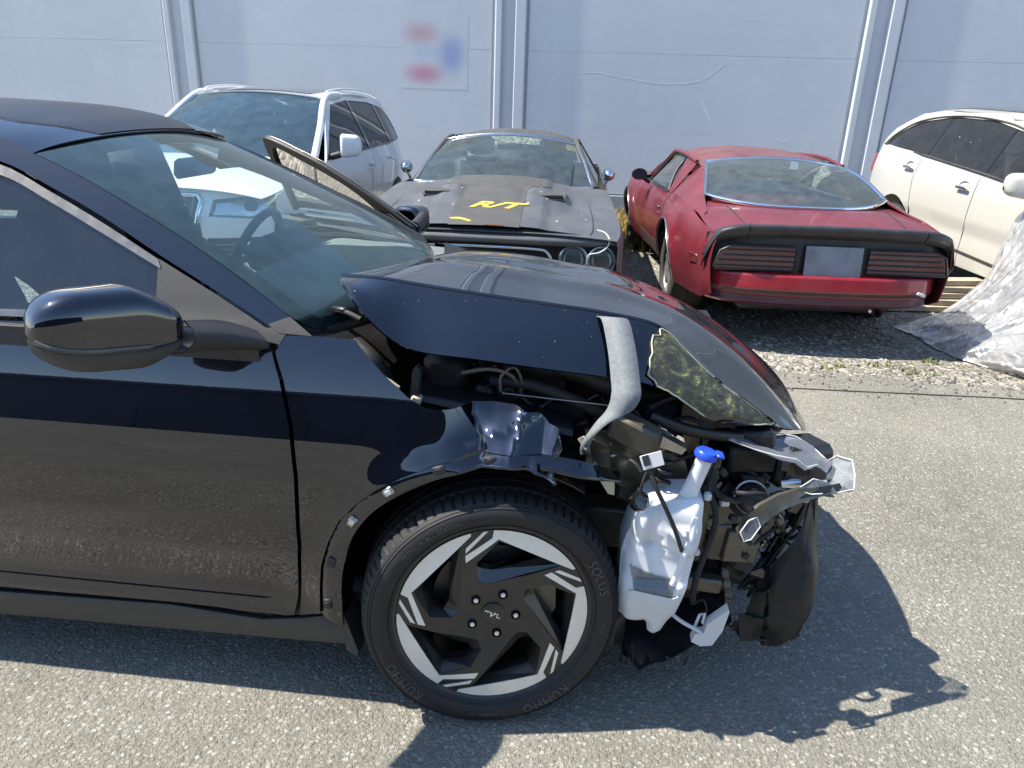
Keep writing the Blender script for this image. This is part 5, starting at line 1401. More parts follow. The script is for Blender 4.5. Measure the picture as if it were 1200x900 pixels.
def border_tube(name, f, r, mat, parent, n=16, uv=((0, 1), (-1, 1))):
    (u0, u1), (v0, v1) = uv
    P = [f(np.array(u0), np.array(v)) for v in np.linspace(v0, v1, n)] + [f(np.array(u), np.array(v1)) for u in np.linspace(u0, u1, n)[1:]] + [f(np.array(u1), np.array(v)) for v in np.linspace(v1, v0, n)[1:]] + [f(np.array(u), np.array(v0)) for u in np.linspace(u1, u0, n)[1:-1]]
    return tube(name, np.array(P), r, mat, parent, 6, closed=True)
def arch(cx, cz, r, a0, a1, n=14): return [(cx + r*math.cos(R(a)), cz + r*math.sin(R(a))) for a in np.linspace(a0, a1, n)]
def road_wheel(root, c, sg, r, w, rr, spokes, mats, yaw=0.0, deep=.05, cut=.42):
    """tyre on a spoked rim; c = hub centre at the outer face, sg = +1 outer face looks to the car's left"""
    tyre, face, dark = mats
    rim = MB()
    rim.lathe([(rr*1.03, -.004), (rr*1.06, -.010), (rr*1.04, -.02), (rr*.97, -.03), (rr*.94, -deep), (rr*.93, -w*.9), (rr*1.03, -w)], 40)
    for k in range(spokes):
        a = 2*math.pi*k/spokes; d = math.pi/spokes*cut
        P = [(rr*.22*math.cos(a - d*2.2), rr*.22*math.sin(a - d*2.2)), (rr*.95*math.cos(a - d), rr*.95*math.sin(a - d)), (rr*.95*math.cos(a + d), rr*.95*math.sin(a + d)), (rr*.22*math.cos(a + d*2.2), rr*.22*math.sin(a + d*2.2))]
        rim.prism(P, 'z', -.045, -.018)
    rim.lathe([(0, -.010), (rr*.17, -.012), (rr*.26, -.02), (rr*.27, -.05)], 24)
    o = rim.build('wheel', face, root, sharp=40)
    t = MB()
    pr = [(rr*1.02, -.012), (rr*1.06, .0), (rr + (r - rr)*.5, .012), (r*.955, .0), (r*.985, -.015), (r, -.04), (r, -w*.5 + .006), (r*.978, -w*.5 + .003), (r*.978, -w*.5 - .003), (r, -w*.5 - .006), (r, -w + .04), (r*.985, -w + .015), (r*.955, -w), (rr*1.05, -w)]
    t.lathe(pr, 64); ty = t.build('tyre', tyre, o, sharp=50)
    bk = MB().lathe([(0, -.09), (rr*.9, -.09)], 32).build('brake_backplate', dark, o)
    h = Vector((math.cos(yaw), math.sin(yaw), 0)); nz = Vector((0, 0, 1)).cross(h)*-1
    if sg > 0: h = -h; nz = -nz
    o.matrix_local = wheel_matrix(c, h, Vector((0, 0, 1)), h.cross(Vector((0, 0, 1))))
    return o
def seats(root, x, ys, z, mat, h=.62, head=True):
    for yy in ys:
        s = MB(); s.box((x, yy, z), (.16, .50, h), (0, R(-16), 0), .06)
        s.box((x + .28, yy, z - h*.42), (.5, .5, .16), (0, R(-6), 0), .06)
        so = s.build('seat', mat, root)
        if head: box('headrest', (x - .12, yy, z + h*.5 + .10), (.10, .27, .18), mat, so, rot=(0, R(-12), 0), bev=.045)
def wheel_ring(name, root, c, r, mat, tilt=R(25), n=24):
    P = [(c[0] + r*math.cos(a)*math.sin(tilt), c[1] + r*math.sin(a), c[2] + r*math.cos(a)*math.cos(tilt)) for a in np.linspace(0, 2*math.pi, n, endpoint=False)]
    return tube(name, P, .016, mat, root, 8, closed=True)
def specks(name, f, u, v, n, mat, parent, smin=.004, smax=.012, lift=.0015):
    """bird droppings and paint flecks: small flat splashes sitting on a surface"""
    V = []; Fc = []
    for _ in range(n):
        a, b = rng.uniform(*u), rng.uniform(*v); s = rng.uniform(smin, smax)*rng.uniform(.4, 1)
        P = f(np.array(a), np.array(b)); N = fn_normals(f, np.array(a), np.array(b))
        if N[2] < 0: N = -N
        t1 = np.cross(N, [.3, .9, .2]); t1 /= np.linalg.norm(t1); t2 = np.cross(N, t1)
        o = len(V); k = 7
        for j in range(k):
            q = 6.283*j/k; rr = s*rng.uniform(.5, 1.2)
            V.append(P + N*lift + (t1*math.cos(q)*rr + t2*math.sin(q)*rr*rng.uniform(.5, 1)))
        Fc.append(tuple(range(o, o + k)))
    o = finish(name, V, Fc, mat, parent, smooth=False)
    o['kind'] = 'stuff'
    return o
simple('challenger_paint', (.075, .08, .088), .4, var=.15, scale=9, coat=.15, dust=.35, dustcol=(.18, .178, .172))
simple('challenger_matte', (.058, .057, .055), .6, var=.2, scale=10, dust=.4, dustcol=(.12, .119, .114))
simple('firebird_red', (.14, .009, .018), .36, coat=.4, var=.25, scale=7, dust=.30, dustcol=(.24, .11, .12))
simple('firebird_roof', (.11, .016, .022), .5, coat=.2, var=.2, scale=8, dust=.5, dustcol=(.27, .17, .16))
simple('firebird_bumper', (.32, .012, .022), .3, coat=.5, var=.15, scale=9, dust=.12, dustcol=(.4, .2, .18))
simple('firebird_stripe', (.05, .008, .035), .35, coat=.4, var=.2)
simple('firebird_black', (.017, .018, .021), .4, var=.25, scale=20, coat=.2, dust=.22, dustcol=(.12, .115, .11))
simple('sill_brown', (.085, .05, .045), .6, var=.3, scale=8)  # dull brown for the sill band and the bumper groove
simple('tail_lens', (.10, .008, .012), .18, coat=.8, var=.4, scale=14, dust=.2)
simple('plate_blur', (.20, .215, .235), .6, var=.4, scale=5)
simple('white_paint', (.72, .725, .72), .25, coat=.9, var=.02, dust=.05)
simple('cream_paint', (.53, .52, .465), .3, coat=.8, var=.03, dust=.10, dustcol=(.55, .5, .4))
simple('splash_white', (.74, .74, .72), .7)
simple('rust', (.12, .05, .025), .8, var=.4, scale=30)
simple('alloy', (.42, .42, .41), .35, metal=.7, var=.15, dust=.3)
simple('tail_red', (.35, .02, .02), .15, coat=1.0)
simple('lamp_reflector', (.75, .76, .76), .15, metal=1.0, rvar=.08)
simple('xenon_blue', (.55, .62, .68), .2, metal=.6)
simple('seat_tan', (.30, .28, .24), .8, var=.15)

# ------------------------------------------------------------------ faded black muscle car
ch = empty('muscle_car', (-.06, 7.33, .0), math.atan2(-.998, -.07))
tag(ch, 'dusty matte black vintage muscle car with yellow hood lettering, facing the viewer', 'car')
CB = MATS['challenger_paint']; CM = MATS['challenger_matte']
chb = Body(ch, pchip([-2.5, -2.2, -1.4, 0, 1.2, 1.9, 2.25, 2.42], [.84, .92, .975, .955, .965, .965, .945, .90]),
           pchip([.2, .35, .55, .72, .80, .90, 1.0, 1.4], [.09, .03, .0, .004, .03, .075, .12, .15]),
           pchip([-2.5, -1.4, -.3, 1.1, 1.8, 2.42], [.92, .98, .965, .935, .86, .79]), .55, .15)
ze = pchip([-2.5, -1.4, 0, 1.1, 1.8, 2.25, 2.42], [.905, .965, .955, .945, .865, .790, .755])
fw = arch(1.42, .33, .40, 0, 180); rw = arch(-1.37, .34, .41, 0, 180)
chb.flank('front_fender', [(1.1, .25), (1.02, .25), (1.02, .94), (1.2, .938), (1.5, .905), (1.8, .865), (2.1, .82), (2.3, .78), (2.40, .755), (2.40, .45), (2.2, .33), (1.83, .30)] + fw + [(1.01, .3)], CB, res=.05)
chb.flank('door', [(1.01, .25), (1.01, .94), (.3, .95), (-.28, .955), (-.34, .6), (-.28, .25)], CB, res=.07)
chb.flank('quarter_panel', [(-.29, .25), (-.35, .6), (-.29, .955), (-.8, .965), (-1.4, .965), (-2.0, .93), (-2.45, .905), (-2.45, .45), (-1.79, .3)] + rw + [(-.97, .28)], CB, res=.06)
# hood with raised centre, cowl-side scoops
def chdisp(x, y):
    return .022*sstep(.44, .36, np.abs(y))*sstep(2.40, 2.3, x)*sstep(1.0, 1.15, x) + .03*sstep(.60, .50, np.abs(y))*sstep(1.45, 1.6, x)*sstep(2.0, 1.75, x)*sstep(.2, .3, np.abs(y))
zh = lambda x: ze(x) + .012
hoodc, hf = chb.top('hood', 1.08, 2.36, zh, lambda x: .045 + .02*sstep(2.4, 1.2, x), CB, 60, 60, bow=.03, inset=.19, disp=chdisp)
chb.top('fender_top', 1.03, 2.40, lambda x: ze(x), lambda x: .030 + .012*sstep(2.4, 1.2, x), CB, 30, 30, inset=.0, power=3.0, bow=.0)
# matte centre band
def hfx(x, y): 
    h = chb.y(x, zh(x)) - .19; return hf(x, y/h)
panel('hood_stripe', hfx, [(1.10, -.40), (1.10, .40), (1.38, .42), (1.52, .33), (1.62, .24), (2.375, .24), (2.375, -.24), (1.62, -.24), (1.52, -.33), (1.38, -.42)], CM, hoodc, res=.04, thick=.002, hint=(0, 0, 1), lift=.003)
for sg in (1, -1):
    z0 = float(hfx(np.array(1.76), np.array(sg*.40))[2])
    sc = MB(); sc.prism([(1.52, z0 + .012), (1.72, z0 + .022), (1.79, z0 + .018), (1.81, z0 - .02), (1.50, z0 - .02)], 'y', sg*.30, sg*.53)
    so = sc.build('hood_scoop', CM, hoodc, sharp=60)
    box('scoop_mouth', (1.803, sg*.415, z0 + .002), (.012, .19, .024), MATS['print_dark'], so, bev=.004)
    # seam line between hood and fender
    P = [hf(np.array(x), np.array(sg*1.005)) + np.array([0, sg*.004, .004]) for x in np.linspace(1.09, 2.35, 20)]
    tube('hood_gap', P, .005, MATS['print_dark'], ch, 5)
# hood lettering, worn yellow
def hood_text(body, size, cx, cy, sx, sy, shear, mat, name):
    V, Fc = text_verts(body, size, 0, shear, bold=.008)
    X = cx - V[:, 1]*sy; Y = cy + V[:, 0]*sx
    P = hfx(X, Y); P[:, 2] += .0065
    return finish(name, P, Fc, mat, hoodc, smooth=False)
hood_text('R/T', .22, 2.03, .03, 1.05, .8, .45, MATS['yellow_paint'], 'hood_lettering')
panel('yellow_streak', hfx, [(2.305, -.24), (2.295, -.18), (2.315, -.13), (2.335, -.085), (2.345, -.10), (2.322, -.16), (2.318, -.23)], MATS['yellow_paint'], hoodc, res=.03, thick=.001, hint=(0, 0, 1), lift=.005)
panel('rust_patch', hfx, [(2.362, .02), (2.358, .08), (2.36, .13), (2.373, .14), (2.373, .0)], MATS['rust'], hoodc, res=.03, thick=.001, hint=(0, 0, 1), lift=.006)
specks('flecks', hfx, (1.15, 2.3), (-.7, .7), 60, MATS['splash_white'], hoodc)
# front: recessed grille in a bright surround, round lamp pairs
box('grille_recess', (2.26, 0, .60), (.04, 1.75, .34), MATS['print_dark'], ch)
gridsurf('front_header', lambda u, t: np.stack([2.385 + .035*np.sin(u*math.pi) - .06*t*t*t*t, t*.91, .775 - .07*u + 0*t], -1), 5, 20, CB, ch, thick=.01, hint=(1, 0, 0), v=(-1, 1))
gridsurf('front_valance', lambda u, t: np.stack([2.39 - .05*t*t*t*t + .0*u, t*.91, .50 - .2*u + 0*t], -1), 5, 20, CB, ch, thick=.01, hint=(1, 0, 0), v=(-1, 1))
gs = crom([(2.39, -.46, .60), (2.39, -.43, .665), (2.39, -.35, .682), (2.40, 0, .688), (2.39, .35, .682), (2.39, .43, .665), (2.39, .46, .60), (2.39, .43, .535), (2.39, .35, .52), (2.40, 0, .515), (2.39, -.35, .52), (2.39, -.43, .535)], 6, True)
tube('grille_surround', gs, .011, MATS['chrome'], ch, 8, closed=True)
for k in range(6): tube('grille_bar', [(2.33, -.42, .54 + .024*k), (2.33, .42, .54 + .024*k)], .004, MATS['firebird_black'], ch, 5)
for sg in (1, -1):
    for yy in (.61, .80):
        T = Matrix.Translation((2.335, sg*yy, .620)) @ Matrix.Rotation(R(90), 4, 'Y')
        bz = MB().lathe([(.080, .03), (.092, .045), (.098, .04), (.098, .0), (.078, .0)], 32, T).build('headlight', MATS['pitted_chrome'], ch)
        MB().lathe([(.0, -.03), (.04, -.022), (.068, .0), (.080, .025)], 28, T).build('reflector', MATS['lamp_reflector'], bz)
        MB().lathe([(.0, .045), (.04, .041), (.066, .033), (.079, .026)], 28, T).build('lens', MATS['lamp_glass'], bz)
    box('lamp_panel', (2.30, sg*.705, .61), (.05, .42, .25), MATS['firebird_black'], ch, bev=.02)
ptube('loose_wire', [(2.20, .72, .80), (2.28, .80, .80), (2.37, .84, .77), (2.395, .83, .72), (2.40, .78, .68), (2.40, .71, .66), (2.40, .70, .60)], .005, MATS['white_plastic'], ch, 6)
box('turn_indicator', (2.18, .66, .812), (.05, .10, .018), MATS['chrome'], ch, rot=(0, R(9), 0), bev=.008)
box('paper_scrap', (2.45, .80, .50), (.02, .10, .03), MATS['tag_white'], ch, rot=(.3, .2, .2), bev=.004)
box('front_bumper', (2.46, 0, .45), (.08, 1.8, .10), MATS['pitted_chrome'], ch, bev=.03)
# greenhouse
wsf = screen_fn((1.06, .74, .965), (.34, .60, 1.265), (.15, .0), (.07, .072), .02)
gridsurf('windshield', wsf, 12, 20, MATS['old_glass'], ch, thick=0, hint=(1, 0, 1), v=(-1, 1))
border_tube('windshield_trim', wsf, .014, MATS['pitted_chrome'], ch)
ze_r = pchip([-1.0, -.3, .34], [1.255, 1.295, 1.275])
def chroof(x, t): 
    h = np.interp(x, [-1.0, -.3, .34], [.58, .61, .605])
    return np.stack(np.broadcast_arrays(x + .07*(1 - t*t)*sstep(-.3, .34, x), t*h, ze_r(x) + .075*(1 - t*t) - .03*t**6), -1)
rf = gridsurf('roof', chroof, 24, 24, CM, ch, thick=.01, hint=(0, 0, 1), u=(-1.0, .335), v=(-1, 1))
specks('flecks', chroof, (-.8, .3), (-.9, .9), 14, MATS['splash_white'], rf)
bsf = screen_fn((-1.75, .66, .985), (-1.0, .58, 1.255), (-.10, .02), (0, .075), .0)
gridsurf('rear_window', bsf, 8, 12, MATS['old_glass'], ch, thick=0, hint=(-1, 0, 1), v=(-.95, .95))
def chrail(sg):
    A = [(1.03, .76, .955), (.34, .602, 1.258), (-.3, .605, 1.272), (-1.0, .585, 1.232), (-1.75, .72, .975)]
    return [(a, sg*b, c) for a, b, c in A]
for sg in (1, -1):
    tube('roof_pillar', crom(chrail(sg), 6), .026, CM, ch, 8)
    V = [(-.42, sg*.84, .96), (-.50, sg*.635, 1.26), (-1.0, sg*.60, 1.25), (-1.75, sg*.73, .975)]
    finish('sail_panel', V, [(0, 1, 2, 3)], CB, ch, smooth=False)
    V = [(.98, sg*.80, .955), (.36, sg*.625, 1.25), (-.48, sg*.635, 1.25), (-.40, sg*.83, .955)]
    finish('side_window', V, [(0, 1, 2, 3)], MATS['old_glass'], ch, smooth=False)
    # bullet mirror on the door
    T = Matrix.Translation((.72, sg*.88, 1.05)) @ Matrix.Rotation(R(90), 4, 'Y')
    mm = MB().lathe([(.0, .085), (.02, .078), (.042, .045), (.055, .0), (.052, -.01), (0, -.012)], 18, T).build('door_mirror', MATS['chrome'], ch)
    tube('mirror_stem', [(.72, sg*.88, 1.02), (.70, sg*.85, .95)], .012, MATS['chrome'], mm)
chb.top('rear_deck', -2.4, -1.6, lambda x: ze(x) + .01, lambda x: .05 + 0*x, CB, 10, 14, inset=.1)
chb.top('cowl', .85, 1.10, lambda x: ze(x) - .0, lambda x: .03 + 0*x, CB, 4, 14, inset=.12)
gridsurf('rear_panel', lambda u, t: np.stack([-2.45 + 0*u - .03*(1 - t*t), t*.88, .92 - .5*u], -1), 4, 8, CB, ch, thick=.01, v=(-1, 1))
gridsurf('dashboard', lambda u, t: np.stack([1.0 - .35*u, t*.72, .965 - .10*u*u + .02*(1 - t*t)], -1), 6, 8, MATS['dash_pad'], ch, thick=.01, hint=(0, 0, 1), v=(-1, 1))
seats(ch, -.25, (.36, -.36), .80, MATS['interior_dark'], .60)
box('rear_bench', (-1.0, 0, .80), (.2, 1.2, .5), MATS['interior_dark'], ch, rot=(0, R(-20), 0), bev=.05)
wheel_ring('steering_wheel', ch, (.45, .36, .95), .18, MATS['interior_dark'])
box('rear_view_mirror', (.42, 0, 1.235), (.03, .24, .055), MATS['interior_dark'], ch, bev=.012)
tube('wiper', [wsf(np.array(.02), np.array(.75)) + np.array([.02, 0, .012]), wsf(np.array(.45), np.array(.83)) + np.array([.015, 0, .02])], .004, MATS['rubber'], ch)
box('floor_pan', (0, 0, .28), (4.2, 1.5, .08), MATS['print_dark'], ch)
box('bulkhead', (1.0, 0, .6), (.04, 1.5, .6), MATS['print_dark'], ch)
for sg in (1, -1):
    road_wheel(ch, (1.42, sg*.93, .33), sg, .33, .22, .19, 5, (MATS['old_tyre'], MATS['alloy'], MATS['print_dark']))
    road_wheel(ch, (-1.37, sg*.93, .34), sg, .34, .24, .19, 5, (MATS['old_tyre'], MATS['alloy'], MATS['print_dark']))

# ------------------------------------------------------------------ red vintage coupe, seen from behind
fb = empty('red_coupe', (2.20, 7.40, .0), R(90 - 1.4))
tag(fb, 'red vintage coupe with black rear spoiler and blanked plate, tail towards the viewer', 'car')
FR = MATS['firebird_red']
fbb = Body(fb, pchip([-2.45, -2.2, -1.7, -1.2, -.6, .3, 1.2, 1.8, 2.3, 2.5], [.80, .865, .925, .935, .895, .885, .925, .915, .85, .78]),
           pchip([.2, .32, .45, .62, .74, .84, .92, 1.3], [.11, .06, .02, .0, .012, .05, .10, .12]),
           pchip([-2.45, -1.8, -1.1, -.4, .5, 1.2, 2.5], [.80, .90, .93, .895, .885, .90, .74]), .60, .2)
fze = pchip([-2.45, -1.8, -1.1, -.4, .5, 1.2, 1.9, 2.5], [.775, .885, .915, .885, .875, .895, .86, .72])
RX, FX = -1.23, 1.62
frw = arch(RX, .36, .385, 0, 180); ffw = arch(FX, .34, .39, 0, 180)
flare = lambda x, z: .035*np.exp(-((np.hypot(x - RX, z - .36) - .40)/.06)**2)*(z > .2) + .03*np.exp(-((np.hypot(x - FX, z - .34) - .40)/.06)**2)
lq = fbb.flank('quarter_panel', [(-.62, .24), (-.72, .50), (-.60, .86), (-.55, .885), (-.9, .912), (-1.1, .915), (-1.5, .905), (-1.8, .885), (-2.2, .83), (-2.40, .785), (-2.40, .40), (-2.2, .33), (-1.75, .30)] + arch(RX, .36, .385, -5, 190) + [(-.80, .25)], FR, res=.05, extra=flare)
fbb.flank('door', [(-.61, .24), (-.71, .50), (-.59, .86), (-.54, .885), (0, .878), (.5, .875), (.78, .88), (.84, .6), (.80, .24)], FR, res=.06)
fbb.flank('front_fender', [(.81, .24), (.85, .6), (.79, .88), (1.2, .895), (1.9, .86), (2.3, .78), (2.48, .72), (2.48, .45), (2.05, .30)] + ffw + [(1.2, .26)], FR, res=.06, extra=flare)
fbb.flank('sill_band', [(-.80, .235), (.80, .235), (.80, .40), (.2, .38), (-.66, .44)], MATS['sill_brown'], res=.1, thick=.002, lift=.002)
for sg in (1, -1):
    P = [(x, sg*float(fbb.y(x, z) + flare(x, z) + .004), z) for x, z in arch(RX, .36, .388, -2, 182, 30)]
    tube('arch_trim', P, .009, MATS['pitted_chrome'], fb, 6)
    P = [(x, sg*float(fbb.y(x, z) + flare(x, z) + .004), z) for x, z in arch(FX, .34, .393, 0, 180, 24)]
    tube('arch_trim', P, .007, MATS['pitted_chrome'], fb, 6)
    mk = box('side_marker', (-2.14, sg*(float(fbb.y(-2.14, .60)) + .004), .60), (.13, .012, .06), MATS['tail_lens'], fb, rot=(0, 0, sg*R(14)), bev=.003)
    tube('door_gap', [(x, sg*float(fbb.y(x, z) + .0015), z) for x, z in crom([(-.54, .885), (-.595, .86), (-.715, .50), (-.615, .24)], 6)], .004, MATS['print_dark'], fb, 5)
    dh = box('door_handle', (-.42, sg*(float(fbb.y(-.42, .74)) + .010), .745), (.10, .016, .026), MATS['chrome'], fb, bev=.006)
    MB().lathe([(0, .012), (.012, .010), (.014, 0)], 12, Matrix.Translation((-.46, sg*(float(fbb.y(-.46, .70)) + .002), .695)) @ Matrix.Rotation(R(-90*sg), 4, 'X')).build('door_lock', MATS['chrome'], dh)
# deck, backlight, roof
dk, dkf = fbb.top('trunk_lid', -2.36, -1.25, lambda x: fze(x) + .002, lambda x: .055 + 0*x, FR, 16, 30, inset=.012, power=2.4)
for sg in (1, -1):
    tube('trunk_gap', [dkf(np.array(x), np.array(sg*(.70 + .06*(x + 2.0)))) + np.array([0, 0, .001]) for x in np.linspace(-2.3, -1.75, 12)], .004, MATS['print_dark'], fb, 5)
fbk = screen_fn((-1.82, .70, .925), (-.72, .56, 1.175), (-.06, .018), (-.10, .055), .045)
def fbk2(u, t):
    P = fbk(u, t); w = np.abs(np.asarray(t, float))**3
    P[..., 0] += (.34*(1 - np.asarray(u, float)))*w*1.0; P[..., 2] += .05*(1 - np.asarray(u, float))*w; return P
gridsurf('rear_window', fbk2, 16, 26, MATS['old_glass'], fb, thick=0, hint=(-1, 0, 1), v=(-1, 1))
border_tube('rear_window_trim', fbk2, .016, MATS['chrome'], fb, 22)
fzr = pchip([-.8, -.2, .25, .62], [1.165, 1.215, 1.222, 1.19])
def fbroof(x, t):
    h = np.interp(x, [-.85, -.2, .3, .62], [.60, .625, .615, .59])
    return np.stack(np.broadcast_arrays(x - .10*(1 - t*t)*sstep(-.3, -.75, x) + .06*(1 - t*t)*sstep(.2, .62, x), t*h, fzr(x) + .055*(1 - t*t) - .03*t**6), -1)
rf2 = gridsurf('roof', fbroof, 26, 24, MATS['firebird_roof'], fb, thick=.01, hint=(0, 0, 1), u=(-.74, .62), v=(-1, 1))
specks('flecks', fbroof, (-.6, .6), (-.9, .9), 50, MATS['splash_white'], rf2, .004, .010)
def quad_surf(name, a, b, c, d, mat, bulge, parent, hint):
    a, b, c, d = map(np.array, (a, b, c, d))
    n = np.cross(b - a, d - a); n = n/np.linalg.norm(n)
    if n @ np.array(hint) < 0: n = -n
    f = lambda u, v: (a*((1-u)*(1-v))[..., None] + b*(u*(1-v))[..., None] + c*(u*v)[..., None] + d*((1-u)*v)[..., None]) + n*(bulge*np.sin(u*math.pi)*np.sin(v*math.pi))[..., None]
    return gridsurf(name, lambda u, v: f(*np.broadcast_arrays(np.asarray(u, float), np.asarray(v, float))), 8, 8, mat, parent, thick=0, hint=hint)
for sg in (1, -1):
    # sail panel from the quarter up to the roof, round the backlight
    A = [(-2.0, .80, .862), (-1.6, .838, .893), (-1.1, .832, .906), (-.62, .81, .884)]
    B = [(-1.88, .755, .898)] + [tuple(fbk2(np.array(u), np.array(1.0)) + np.array([0, .004, -.004])) for u in (.0, .5, 1.0)]
    sp_ = bicubic([[(a[0], sg*a[1], a[2]) for a in A], [((a[0] + b[0])/2, sg*((a[1] + b[1])/2 + .012), (a[2] + b[2])/2 + .004) for a, b in zip(A, B)], [(b[0], sg*b[1], b[2]) for b in B]])
    gridsurf('sail_panel', sp_, 10, 24, FR, fb, thick=.006, hint=(0, sg, .6))
    quad_surf('sail_corner', (-.62, sg*.81, .892), (-.40, sg*.805, .886), (-.30, sg*.64, 1.19), (-.72, sg*.628, 1.172), FR, .012, fb, (0, sg, .5))
    quad_surf('side_window', (-.42, sg*.79, .89), (.72, sg*.80, .885), (.35, sg*.615, 1.185), (-.28, sg*.635, 1.185), MATS['old_glass'], .012, fb, (0, sg, .3))
    tube('window_trim', crom([(-.42, sg*.805, .89), (-.30, sg*.735, 1.05), (-.24, sg*.65, 1.17), (.05, sg*.64, 1.20), (.38, sg*.63, 1.19), (.58, sg*.70, 1.05), (.78, sg*.795, .895)], 6), .014, MATS['firebird_black'], fb, 8)
    tube('roof_gutter', crom([(-.70, sg*.632, 1.172), (-.2, sg*.65, 1.215), (.3, sg*.64, 1.215), (.62, sg*.61, 1.18), (1.05, sg*.72, .93)], 6), .018, FR, fb, 8)
    tube('belt_trim', [(-.44, sg*.82, .888), (.2, sg*.825, .885), (.78, sg*.82, .885)], .008, MATS['pitted_chrome'], fb, 6)
    T = Matrix.Translation((.42, sg*.975, .965)) @ Matrix.Rotation(R(90), 4, 'Y') @ Matrix.Scale(1.35, 4, (0, 1, 0))
    mr = MB().lathe([(.0, .09), (.03, .08), (.052, .045), (.06, .0), (.055, -.012), (0, -.008)], 20, T).build('door_mirror', MATS['firebird_black'], fb)
    tube('mirror_stem', [(.44, sg*.95, .94), (.44, sg*.86, .885)], .02, MATS['firebird_black'], mr)
fws = screen_fn((1.22, .76, .90), (.62, .58, 1.185), (.16, .02), (.06, .055), .02)
gridsurf('windshield', fws, 8, 14, MATS['old_glass'], fb, thick=0, hint=(1, 0, 1), v=(-1, 1))
hd, _ = fbb.top('hood', 1.15, 2.48, lambda x: fze(x) + .002, lambda x: .07 + 0*x, FR, 16, 16, inset=.01)
gridsurf('nose', lambda u, t: np.stack([2.5 - .12*t*t - .05*u, t*.78, .76 - .45*u], -1), 6, 12, FR, fb, thick=.01, hint=(1, 0, 0), v=(-1, 1))
# ducktail spoiler in three pieces
def spoil(y0, y1, name, drop=0.0):
    def f(u, v):
        y = y0 + (y1 - y0)*v
        k = np.clip((np.abs(y) - .60)/.25, 0, 1)
        a = u*6.0
        pts = np.array([(-2.16, .845), (-2.30, .868), (-2.40, .892), (-2.445, .885), (-2.450, .865), (-2.425, .83), (-2.40, .80)])
        x = np.interp(a, np.arange(7), pts[:, 0]); z = np.interp(a, np.arange(7), pts[:, 1])
        return np.stack([x + .10*k**2 + .02*np.cos(y*1.5) - .02, y, z - .085*k**2.2 - .012*(y/.8)**2 - .13*np.clip((np.abs(y) - .76)/.09, 0, 1)**2], -1)
    return gridsurf(name, f, 16, 24, MATS['firebird_black'], fb, thick=.008, hint=(-1, 0, 1))
spoil(-.585, .585, 'spoiler_centre'); spoil(.592, .85, 'spoiler_end'); spoil(-.592, -.85, 'spoiler_end')
gridsurf('tail_panel', lambda u, t: np.stack([-2.385 + .10*np.abs(t)**4 - .012*u, t*.835, .81 - .25*u + 0*t], -1), 8, 24, MATS['firebird_black'], fb, thick=.01, hint=(-1, 0, 0), v=(-1, 1))
for sg in (1, -1):
    lens = MB().prism([(sg*.25, .585), (sg*.25, .735), (sg*.69, .735), (sg*.755, .70), (sg*.785, .60), (sg*.78, .585)], 'x', -2.412, -2.38)
    tl = lens.build('tail_light', MATS['tail_lens'], fb, smooth=False)
    for k in range(4):
        tube('tail_light_bar', [(-2.418, sg*.25, .605 + .036*k), (-2.418, sg*(.775 - .02*k), .605 + .036*k)], .0048, MATS['firebird_black'], tl, 6)
    tube('tail_light_bezel', [(-2.416, sg*y, z) for y, z in [(.245, .58), (.245, .74), (.69, .74), (.76, .705), (.79, .60), (.785, .58)]], .007, MATS['firebird_black'], tl, 6, closed=True)
plate = box('number_plate', (-2.435, -.005, .645), (.012, .385, .225), MATS['plate_blur'], fb, rot=(0, R(6), 0), bev=.004)
def fbumper(u, t):
    prof = np.array([(-2.40, .568), (-2.475, .556), (-2.488, .455), (-2.458, .428), (-2.44, .355), (-2.39, .33)])
    a = u*5
    x = np.interp(a, np.arange(6), prof[:, 0]); z = np.interp(a, np.arange(6), prof[:, 1])
    return np.stack([x + .10*np.abs(t)**5 + .06*t*t + .20*np.abs(t)**16, t*(.835 - .03*np.clip(u - .5, 0, 1)), z + 0*t], -1)
bp_ = gridsurf('rear_bumper', fbumper, 30, 28, MATS['firebird_bumper'], fb, thick=.01, hint=(-1, 0, 0), v=(-1, 1))
gridsurf('bumper_stripe', lambda u, t: fbumper(.66 + .26*u, t) + np.array([-.004, 0, 0]), 6, 28, MATS['firebird_stripe'], bp_, thick=.002, hint=(-1, 0, 0), v=(-.98, .98))
gridsurf('bumper_groove', lambda u, t: fbumper(.41 + .22*u, t) + np.array([-.003, 0, 0]), 6, 28, MATS['sill_brown'], bp_, thick=.002, hint=(-1, 0, 0), v=(-.98, .98))
for y, z in ((-.62, .462), (-.30, .335), (-.1, .49)): box('paint_chip', (-2.47, y, z), (.012, .06 if y < -.5 else .02, .02), MATS['splash_white'], bp_, rot=(.3, 0, 0), bev=.003)
MB().lathe([(.028, 0), (.03, .3), (.027, .3), (.025, 0)], 14, Matrix.Translation((-2.28, -.45, .27)) @ Matrix.Rotation(R(90), 4, 'Y')).build('exhaust_pipe', MATS['rust'], fb)
box('fuel_tank', (-1.95, 0, .34), (.6, 1.1, .16), MATS['print_dark'], fb, bev=.03)
box('floor_pan', (.2, 0, .27), (3.8, 1.4, .08), MATS['print_dark'], fb)
box('rear_axle', (RX, 0, .33), (.10, 1.5, .10), MATS['print_dark'], fb, bev=.03)
box('parcel_shelf', (-1.45, 0, .86), (.7, 1.25, .03), MATS['interior_dark'], fb)
seats(fb, -.30, (.36, -.36), .70, MATS['interior_dark'], .46)
wheel_ring('steering_wheel', fb, (.42, .36, .92), .18, MATS['interior_dark'])
gridsurf('dashboard', lambda u, t: np.stack([1.1 - .45*u, t*.72, .90 - .03*u*u], -1), 4, 6, MATS['interior_dark'], fb, thick=.01, hint=(0, 0, 1), v=(-1, 1))
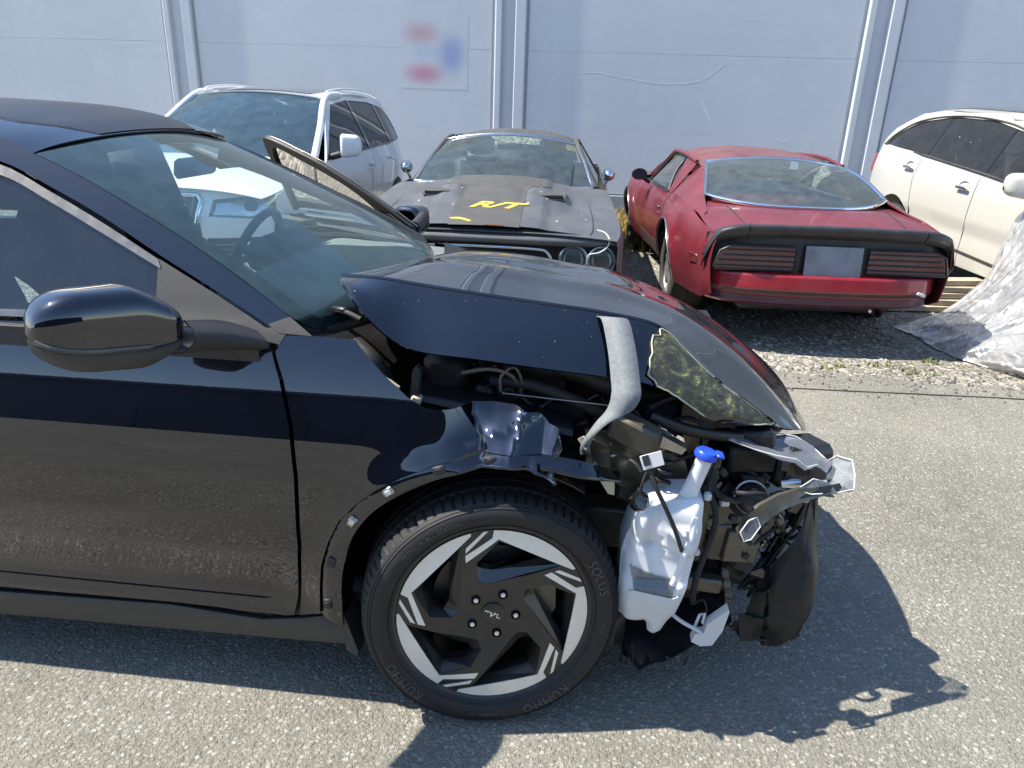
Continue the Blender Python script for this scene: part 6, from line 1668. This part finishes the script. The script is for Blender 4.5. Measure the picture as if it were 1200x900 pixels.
tube('hanging_cable', [(-.58, .72, .30), (-.62, .82, .18), (-.64, .84, .02)], .008, MATS['rust'], fb, 6)
for sg in (1, -1):
    road_wheel(fb, (RX, sg*.895, .345), sg, .345, .27, .205, 5, (MATS['old_tyre'], MATS['alloy'], MATS['print_dark']), cut=.5)
    road_wheel(fb, (FX, sg*.885, .335), sg, .335, .24, .20, 5, (MATS['old_tyre'], MATS['alloy'], MATS['print_dark']), yaw=R(-4) , cut=.5)
# ------------------------------------------------------------------ white crossover facing the viewer
q5 = empty('white_crossover', (-2.48, 7.60, .0), math.atan2(-.996, -.087))
tag(q5, 'clean white crossover with roof rails parked nose out, seen behind the black car', 'car')
WP = MATS['white_paint']
qb = Body(q5, pchip([-2.3, -2.0, -1.4, 0, 1.2, 1.7, 2.0, 2.2], [.74, .86, .94, .94, .945, .93, .87, .76]),
          pchip([.2, .35, .55, .75, .92, 1.0, 1.1, 1.2], [.06, .01, .012, .0, .004, .02, .045, .07]),
          pchip([-2.3, -1.6, 0, 1.05, 2.2], [1.20, 1.18, 1.12, 1.08, .90]), .46, .14)
qze = pchip([-2.3, 0, 1.0, 1.5, 1.9, 2.2], [1.14, 1.10, 1.06, 1.0, .93, .86])
qf = arch(1.43, .36, .40, 0, 180); qr = arch(-1.38, .36, .40, 0, 180)
qb.flank('front_fender', [(1.05, .28), (1.0, .6), (1.0, 1.06), (1.25, 1.03), (1.5, 1.0), (1.9, .93), (2.0, .90), (2.0, .40), (1.84, .32)] + qf + [(1.03, .3)], WP, res=.05)
qb.flank('front_door', [(.99, .30), (.99, 1.06), (.93, 1.085), (-.46, 1.115), (-.48, .30)], WP, res=.07)
qb.flank('rear_door', [(-.49, .30), (-.47, 1.115), (-1.36, 1.15), (-1.30, .85), (-1.05, .62), (-.97, .40), (-.95, .30)], WP, res=.07)
qb.flank('rear_quarter', [(-1.37, 1.15), (-1.31, .85), (-1.06, .66)] + arch(-1.38, .36, .40, 30, 180) + [(-1.9, .34), (-2.2, .40), (-2.28, .9), (-2.22, 1.18), (-1.8, 1.17)], WP, res=.06)
qb.flank('sill_trim', [(1.02, .22), (1.02, .31), (-.96, .31), (-.96, .22)], MATS['matte_plastic'], res=.1, thick=.01, lift=.004)
DL = [(.90, 1.095), (.55, 1.30), (.12, 1.53), (-.40, 1.575), (-1.1, 1.565), (-1.6, 1.505), (-1.88, 1.40), (-2.0, 1.26), (-1.9, 1.19), (-1.3, 1.155), (-.4, 1.125)]
gh = [(.99, 1.06), (.55, 1.36), (.15, 1.575), (-.3, 1.63), (-1.0, 1.635), (-1.6, 1.60), (-2.05, 1.50), (-2.2, 1.25), (-2.2, 1.16), (-1.37, 1.13), (.0, 1.10)]
qb.flank('window_surround', gh, WP, res=.05, thick=.02, holes=[DL])
def dlo(x0, x1):
    xs = np.linspace(x0, x1, 9)
    up = [(x, float(np.interp(-x, [-.90, -.55, -.12, .40, 1.1, 1.6, 1.88, 2.0], [1.095, 1.30, 1.53, 1.575, 1.565, 1.505, 1.40, 1.26]))) for x in xs]
    lo = [(x, float(np.interp(-x, [-.90, .4, 1.3, 1.9, 2.0], [1.095, 1.125, 1.155, 1.19, 1.26])) - .001) for x in xs[::-1]]
    return up + lo
for a, b in ((.88, -.43), (-.49, -1.28), (-1.33, -1.97)):
    qb.flank('side_window', dlo(a, b), MATS['tinted_glass'], res=.07, thick=0, lift=-.012)
for a, b in ((-.43, -.49), (-1.28, -1.33)): qb.flank('window_pillar', dlo(a, b), MATS['gloss_black'], res=.07, thick=.01, lift=-.006)
qb.flank('window_trim', [(.93, 1.083), (-.4, 1.110), (-1.3, 1.140), (-1.95, 1.175), (-1.95, 1.190), (-1.3, 1.155), (-.4, 1.125), (.93, 1.098)], MATS['satin_chrome'], res=.07, thick=.008, lift=.004)
qws = screen_fn((1.05, .80, 1.09), (.15, .615, 1.578), (.14, .03), (.10, .04), .03)
gridsurf('windshield', qws, 14, 20, MATS['audi_glass'], q5, thick=0, hint=(1, 0, 1), v=(-1, 1))
for v in ((-1, -.93), (.93, 1)): gridsurf('glass_border', lambda u, t: qws(u, t) - np.array([.004, 0, .004]), 10, 2, MATS['gloss_black'], q5, thick=0, hint=(1, 0, 1), v=v)
gridsurf('glass_border', lambda u, t: qws(u, t) - np.array([.004, 0, .004]), 2, 16, MATS['gloss_black'], q5, thick=0, hint=(1, 0, 1), u=(.94, 1), v=(-.93, .93))
for sg in (1, -1):
    tube('front_pillar', crom([(1.07, sg*.83, 1.075), (.6, sg*.735, 1.33), (.15, sg*.640, 1.578), (-.2, sg*.65, 1.615)], 6), .034, WP, q5, 8)
    tube('roof_rail', crom([(.02, sg*.60, 1.615), (-.1, sg*.605, 1.652), (-.7, sg*.62, 1.68), (-1.4, sg*.62, 1.655), (-1.75, sg*.60, 1.615)], 6), .015, WP, q5, 8)
qzr = pchip([-2.05, -1.5, -.6, .15], [1.52, 1.60, 1.635, 1.585])
def qroof(x, t):
    h = np.interp(x, [-2.05, -1.0, .15], [.60, .665, .625])
    return np.stack(np.broadcast_arrays(x + .10*(1 - t*t)*sstep(-.5, .15, x), t*h, qzr(x) + .045*(1 - t*t)), -1)
rq = gridsurf('roof', qroof, 24, 20, WP, q5, thick=.01, hint=(0, 0, 1), u=(-2.05, .16), v=(-1, 1))
gridsurf('sunroof', lambda x, t: qroof(x, t) + np.array([0, 0, .006]), 12, 12, MATS['gloss_black'], rq, thick=.004, hint=(0, 0, 1), u=(-1.3, .02), v=(-.72, .72))
gridsurf('tailgate', lambda u, t: np.stack([-2.05 - .25*u**.8 - .03*(1 - t*t), t*(.62 + .18*u), 1.52 - 1.0*u + .04*(1 - t*t)*(1 - u)], -1), 12, 12, WP, q5, thick=.01, hint=(-1, 0, 0), v=(-1, 1))
qh, qhf = qb.top('hood', .98, 2.10, lambda x: qze(x), lambda x: .07 + 0*x, WP, 26, 26, bow=.12, inset=.02, power=3.0)
# nose
def qnose(t, z):
    return np.stack(np.broadcast_arrays(2.27 - .36*np.abs(t)**2.6 - .10*sstep(.72, 1.0, z) + .02*sstep(.6, .4, z), t*.90, z), -1)
GR = [(-.36, .90), (.36, .90), (.385, .86), (.33, .50), (.27, .44), (-.27, .44), (-.33, .50), (-.385, .86)]
qn = lambda y, z: qnose(np.asarray(y)/.90, z)
HL = lambda sg: [(sg*.46, .87), (sg*.80, .905), (sg*.885, .90), (sg*.86, .80), (sg*.70, .735), (sg*.44, .755)]
FG = lambda sg: [(sg*.42, .60), (sg*.80, .60), (sg*.84, .52), (sg*.76, .43), (sg*.42, .43)]
panel('front_bumper', qn, [(-.9, .30), (.9, .30), (.9, .885), (.80, .93), (0, .955), (-.80, .93), (-.9, .885)], WP, q5, res=.04, thick=.01, holes=[GR, HL(1), HL(-1), FG(1), FG(-1)], hint=(1, 0, 0))
gback = panel('grille', lambda y, z: qn(y, z) - np.array([.05, 0, 0]), GR, MATS['print_dark'], q5, res=.08, thick=.005, hint=(1, 0, 0))
gp = [tuple(qn(np.array(y), np.array(z)) + np.array([.004, 0, 0])) for y, z in resample(GR, .06)]
tube('grille_frame', gp, .018, MATS['chrome'], gback, 8, closed=True)
for k in range(-5, 6):
    yy = k*.064; tube('grille_bar', [tuple(qn(np.array(yy*.8), np.array(.46)) - np.array([.02, 0, 0])), tuple(qn(np.array(yy), np.array(.88)) - np.array([.02, 0, 0]))], .008, MATS['satin_chrome'], gback, 6)
for k in range(4): tube('grille_emblem_ring', [tuple(qn(np.array(-.15 + .10*k + .062*math.cos(a)), np.array(.76 + .062*math.sin(a))) + np.array([.012, 0, 0])) for a in np.linspace(0, 6.283, 24, endpoint=False)], .007, MATS['chrome'], gback, 6, closed=True)
for sg in (1, -1):
    hl = panel('headlight', lambda y, z: qn(y, z) - np.array([.06, 0, 0]), HL(sg), MATS['lamp_reflector'], q5, res=.06, thick=.004, hint=(1, 0, 0))
    panel('lens', lambda y, z: qn(y, z) - np.array([.004, 0, 0]), HL(sg), MATS['lamp_glass'], hl, res=.06, thick=0, hint=(1, 0, 0))
    P = [tuple(qn(np.array(y), np.array(z)) - np.array([.02, 0, 0])) for y, z in resample(HL(sg), .05)]
    tube('running_light_strip', P, .012, MATS['xenon_blue'], hl, 6, closed=True)
    c = qn(np.array(sg*.67), np.array(.82)); T = Matrix.Translation(tuple(c - np.array([.05, 0, 0]))) @ Matrix.Rotation(R(90), 4, 'Y')
    MB().lathe([(0, .03), (.03, .022), (.042, 0), (.05, -.02), (.056, -.02), (.056, .01)], 20, T).build('projector', MATS['gloss_black'], hl)
    fg = panel('fog_grille', lambda y, z: qn(y, z) - np.array([.04, 0, 0]), FG(sg), MATS['matte_plastic'], q5, res=.08, thick=.005, hint=(1, 0, 0))
    c = qn(np.array(sg*.66), np.array(.515)) - np.array([.02, 0, 0]); T = Matrix.Translation(tuple(c)) @ Matrix.Rotation(R(90), 4, 'Y')
    MB().lathe([(.050, .0), (.062, .012), (.066, 0)], 24, T).build('fog_ring', MATS['chrome'], fg)
    MB().lathe([(0, -.01), (.05, 0)], 20, T).build('fog_lens', MATS['lamp_reflector'], fg)
    for zz in (.48, .515, .55): tube('fog_slat', [tuple(qn(np.array(sg*.43), np.array(zz)) - np.array([.01, 0, 0])), tuple(qn(np.array(sg*.58), np.array(zz)) - np.array([.012, 0, 0]))], .006, MATS['satin_chrome'], fg, 6)
    m = mirror_shell((.80, sg*.98, 1.20), (.74, sg*1.16, 1.205), (.085, .105), (.07, .085), 0, 2*math.pi)
    mo = gridsurf('door_mirror', m, 14, 24, WP, q5, thick=0, hint=None)
    tube('mirror_arm', [(.80, sg*.88, 1.10), (.80, sg*.98, 1.13)], .03, MATS['matte_plastic'], mo)
    for xx in (-.35, -1.18):
        z = .97 if xx > -.5 else .99
        box('door_handle', (xx, sg*(float(qb.y(xx, z)) + .018), z), (.17, .024, .032), MATS['white_paint'], q5, rot=(0, R(-2), 0), bev=.01)
    road_wheel(q5, (1.43, sg*.925, .36), sg, .36, .235, .235, 10, (MATS['tyre_rubber'], MATS['alloy'], MATS['print_dark']), cut=.35)
    road_wheel(q5, (-1.38, sg*.925, .36), sg, .36, .235, .235, 10, (MATS['tyre_rubber'], MATS['alloy'], MATS['print_dark']), cut=.35)
gridsurf('dashboard', lambda u, t: np.stack([1.0 - .45*u, t*.78, 1.07 + .02*(1 - t*t) - .05*u*u], -1), 6, 8, MATS['interior_dark'], q5, thick=.01, hint=(0, 0, 1), v=(-1, 1))
seats(q5, -.25, (.38, -.38), 1.02, MATS['interior_dark'], .62)
box('rear_bench', (-1.15, 0, 1.0), (.2, 1.3, .6), MATS['interior_dark'], q5, rot=(0, R(-18), 0), bev=.06)
wheel_ring('steering_wheel', q5, (.42, .38, 1.12), .19, MATS['interior_dark'])
box('rear_view_mirror', (.38, 0, 1.50), (.03, .24, .07), MATS['interior_dark'], q5, bev=.015)
box('floor_pan', (0, 0, .32), (3.9, 1.6, .08), MATS['print_dark'], q5)

# ------------------------------------------------------------------ cream wagon on the right, nose down
rc = empty('white_wagon', (5.05, 6.81, .005), rot=(0, R(2.0), R(-89.0)))
tag(rc, 'cream white wagon with dark side windows at the right, its nose under plastic sheeting', 'car')
CP = MATS['cream_paint']
rb = Body(rc, pchip([-2.55, -2.3, -1.6, 0, 1.2, 1.9, 2.4], [.72, .84, .94, .95, .95, .91, .74]),
          pchip([.18, .32, .48, .62, .70, .95, 1.03, 1.12, 1.22], [.07, .02, .012, .018, .0, .010, .022, .042, .07]),
          pchip([-2.55, -1.6, 0, 1.2, 2.4], [1.22, 1.20, 1.13, 1.06, .85]), .42, .12)
rze = pchip([-2.55, 0, 1.1, 1.7, 2.4], [1.16, 1.10, 1.04, .96, .80])
rfw = arch(1.49, .36, .40, 0, 180); rrw = arch(-1.49, .36, .40, 0, 180)
rb.flank('front_fender', [(1.0, .28), (.98, .6), (1.02, 1.04), (1.3, 1.02), (1.7, .96), (2.2, .86), (2.38, .80), (2.38, .40), (1.92, .32)] + rfw + [(1.05, .3)], CP, res=.06)
rb.flank('front_door', [(.99, .32), (.97, .6), (1.01, 1.04), (.9, 1.06), (-.10, 1.125), (-.12, .30)], CP, res=.06)
rb.flank('rear_door', [(-.13, .30), (-.11, 1.125), (-1.18, 1.185), (-1.20, .95), (-1.14, .70), (-1.07, .45), (-1.03, .30)], CP, res=.06)
rb.flank('rear_quarter', [(-1.19, 1.185), (-1.21, .95), (-1.15, .68)] + arch(-1.49, .36, .40, 35, 180) + [(-2.0, .34), (-2.45, .40), (-2.52, .9), (-2.46, 1.19), (-1.9, 1.205)], CP, res=.06)
rb.flank('side_moulding', [(-1.0, .44), (.95, .40), (.95, .425), (-1.0, .465)], MATS['rocker_plastic'], res=.1, thick=.008, lift=.004)
RDL = [(.86, 1.075), (.5, 1.30), (.10, 1.50), (-.45, 1.575), (-1.1, 1.575), (-1.65, 1.50), (-2.05, 1.345), (-2.22, 1.235), (-1.2, 1.205), (-.1, 1.145)]
rgh = [(1.0, 1.04), (.5, 1.36), (.12, 1.56), (-.4, 1.635), (-1.1, 1.64), (-1.7, 1.58), (-2.2, 1.40), (-2.42, 1.22), (-2.40, 1.18), (-1.2, 1.17), (-.1, 1.11)]
rb.flank('window_surround', rgh, CP, res=.05, thick=.02, holes=[RDL])
def rdlo(x0, x1, e=0.0):
    xs = np.linspace(x0, x1, 9)
    up = [(x, float(np.interp(-x, [-.86, -.5, -.10, .45, 1.1, 1.65, 2.05, 2.22], [1.075, 1.30, 1.50, 1.575, 1.575, 1.50, 1.345, 1.235]))) for x in xs]
    lo = [(x, float(np.interp(-x, [-.86, .1, 1.2, 2.22], [1.075, 1.145, 1.205, 1.235])) - .001) for x in xs[::-1]]
    return up + lo
for a, b in ((.84, -.08), (-.13, -1.13), (-1.19, -2.20)): rb.flank('side_window', rdlo(a, b), MATS['tinted_glass'], res=.07, thick=0, lift=-.012)
for a, b in ((-.08, -.13), (-1.13, -1.19)): rb.flank('window_pillar', rdlo(a, b), MATS['gloss_black'], res=.07, thick=.01, lift=-.008)
for sg in (-1, 1):
    up = [(x, sg*float(rb.y(x, z) + .006), z) for x, z in crom([(.86, 1.08), (.5, 1.305), (.10, 1.507), (-.45, 1.582), (-1.1, 1.582), (-1.65, 1.507), (-2.05, 1.352), (-2.22, 1.24)], 6)]
    tube('window_trim', up, .009, MATS['satin_chrome'], rc, 6)
    lo = [(x, sg*float(rb.y(x, z) + .008), z) for x, z in [(.90, 1.066), (-.1, 1.137), (-1.2, 1.197), (-2.24, 1.23)]]
    tube('belt_trim', lo, .010, MATS['satin_chrome'], rc, 6)
    for xx, z in ((-.02 - .25, .99), (-1.33, 1.06)):
        hb = MB().lathe([(0, -.02), (.05, -.018), (.062, 0)], 20, Matrix.Translation((xx, sg*(float(rb.y(xx, z)) + .002), z)) @ Matrix.Rotation(R(-90*sg), 4, 'X') @ Matrix.Scale(1.5, 4, (1, 0, 0))).build('handle_cup', MATS['cream_paint'], rc)
        box('door_handle', (xx, sg*(float(rb.y(xx, z)) + .028), z), (.19, .022, .03), MATS['chrome'], hb, bev=.01)
    m = mirror_shell((.72, sg*1.0, 1.13), (.66, sg*1.20, 1.14), (.10, .105), (.08, .085), 0, 2*math.pi)
    mo = gridsurf('door_mirror', m, 14, 24, CP, rc, thick=0)
    tube('mirror_signal', [(.76, sg*1.03, 1.105), (.735, sg*1.10, 1.105), (.66, sg*1.195, 1.11)], .018, MATS['gloss_black'], mo, 8)
    tube('mirror_arm', [(.70, sg*.88, 1.07), (.72, sg*1.0, 1.08)], .035, CP, mo)
    box('tail_light', (-2.47, sg*(float(rb.y(-2.47, 1.0)) - .02), 1.0), (.09, .06, .22), MATS['tail_red'], rc, rot=(0, R(12), sg*R(-32)), bev=.03)
    road_wheel(rc, (1.49, sg*.93, .41), sg, .36, .235, .22, 7, (MATS['tyre_rubber'], MATS['alloy'], MATS['print_dark']))
    road_wheel(rc, (-1.49, sg*.93, .31), sg, .36, .235, .22, 7, (MATS['tyre_rubber'], MATS['alloy'], MATS['print_dark']))
    tube('front_pillar', crom([(1.05, sg*.83, 1.05), (.6, sg*.74, 1.30), (.12, sg*.66, 1.565), (-.2, sg*.67, 1.61)], 6), .034, CP, rc, 8)
rzr = pchip([-2.2, -1.7, -1.1, -.4, .12], [1.44, 1.585, 1.64, 1.635, 1.565])
def rroof(x, t):
    h = np.interp(x, [-2.2, -1.1, .12], [.62, .69, .65])
    return np.stack(np.broadcast_arrays(x + .08*(1 - t*t)*sstep(-.5, .12, x) - .08*(1 - t*t)*sstep(-1.7, -2.2, x), t*h, rzr(x) + .045*(1 - t*t)), -1)
rr_ = gridsurf('roof', rroof, 24, 18, CP, rc, thick=.01, hint=(0, 0, 1), u=(-2.2, .12), v=(-1, 1))
gridsurf('sunroof', lambda x, t: rroof(x, t) + np.array([0, 0, .006]), 12, 12, MATS['gloss_black'], rr_, thick=.004, hint=(0, 0, 1), u=(-1.5, .0), v=(-.8, .8))
rws = screen_fn((1.05, .80, 1.06), (.12, .64, 1.565), (.16, .02), (.08, .045), .03)
gridsurf('windshield', rws, 10, 14, MATS['audi_glass'], rc, thick=0, hint=(1, 0, 1), v=(-1, 1))
gridsurf('tailgate', lambda u, t: np.stack([-2.2 - .32*u**.7 - .06*(1 - t*t), t*(.62 + .16*u), 1.44 - 1.0*u + .04*(1 - t*t)*(1 - u)], -1), 10, 10, CP, rc, thick=.01, hint=(-1, 0, 0), v=(-1, 1))
rb.top('hood', 1.0, 2.40, lambda x: rze(x), lambda x: .06 + 0*x, CP, 18, 16, bow=.1, inset=.01)
gridsurf('front_bumper', lambda u, t: np.stack([2.5 - .16*t*t - .03*u, t*.80, .84 - .58*u], -1), 8, 12, CP, rc, thick=.01, hint=(1, 0, 0), v=(-1, 1))
seats(rc, -.1, (.38, -.38), .98, MATS['interior_dark'], .62)
seats(rc, -1.0, (.38, -.38), 1.0, MATS['interior_dark'], .62)
box('floor_pan', (0, 0, .30), (4.2, 1.6, .08), MATS['print_dark'], rc)
V, Fc = [], []
fr_ = rb.fn(-1)
rw_fl = specks('bird_streaks', lambda x, z: fr_(x, z), (-1.9, .6), (1.2, 1.5), 12, MATS['splash_white'], rc, .004, .010, .004)

# ------------------------------------------------------------------ boards under the wagon and sheeting over its nose
simple('board_wood', (.42, .36, .27), .8, var=.25, scale=10)
for i in range(5):
    b = box('timber_board', (3.72 + .02*i*(-1)**i, 6.35 + .03*i, .035 + .052*i), (.95, .14, .045), MATS['board_wood'], None, rot=(0, 0, R(4*(-1)**i + i)), bev=.004)
    tag(b, ['lowest weathered timber board of the stack beside the wagon sill', 'second timber board from the bottom of the stack beside the wagon', 'middle timber board of the stack beside the wagon', 'second timber board from the top of the stack beside the wagon', 'topmost timber board of the stack beside the wagon'][i], 'board', 'timber boards beside the wagon')

def _plastic():
    m = bpy.data.materials.new('plastic_sheet'); m.use_nodes = True; nt = m.node_tree; nt.nodes.clear(); MATS['plastic_sheet'] = m
    out = _n(nt, 'ShaderNodeOutputMaterial')
    tr = _n(nt, 'ShaderNodeBsdfTransparent'); tr.inputs[0].default_value = (.93, .94, .95, 1)
    tl = _n(nt, 'ShaderNodeBsdfTranslucent'); tl.inputs[0].default_value = (.88, .89, .89, 1)
    df = _n(nt, 'ShaderNodeBsdfDiffuse'); df.inputs[0].default_value = (.9, .9, .9, 1)
    gl = _n(nt, 'ShaderNodeBsdfGlossy', i_Roughness=.28)
    tc = _n(nt, 'ShaderNodeTexCoord')
    no = _n(nt, 'ShaderNodeTexNoise', i_Scale=3.0, i_Detail=9.0, i_Roughness=.7, i_Distortion=.8); nt.links.new(tc.outputs['Object'], no.inputs['Vector'])
    rp = _ramp(nt, [(.25, .28), (.5, .55), (.7, .8)]); nt.links.new(no.outputs[0], rp.inputs[0])
    vo = _n(nt, 'ShaderNodeTexNoise', i_Scale=4.5, i_Detail=4.0, i_Distortion=.9); vo.noise_type = 'RIDGED_MULTIFRACTAL'; nt.links.new(tc.outputs['Object'], vo.inputs['Vector'])
    bp = _n(nt, 'ShaderNodeBump', i_Strength=.6, i_Distance=.03); nt.links.new(vo.outputs[0], bp.inputs['Height'])
    nt.links.new(bp.outputs[0], gl.inputs['Normal']); nt.links.new(bp.outputs[0], df.inputs['Normal'])
    a = _n(nt, 'ShaderNodeMixShader', i_0=.5); nt.links.new(df.outputs[0], a.inputs[1]); nt.links.new(tl.outputs[0], a.inputs[2])
    b = _n(nt, 'ShaderNodeMixShader'); nt.links.new(rp.outputs[0], b.inputs[0]); nt.links.new(tr.outputs[0], b.inputs[1]); nt.links.new(a.outputs[0], b.inputs[2])
    fr0 = _n(nt, 'ShaderNodeFresnel', i_IOR=1.6); nt.links.new(bp.outputs[0], fr0.inputs['Normal'])
    fr = _n(nt, 'ShaderNodeMath', operation='MULTIPLY_ADD', i_1=1.3, i_2=.10); fr.use_clamp = True; nt.links.new(fr0.outputs[0], fr.inputs[0])
    c = _n(nt, 'ShaderNodeMixShader'); nt.links.new(fr.outputs[0], c.inputs[0]); nt.links.new(b.outputs[0], c.inputs[1]); nt.links.new(gl.outputs[0], c.inputs[2])
    nt.links.new(c.outputs[0], out.inputs[0])
_plastic()
from mathutils import noise as mnoise
# rows run from the hood of the wagon down over its flank and out on the gravel; columns run from its door to its nose
SG = [
 [(4.75, 6.20, 1.02), (4.80, 5.80, 1.04), (4.85, 5.2, 1.00), (4.9, 4.7, .95), (4.9, 4.2, .86)],
 [(4.30, 6.15, 1.00), (4.32, 5.75, 1.02), (4.35, 5.2, 1.00), (4.40, 4.7, .93), (4.45, 4.2, .84)],
 [(4.06, 6.12, .86), (4.00, 5.70, .90), (4.00, 5.2, .90), (4.02, 4.7, .84), (4.08, 4.2, .74)],
 [(3.98, 6.08, .62), (3.88, 5.66, .66), (3.82, 5.2, .68), (3.82, 4.72, .62), (3.86, 4.2, .52)],
 [(3.88, 6.02, .36), (3.70, 5.62, .40), (3.60, 5.2, .42), (3.58, 4.75, .38), (3.62, 4.2, .32)],
 [(3.60, 5.95, .12), (3.44, 5.58, .20), (3.36, 5.15, .22), (3.34, 4.8, .20), (3.42, 4.25, .18)],
 [(3.28, 5.84, .04), (3.22, 5.52, .06), (3.17, 5.14, .08), (3.22, 4.82, .09), (3.36, 4.40, .08)],
 [(3.05, 5.73, .012), (3.10, 5.46, .014), (3.10, 5.12, .014), (3.18, 4.85, .014), (3.38, 4.60, .014)],
]
_sf = bicubic(SG)
def sheet_fn(u, v):
    P = _sf(u, v)
    u, v = np.broadcast_arrays(np.asarray(u, float), np.asarray(v, float))
    amp = .045*np.sin(np.clip(u, 0, 1)*math.pi)**.6 + .006
    f = np.zeros(u.shape); fl_ = f.ravel()
    for i, (a, b) in enumerate(zip(u.ravel(), v.ravel())):
        q = Vector((a*3.2 + 3, b*7.0 - 2 + a*2.0, .5))
        fl_[i] = (mnoise.ridged_multi_fractal(q*.8, 1.0, 2.1, 4, 1.0, 2.0) - 1.1)*.8 + .6*mnoise.noise(q*2.3)
    f = fl_.reshape(u.shape)
    P[..., 0] -= amp*f*.8; P[..., 1] -= amp*f*.35; P[..., 2] = np.maximum(P[..., 2] + amp*f*.6, .008)
    return P
sh = gridsurf('plastic_sheet', sheet_fn, 90, 80, MATS['plastic_sheet'], None, thick=0, hint=(-1, -.3, .5))
tag(sh, 'crumpled clear plastic sheeting draped over the front of the cream wagon', 'plastic sheet')
for i, (x, y, s, a) in enumerate([(3.02, 6.0, .06, .3), (3.10, 6.12, .05, 1.4), (2.95, 6.15, .045, 2.2)]):
    lf = MB(); lf.add([(x - s, y, .01), (x, y - s*.5, .05), (x + s, y, .02), (x, y + s*.5, .012)], [(0, 1, 2), (0, 2, 3)])
    o = lf.build('dead_leaf', MATS['dead_leaf'], None, smooth=False)
    tag(o, ['largest curled brown leaf on the gravel by the plastic sheeting', 'curled brown leaf nearest to the timber boards', 'smallest curled brown leaf, left of the other two by the sheeting'][i], 'leaf', 'brown leaves by the sheeting')
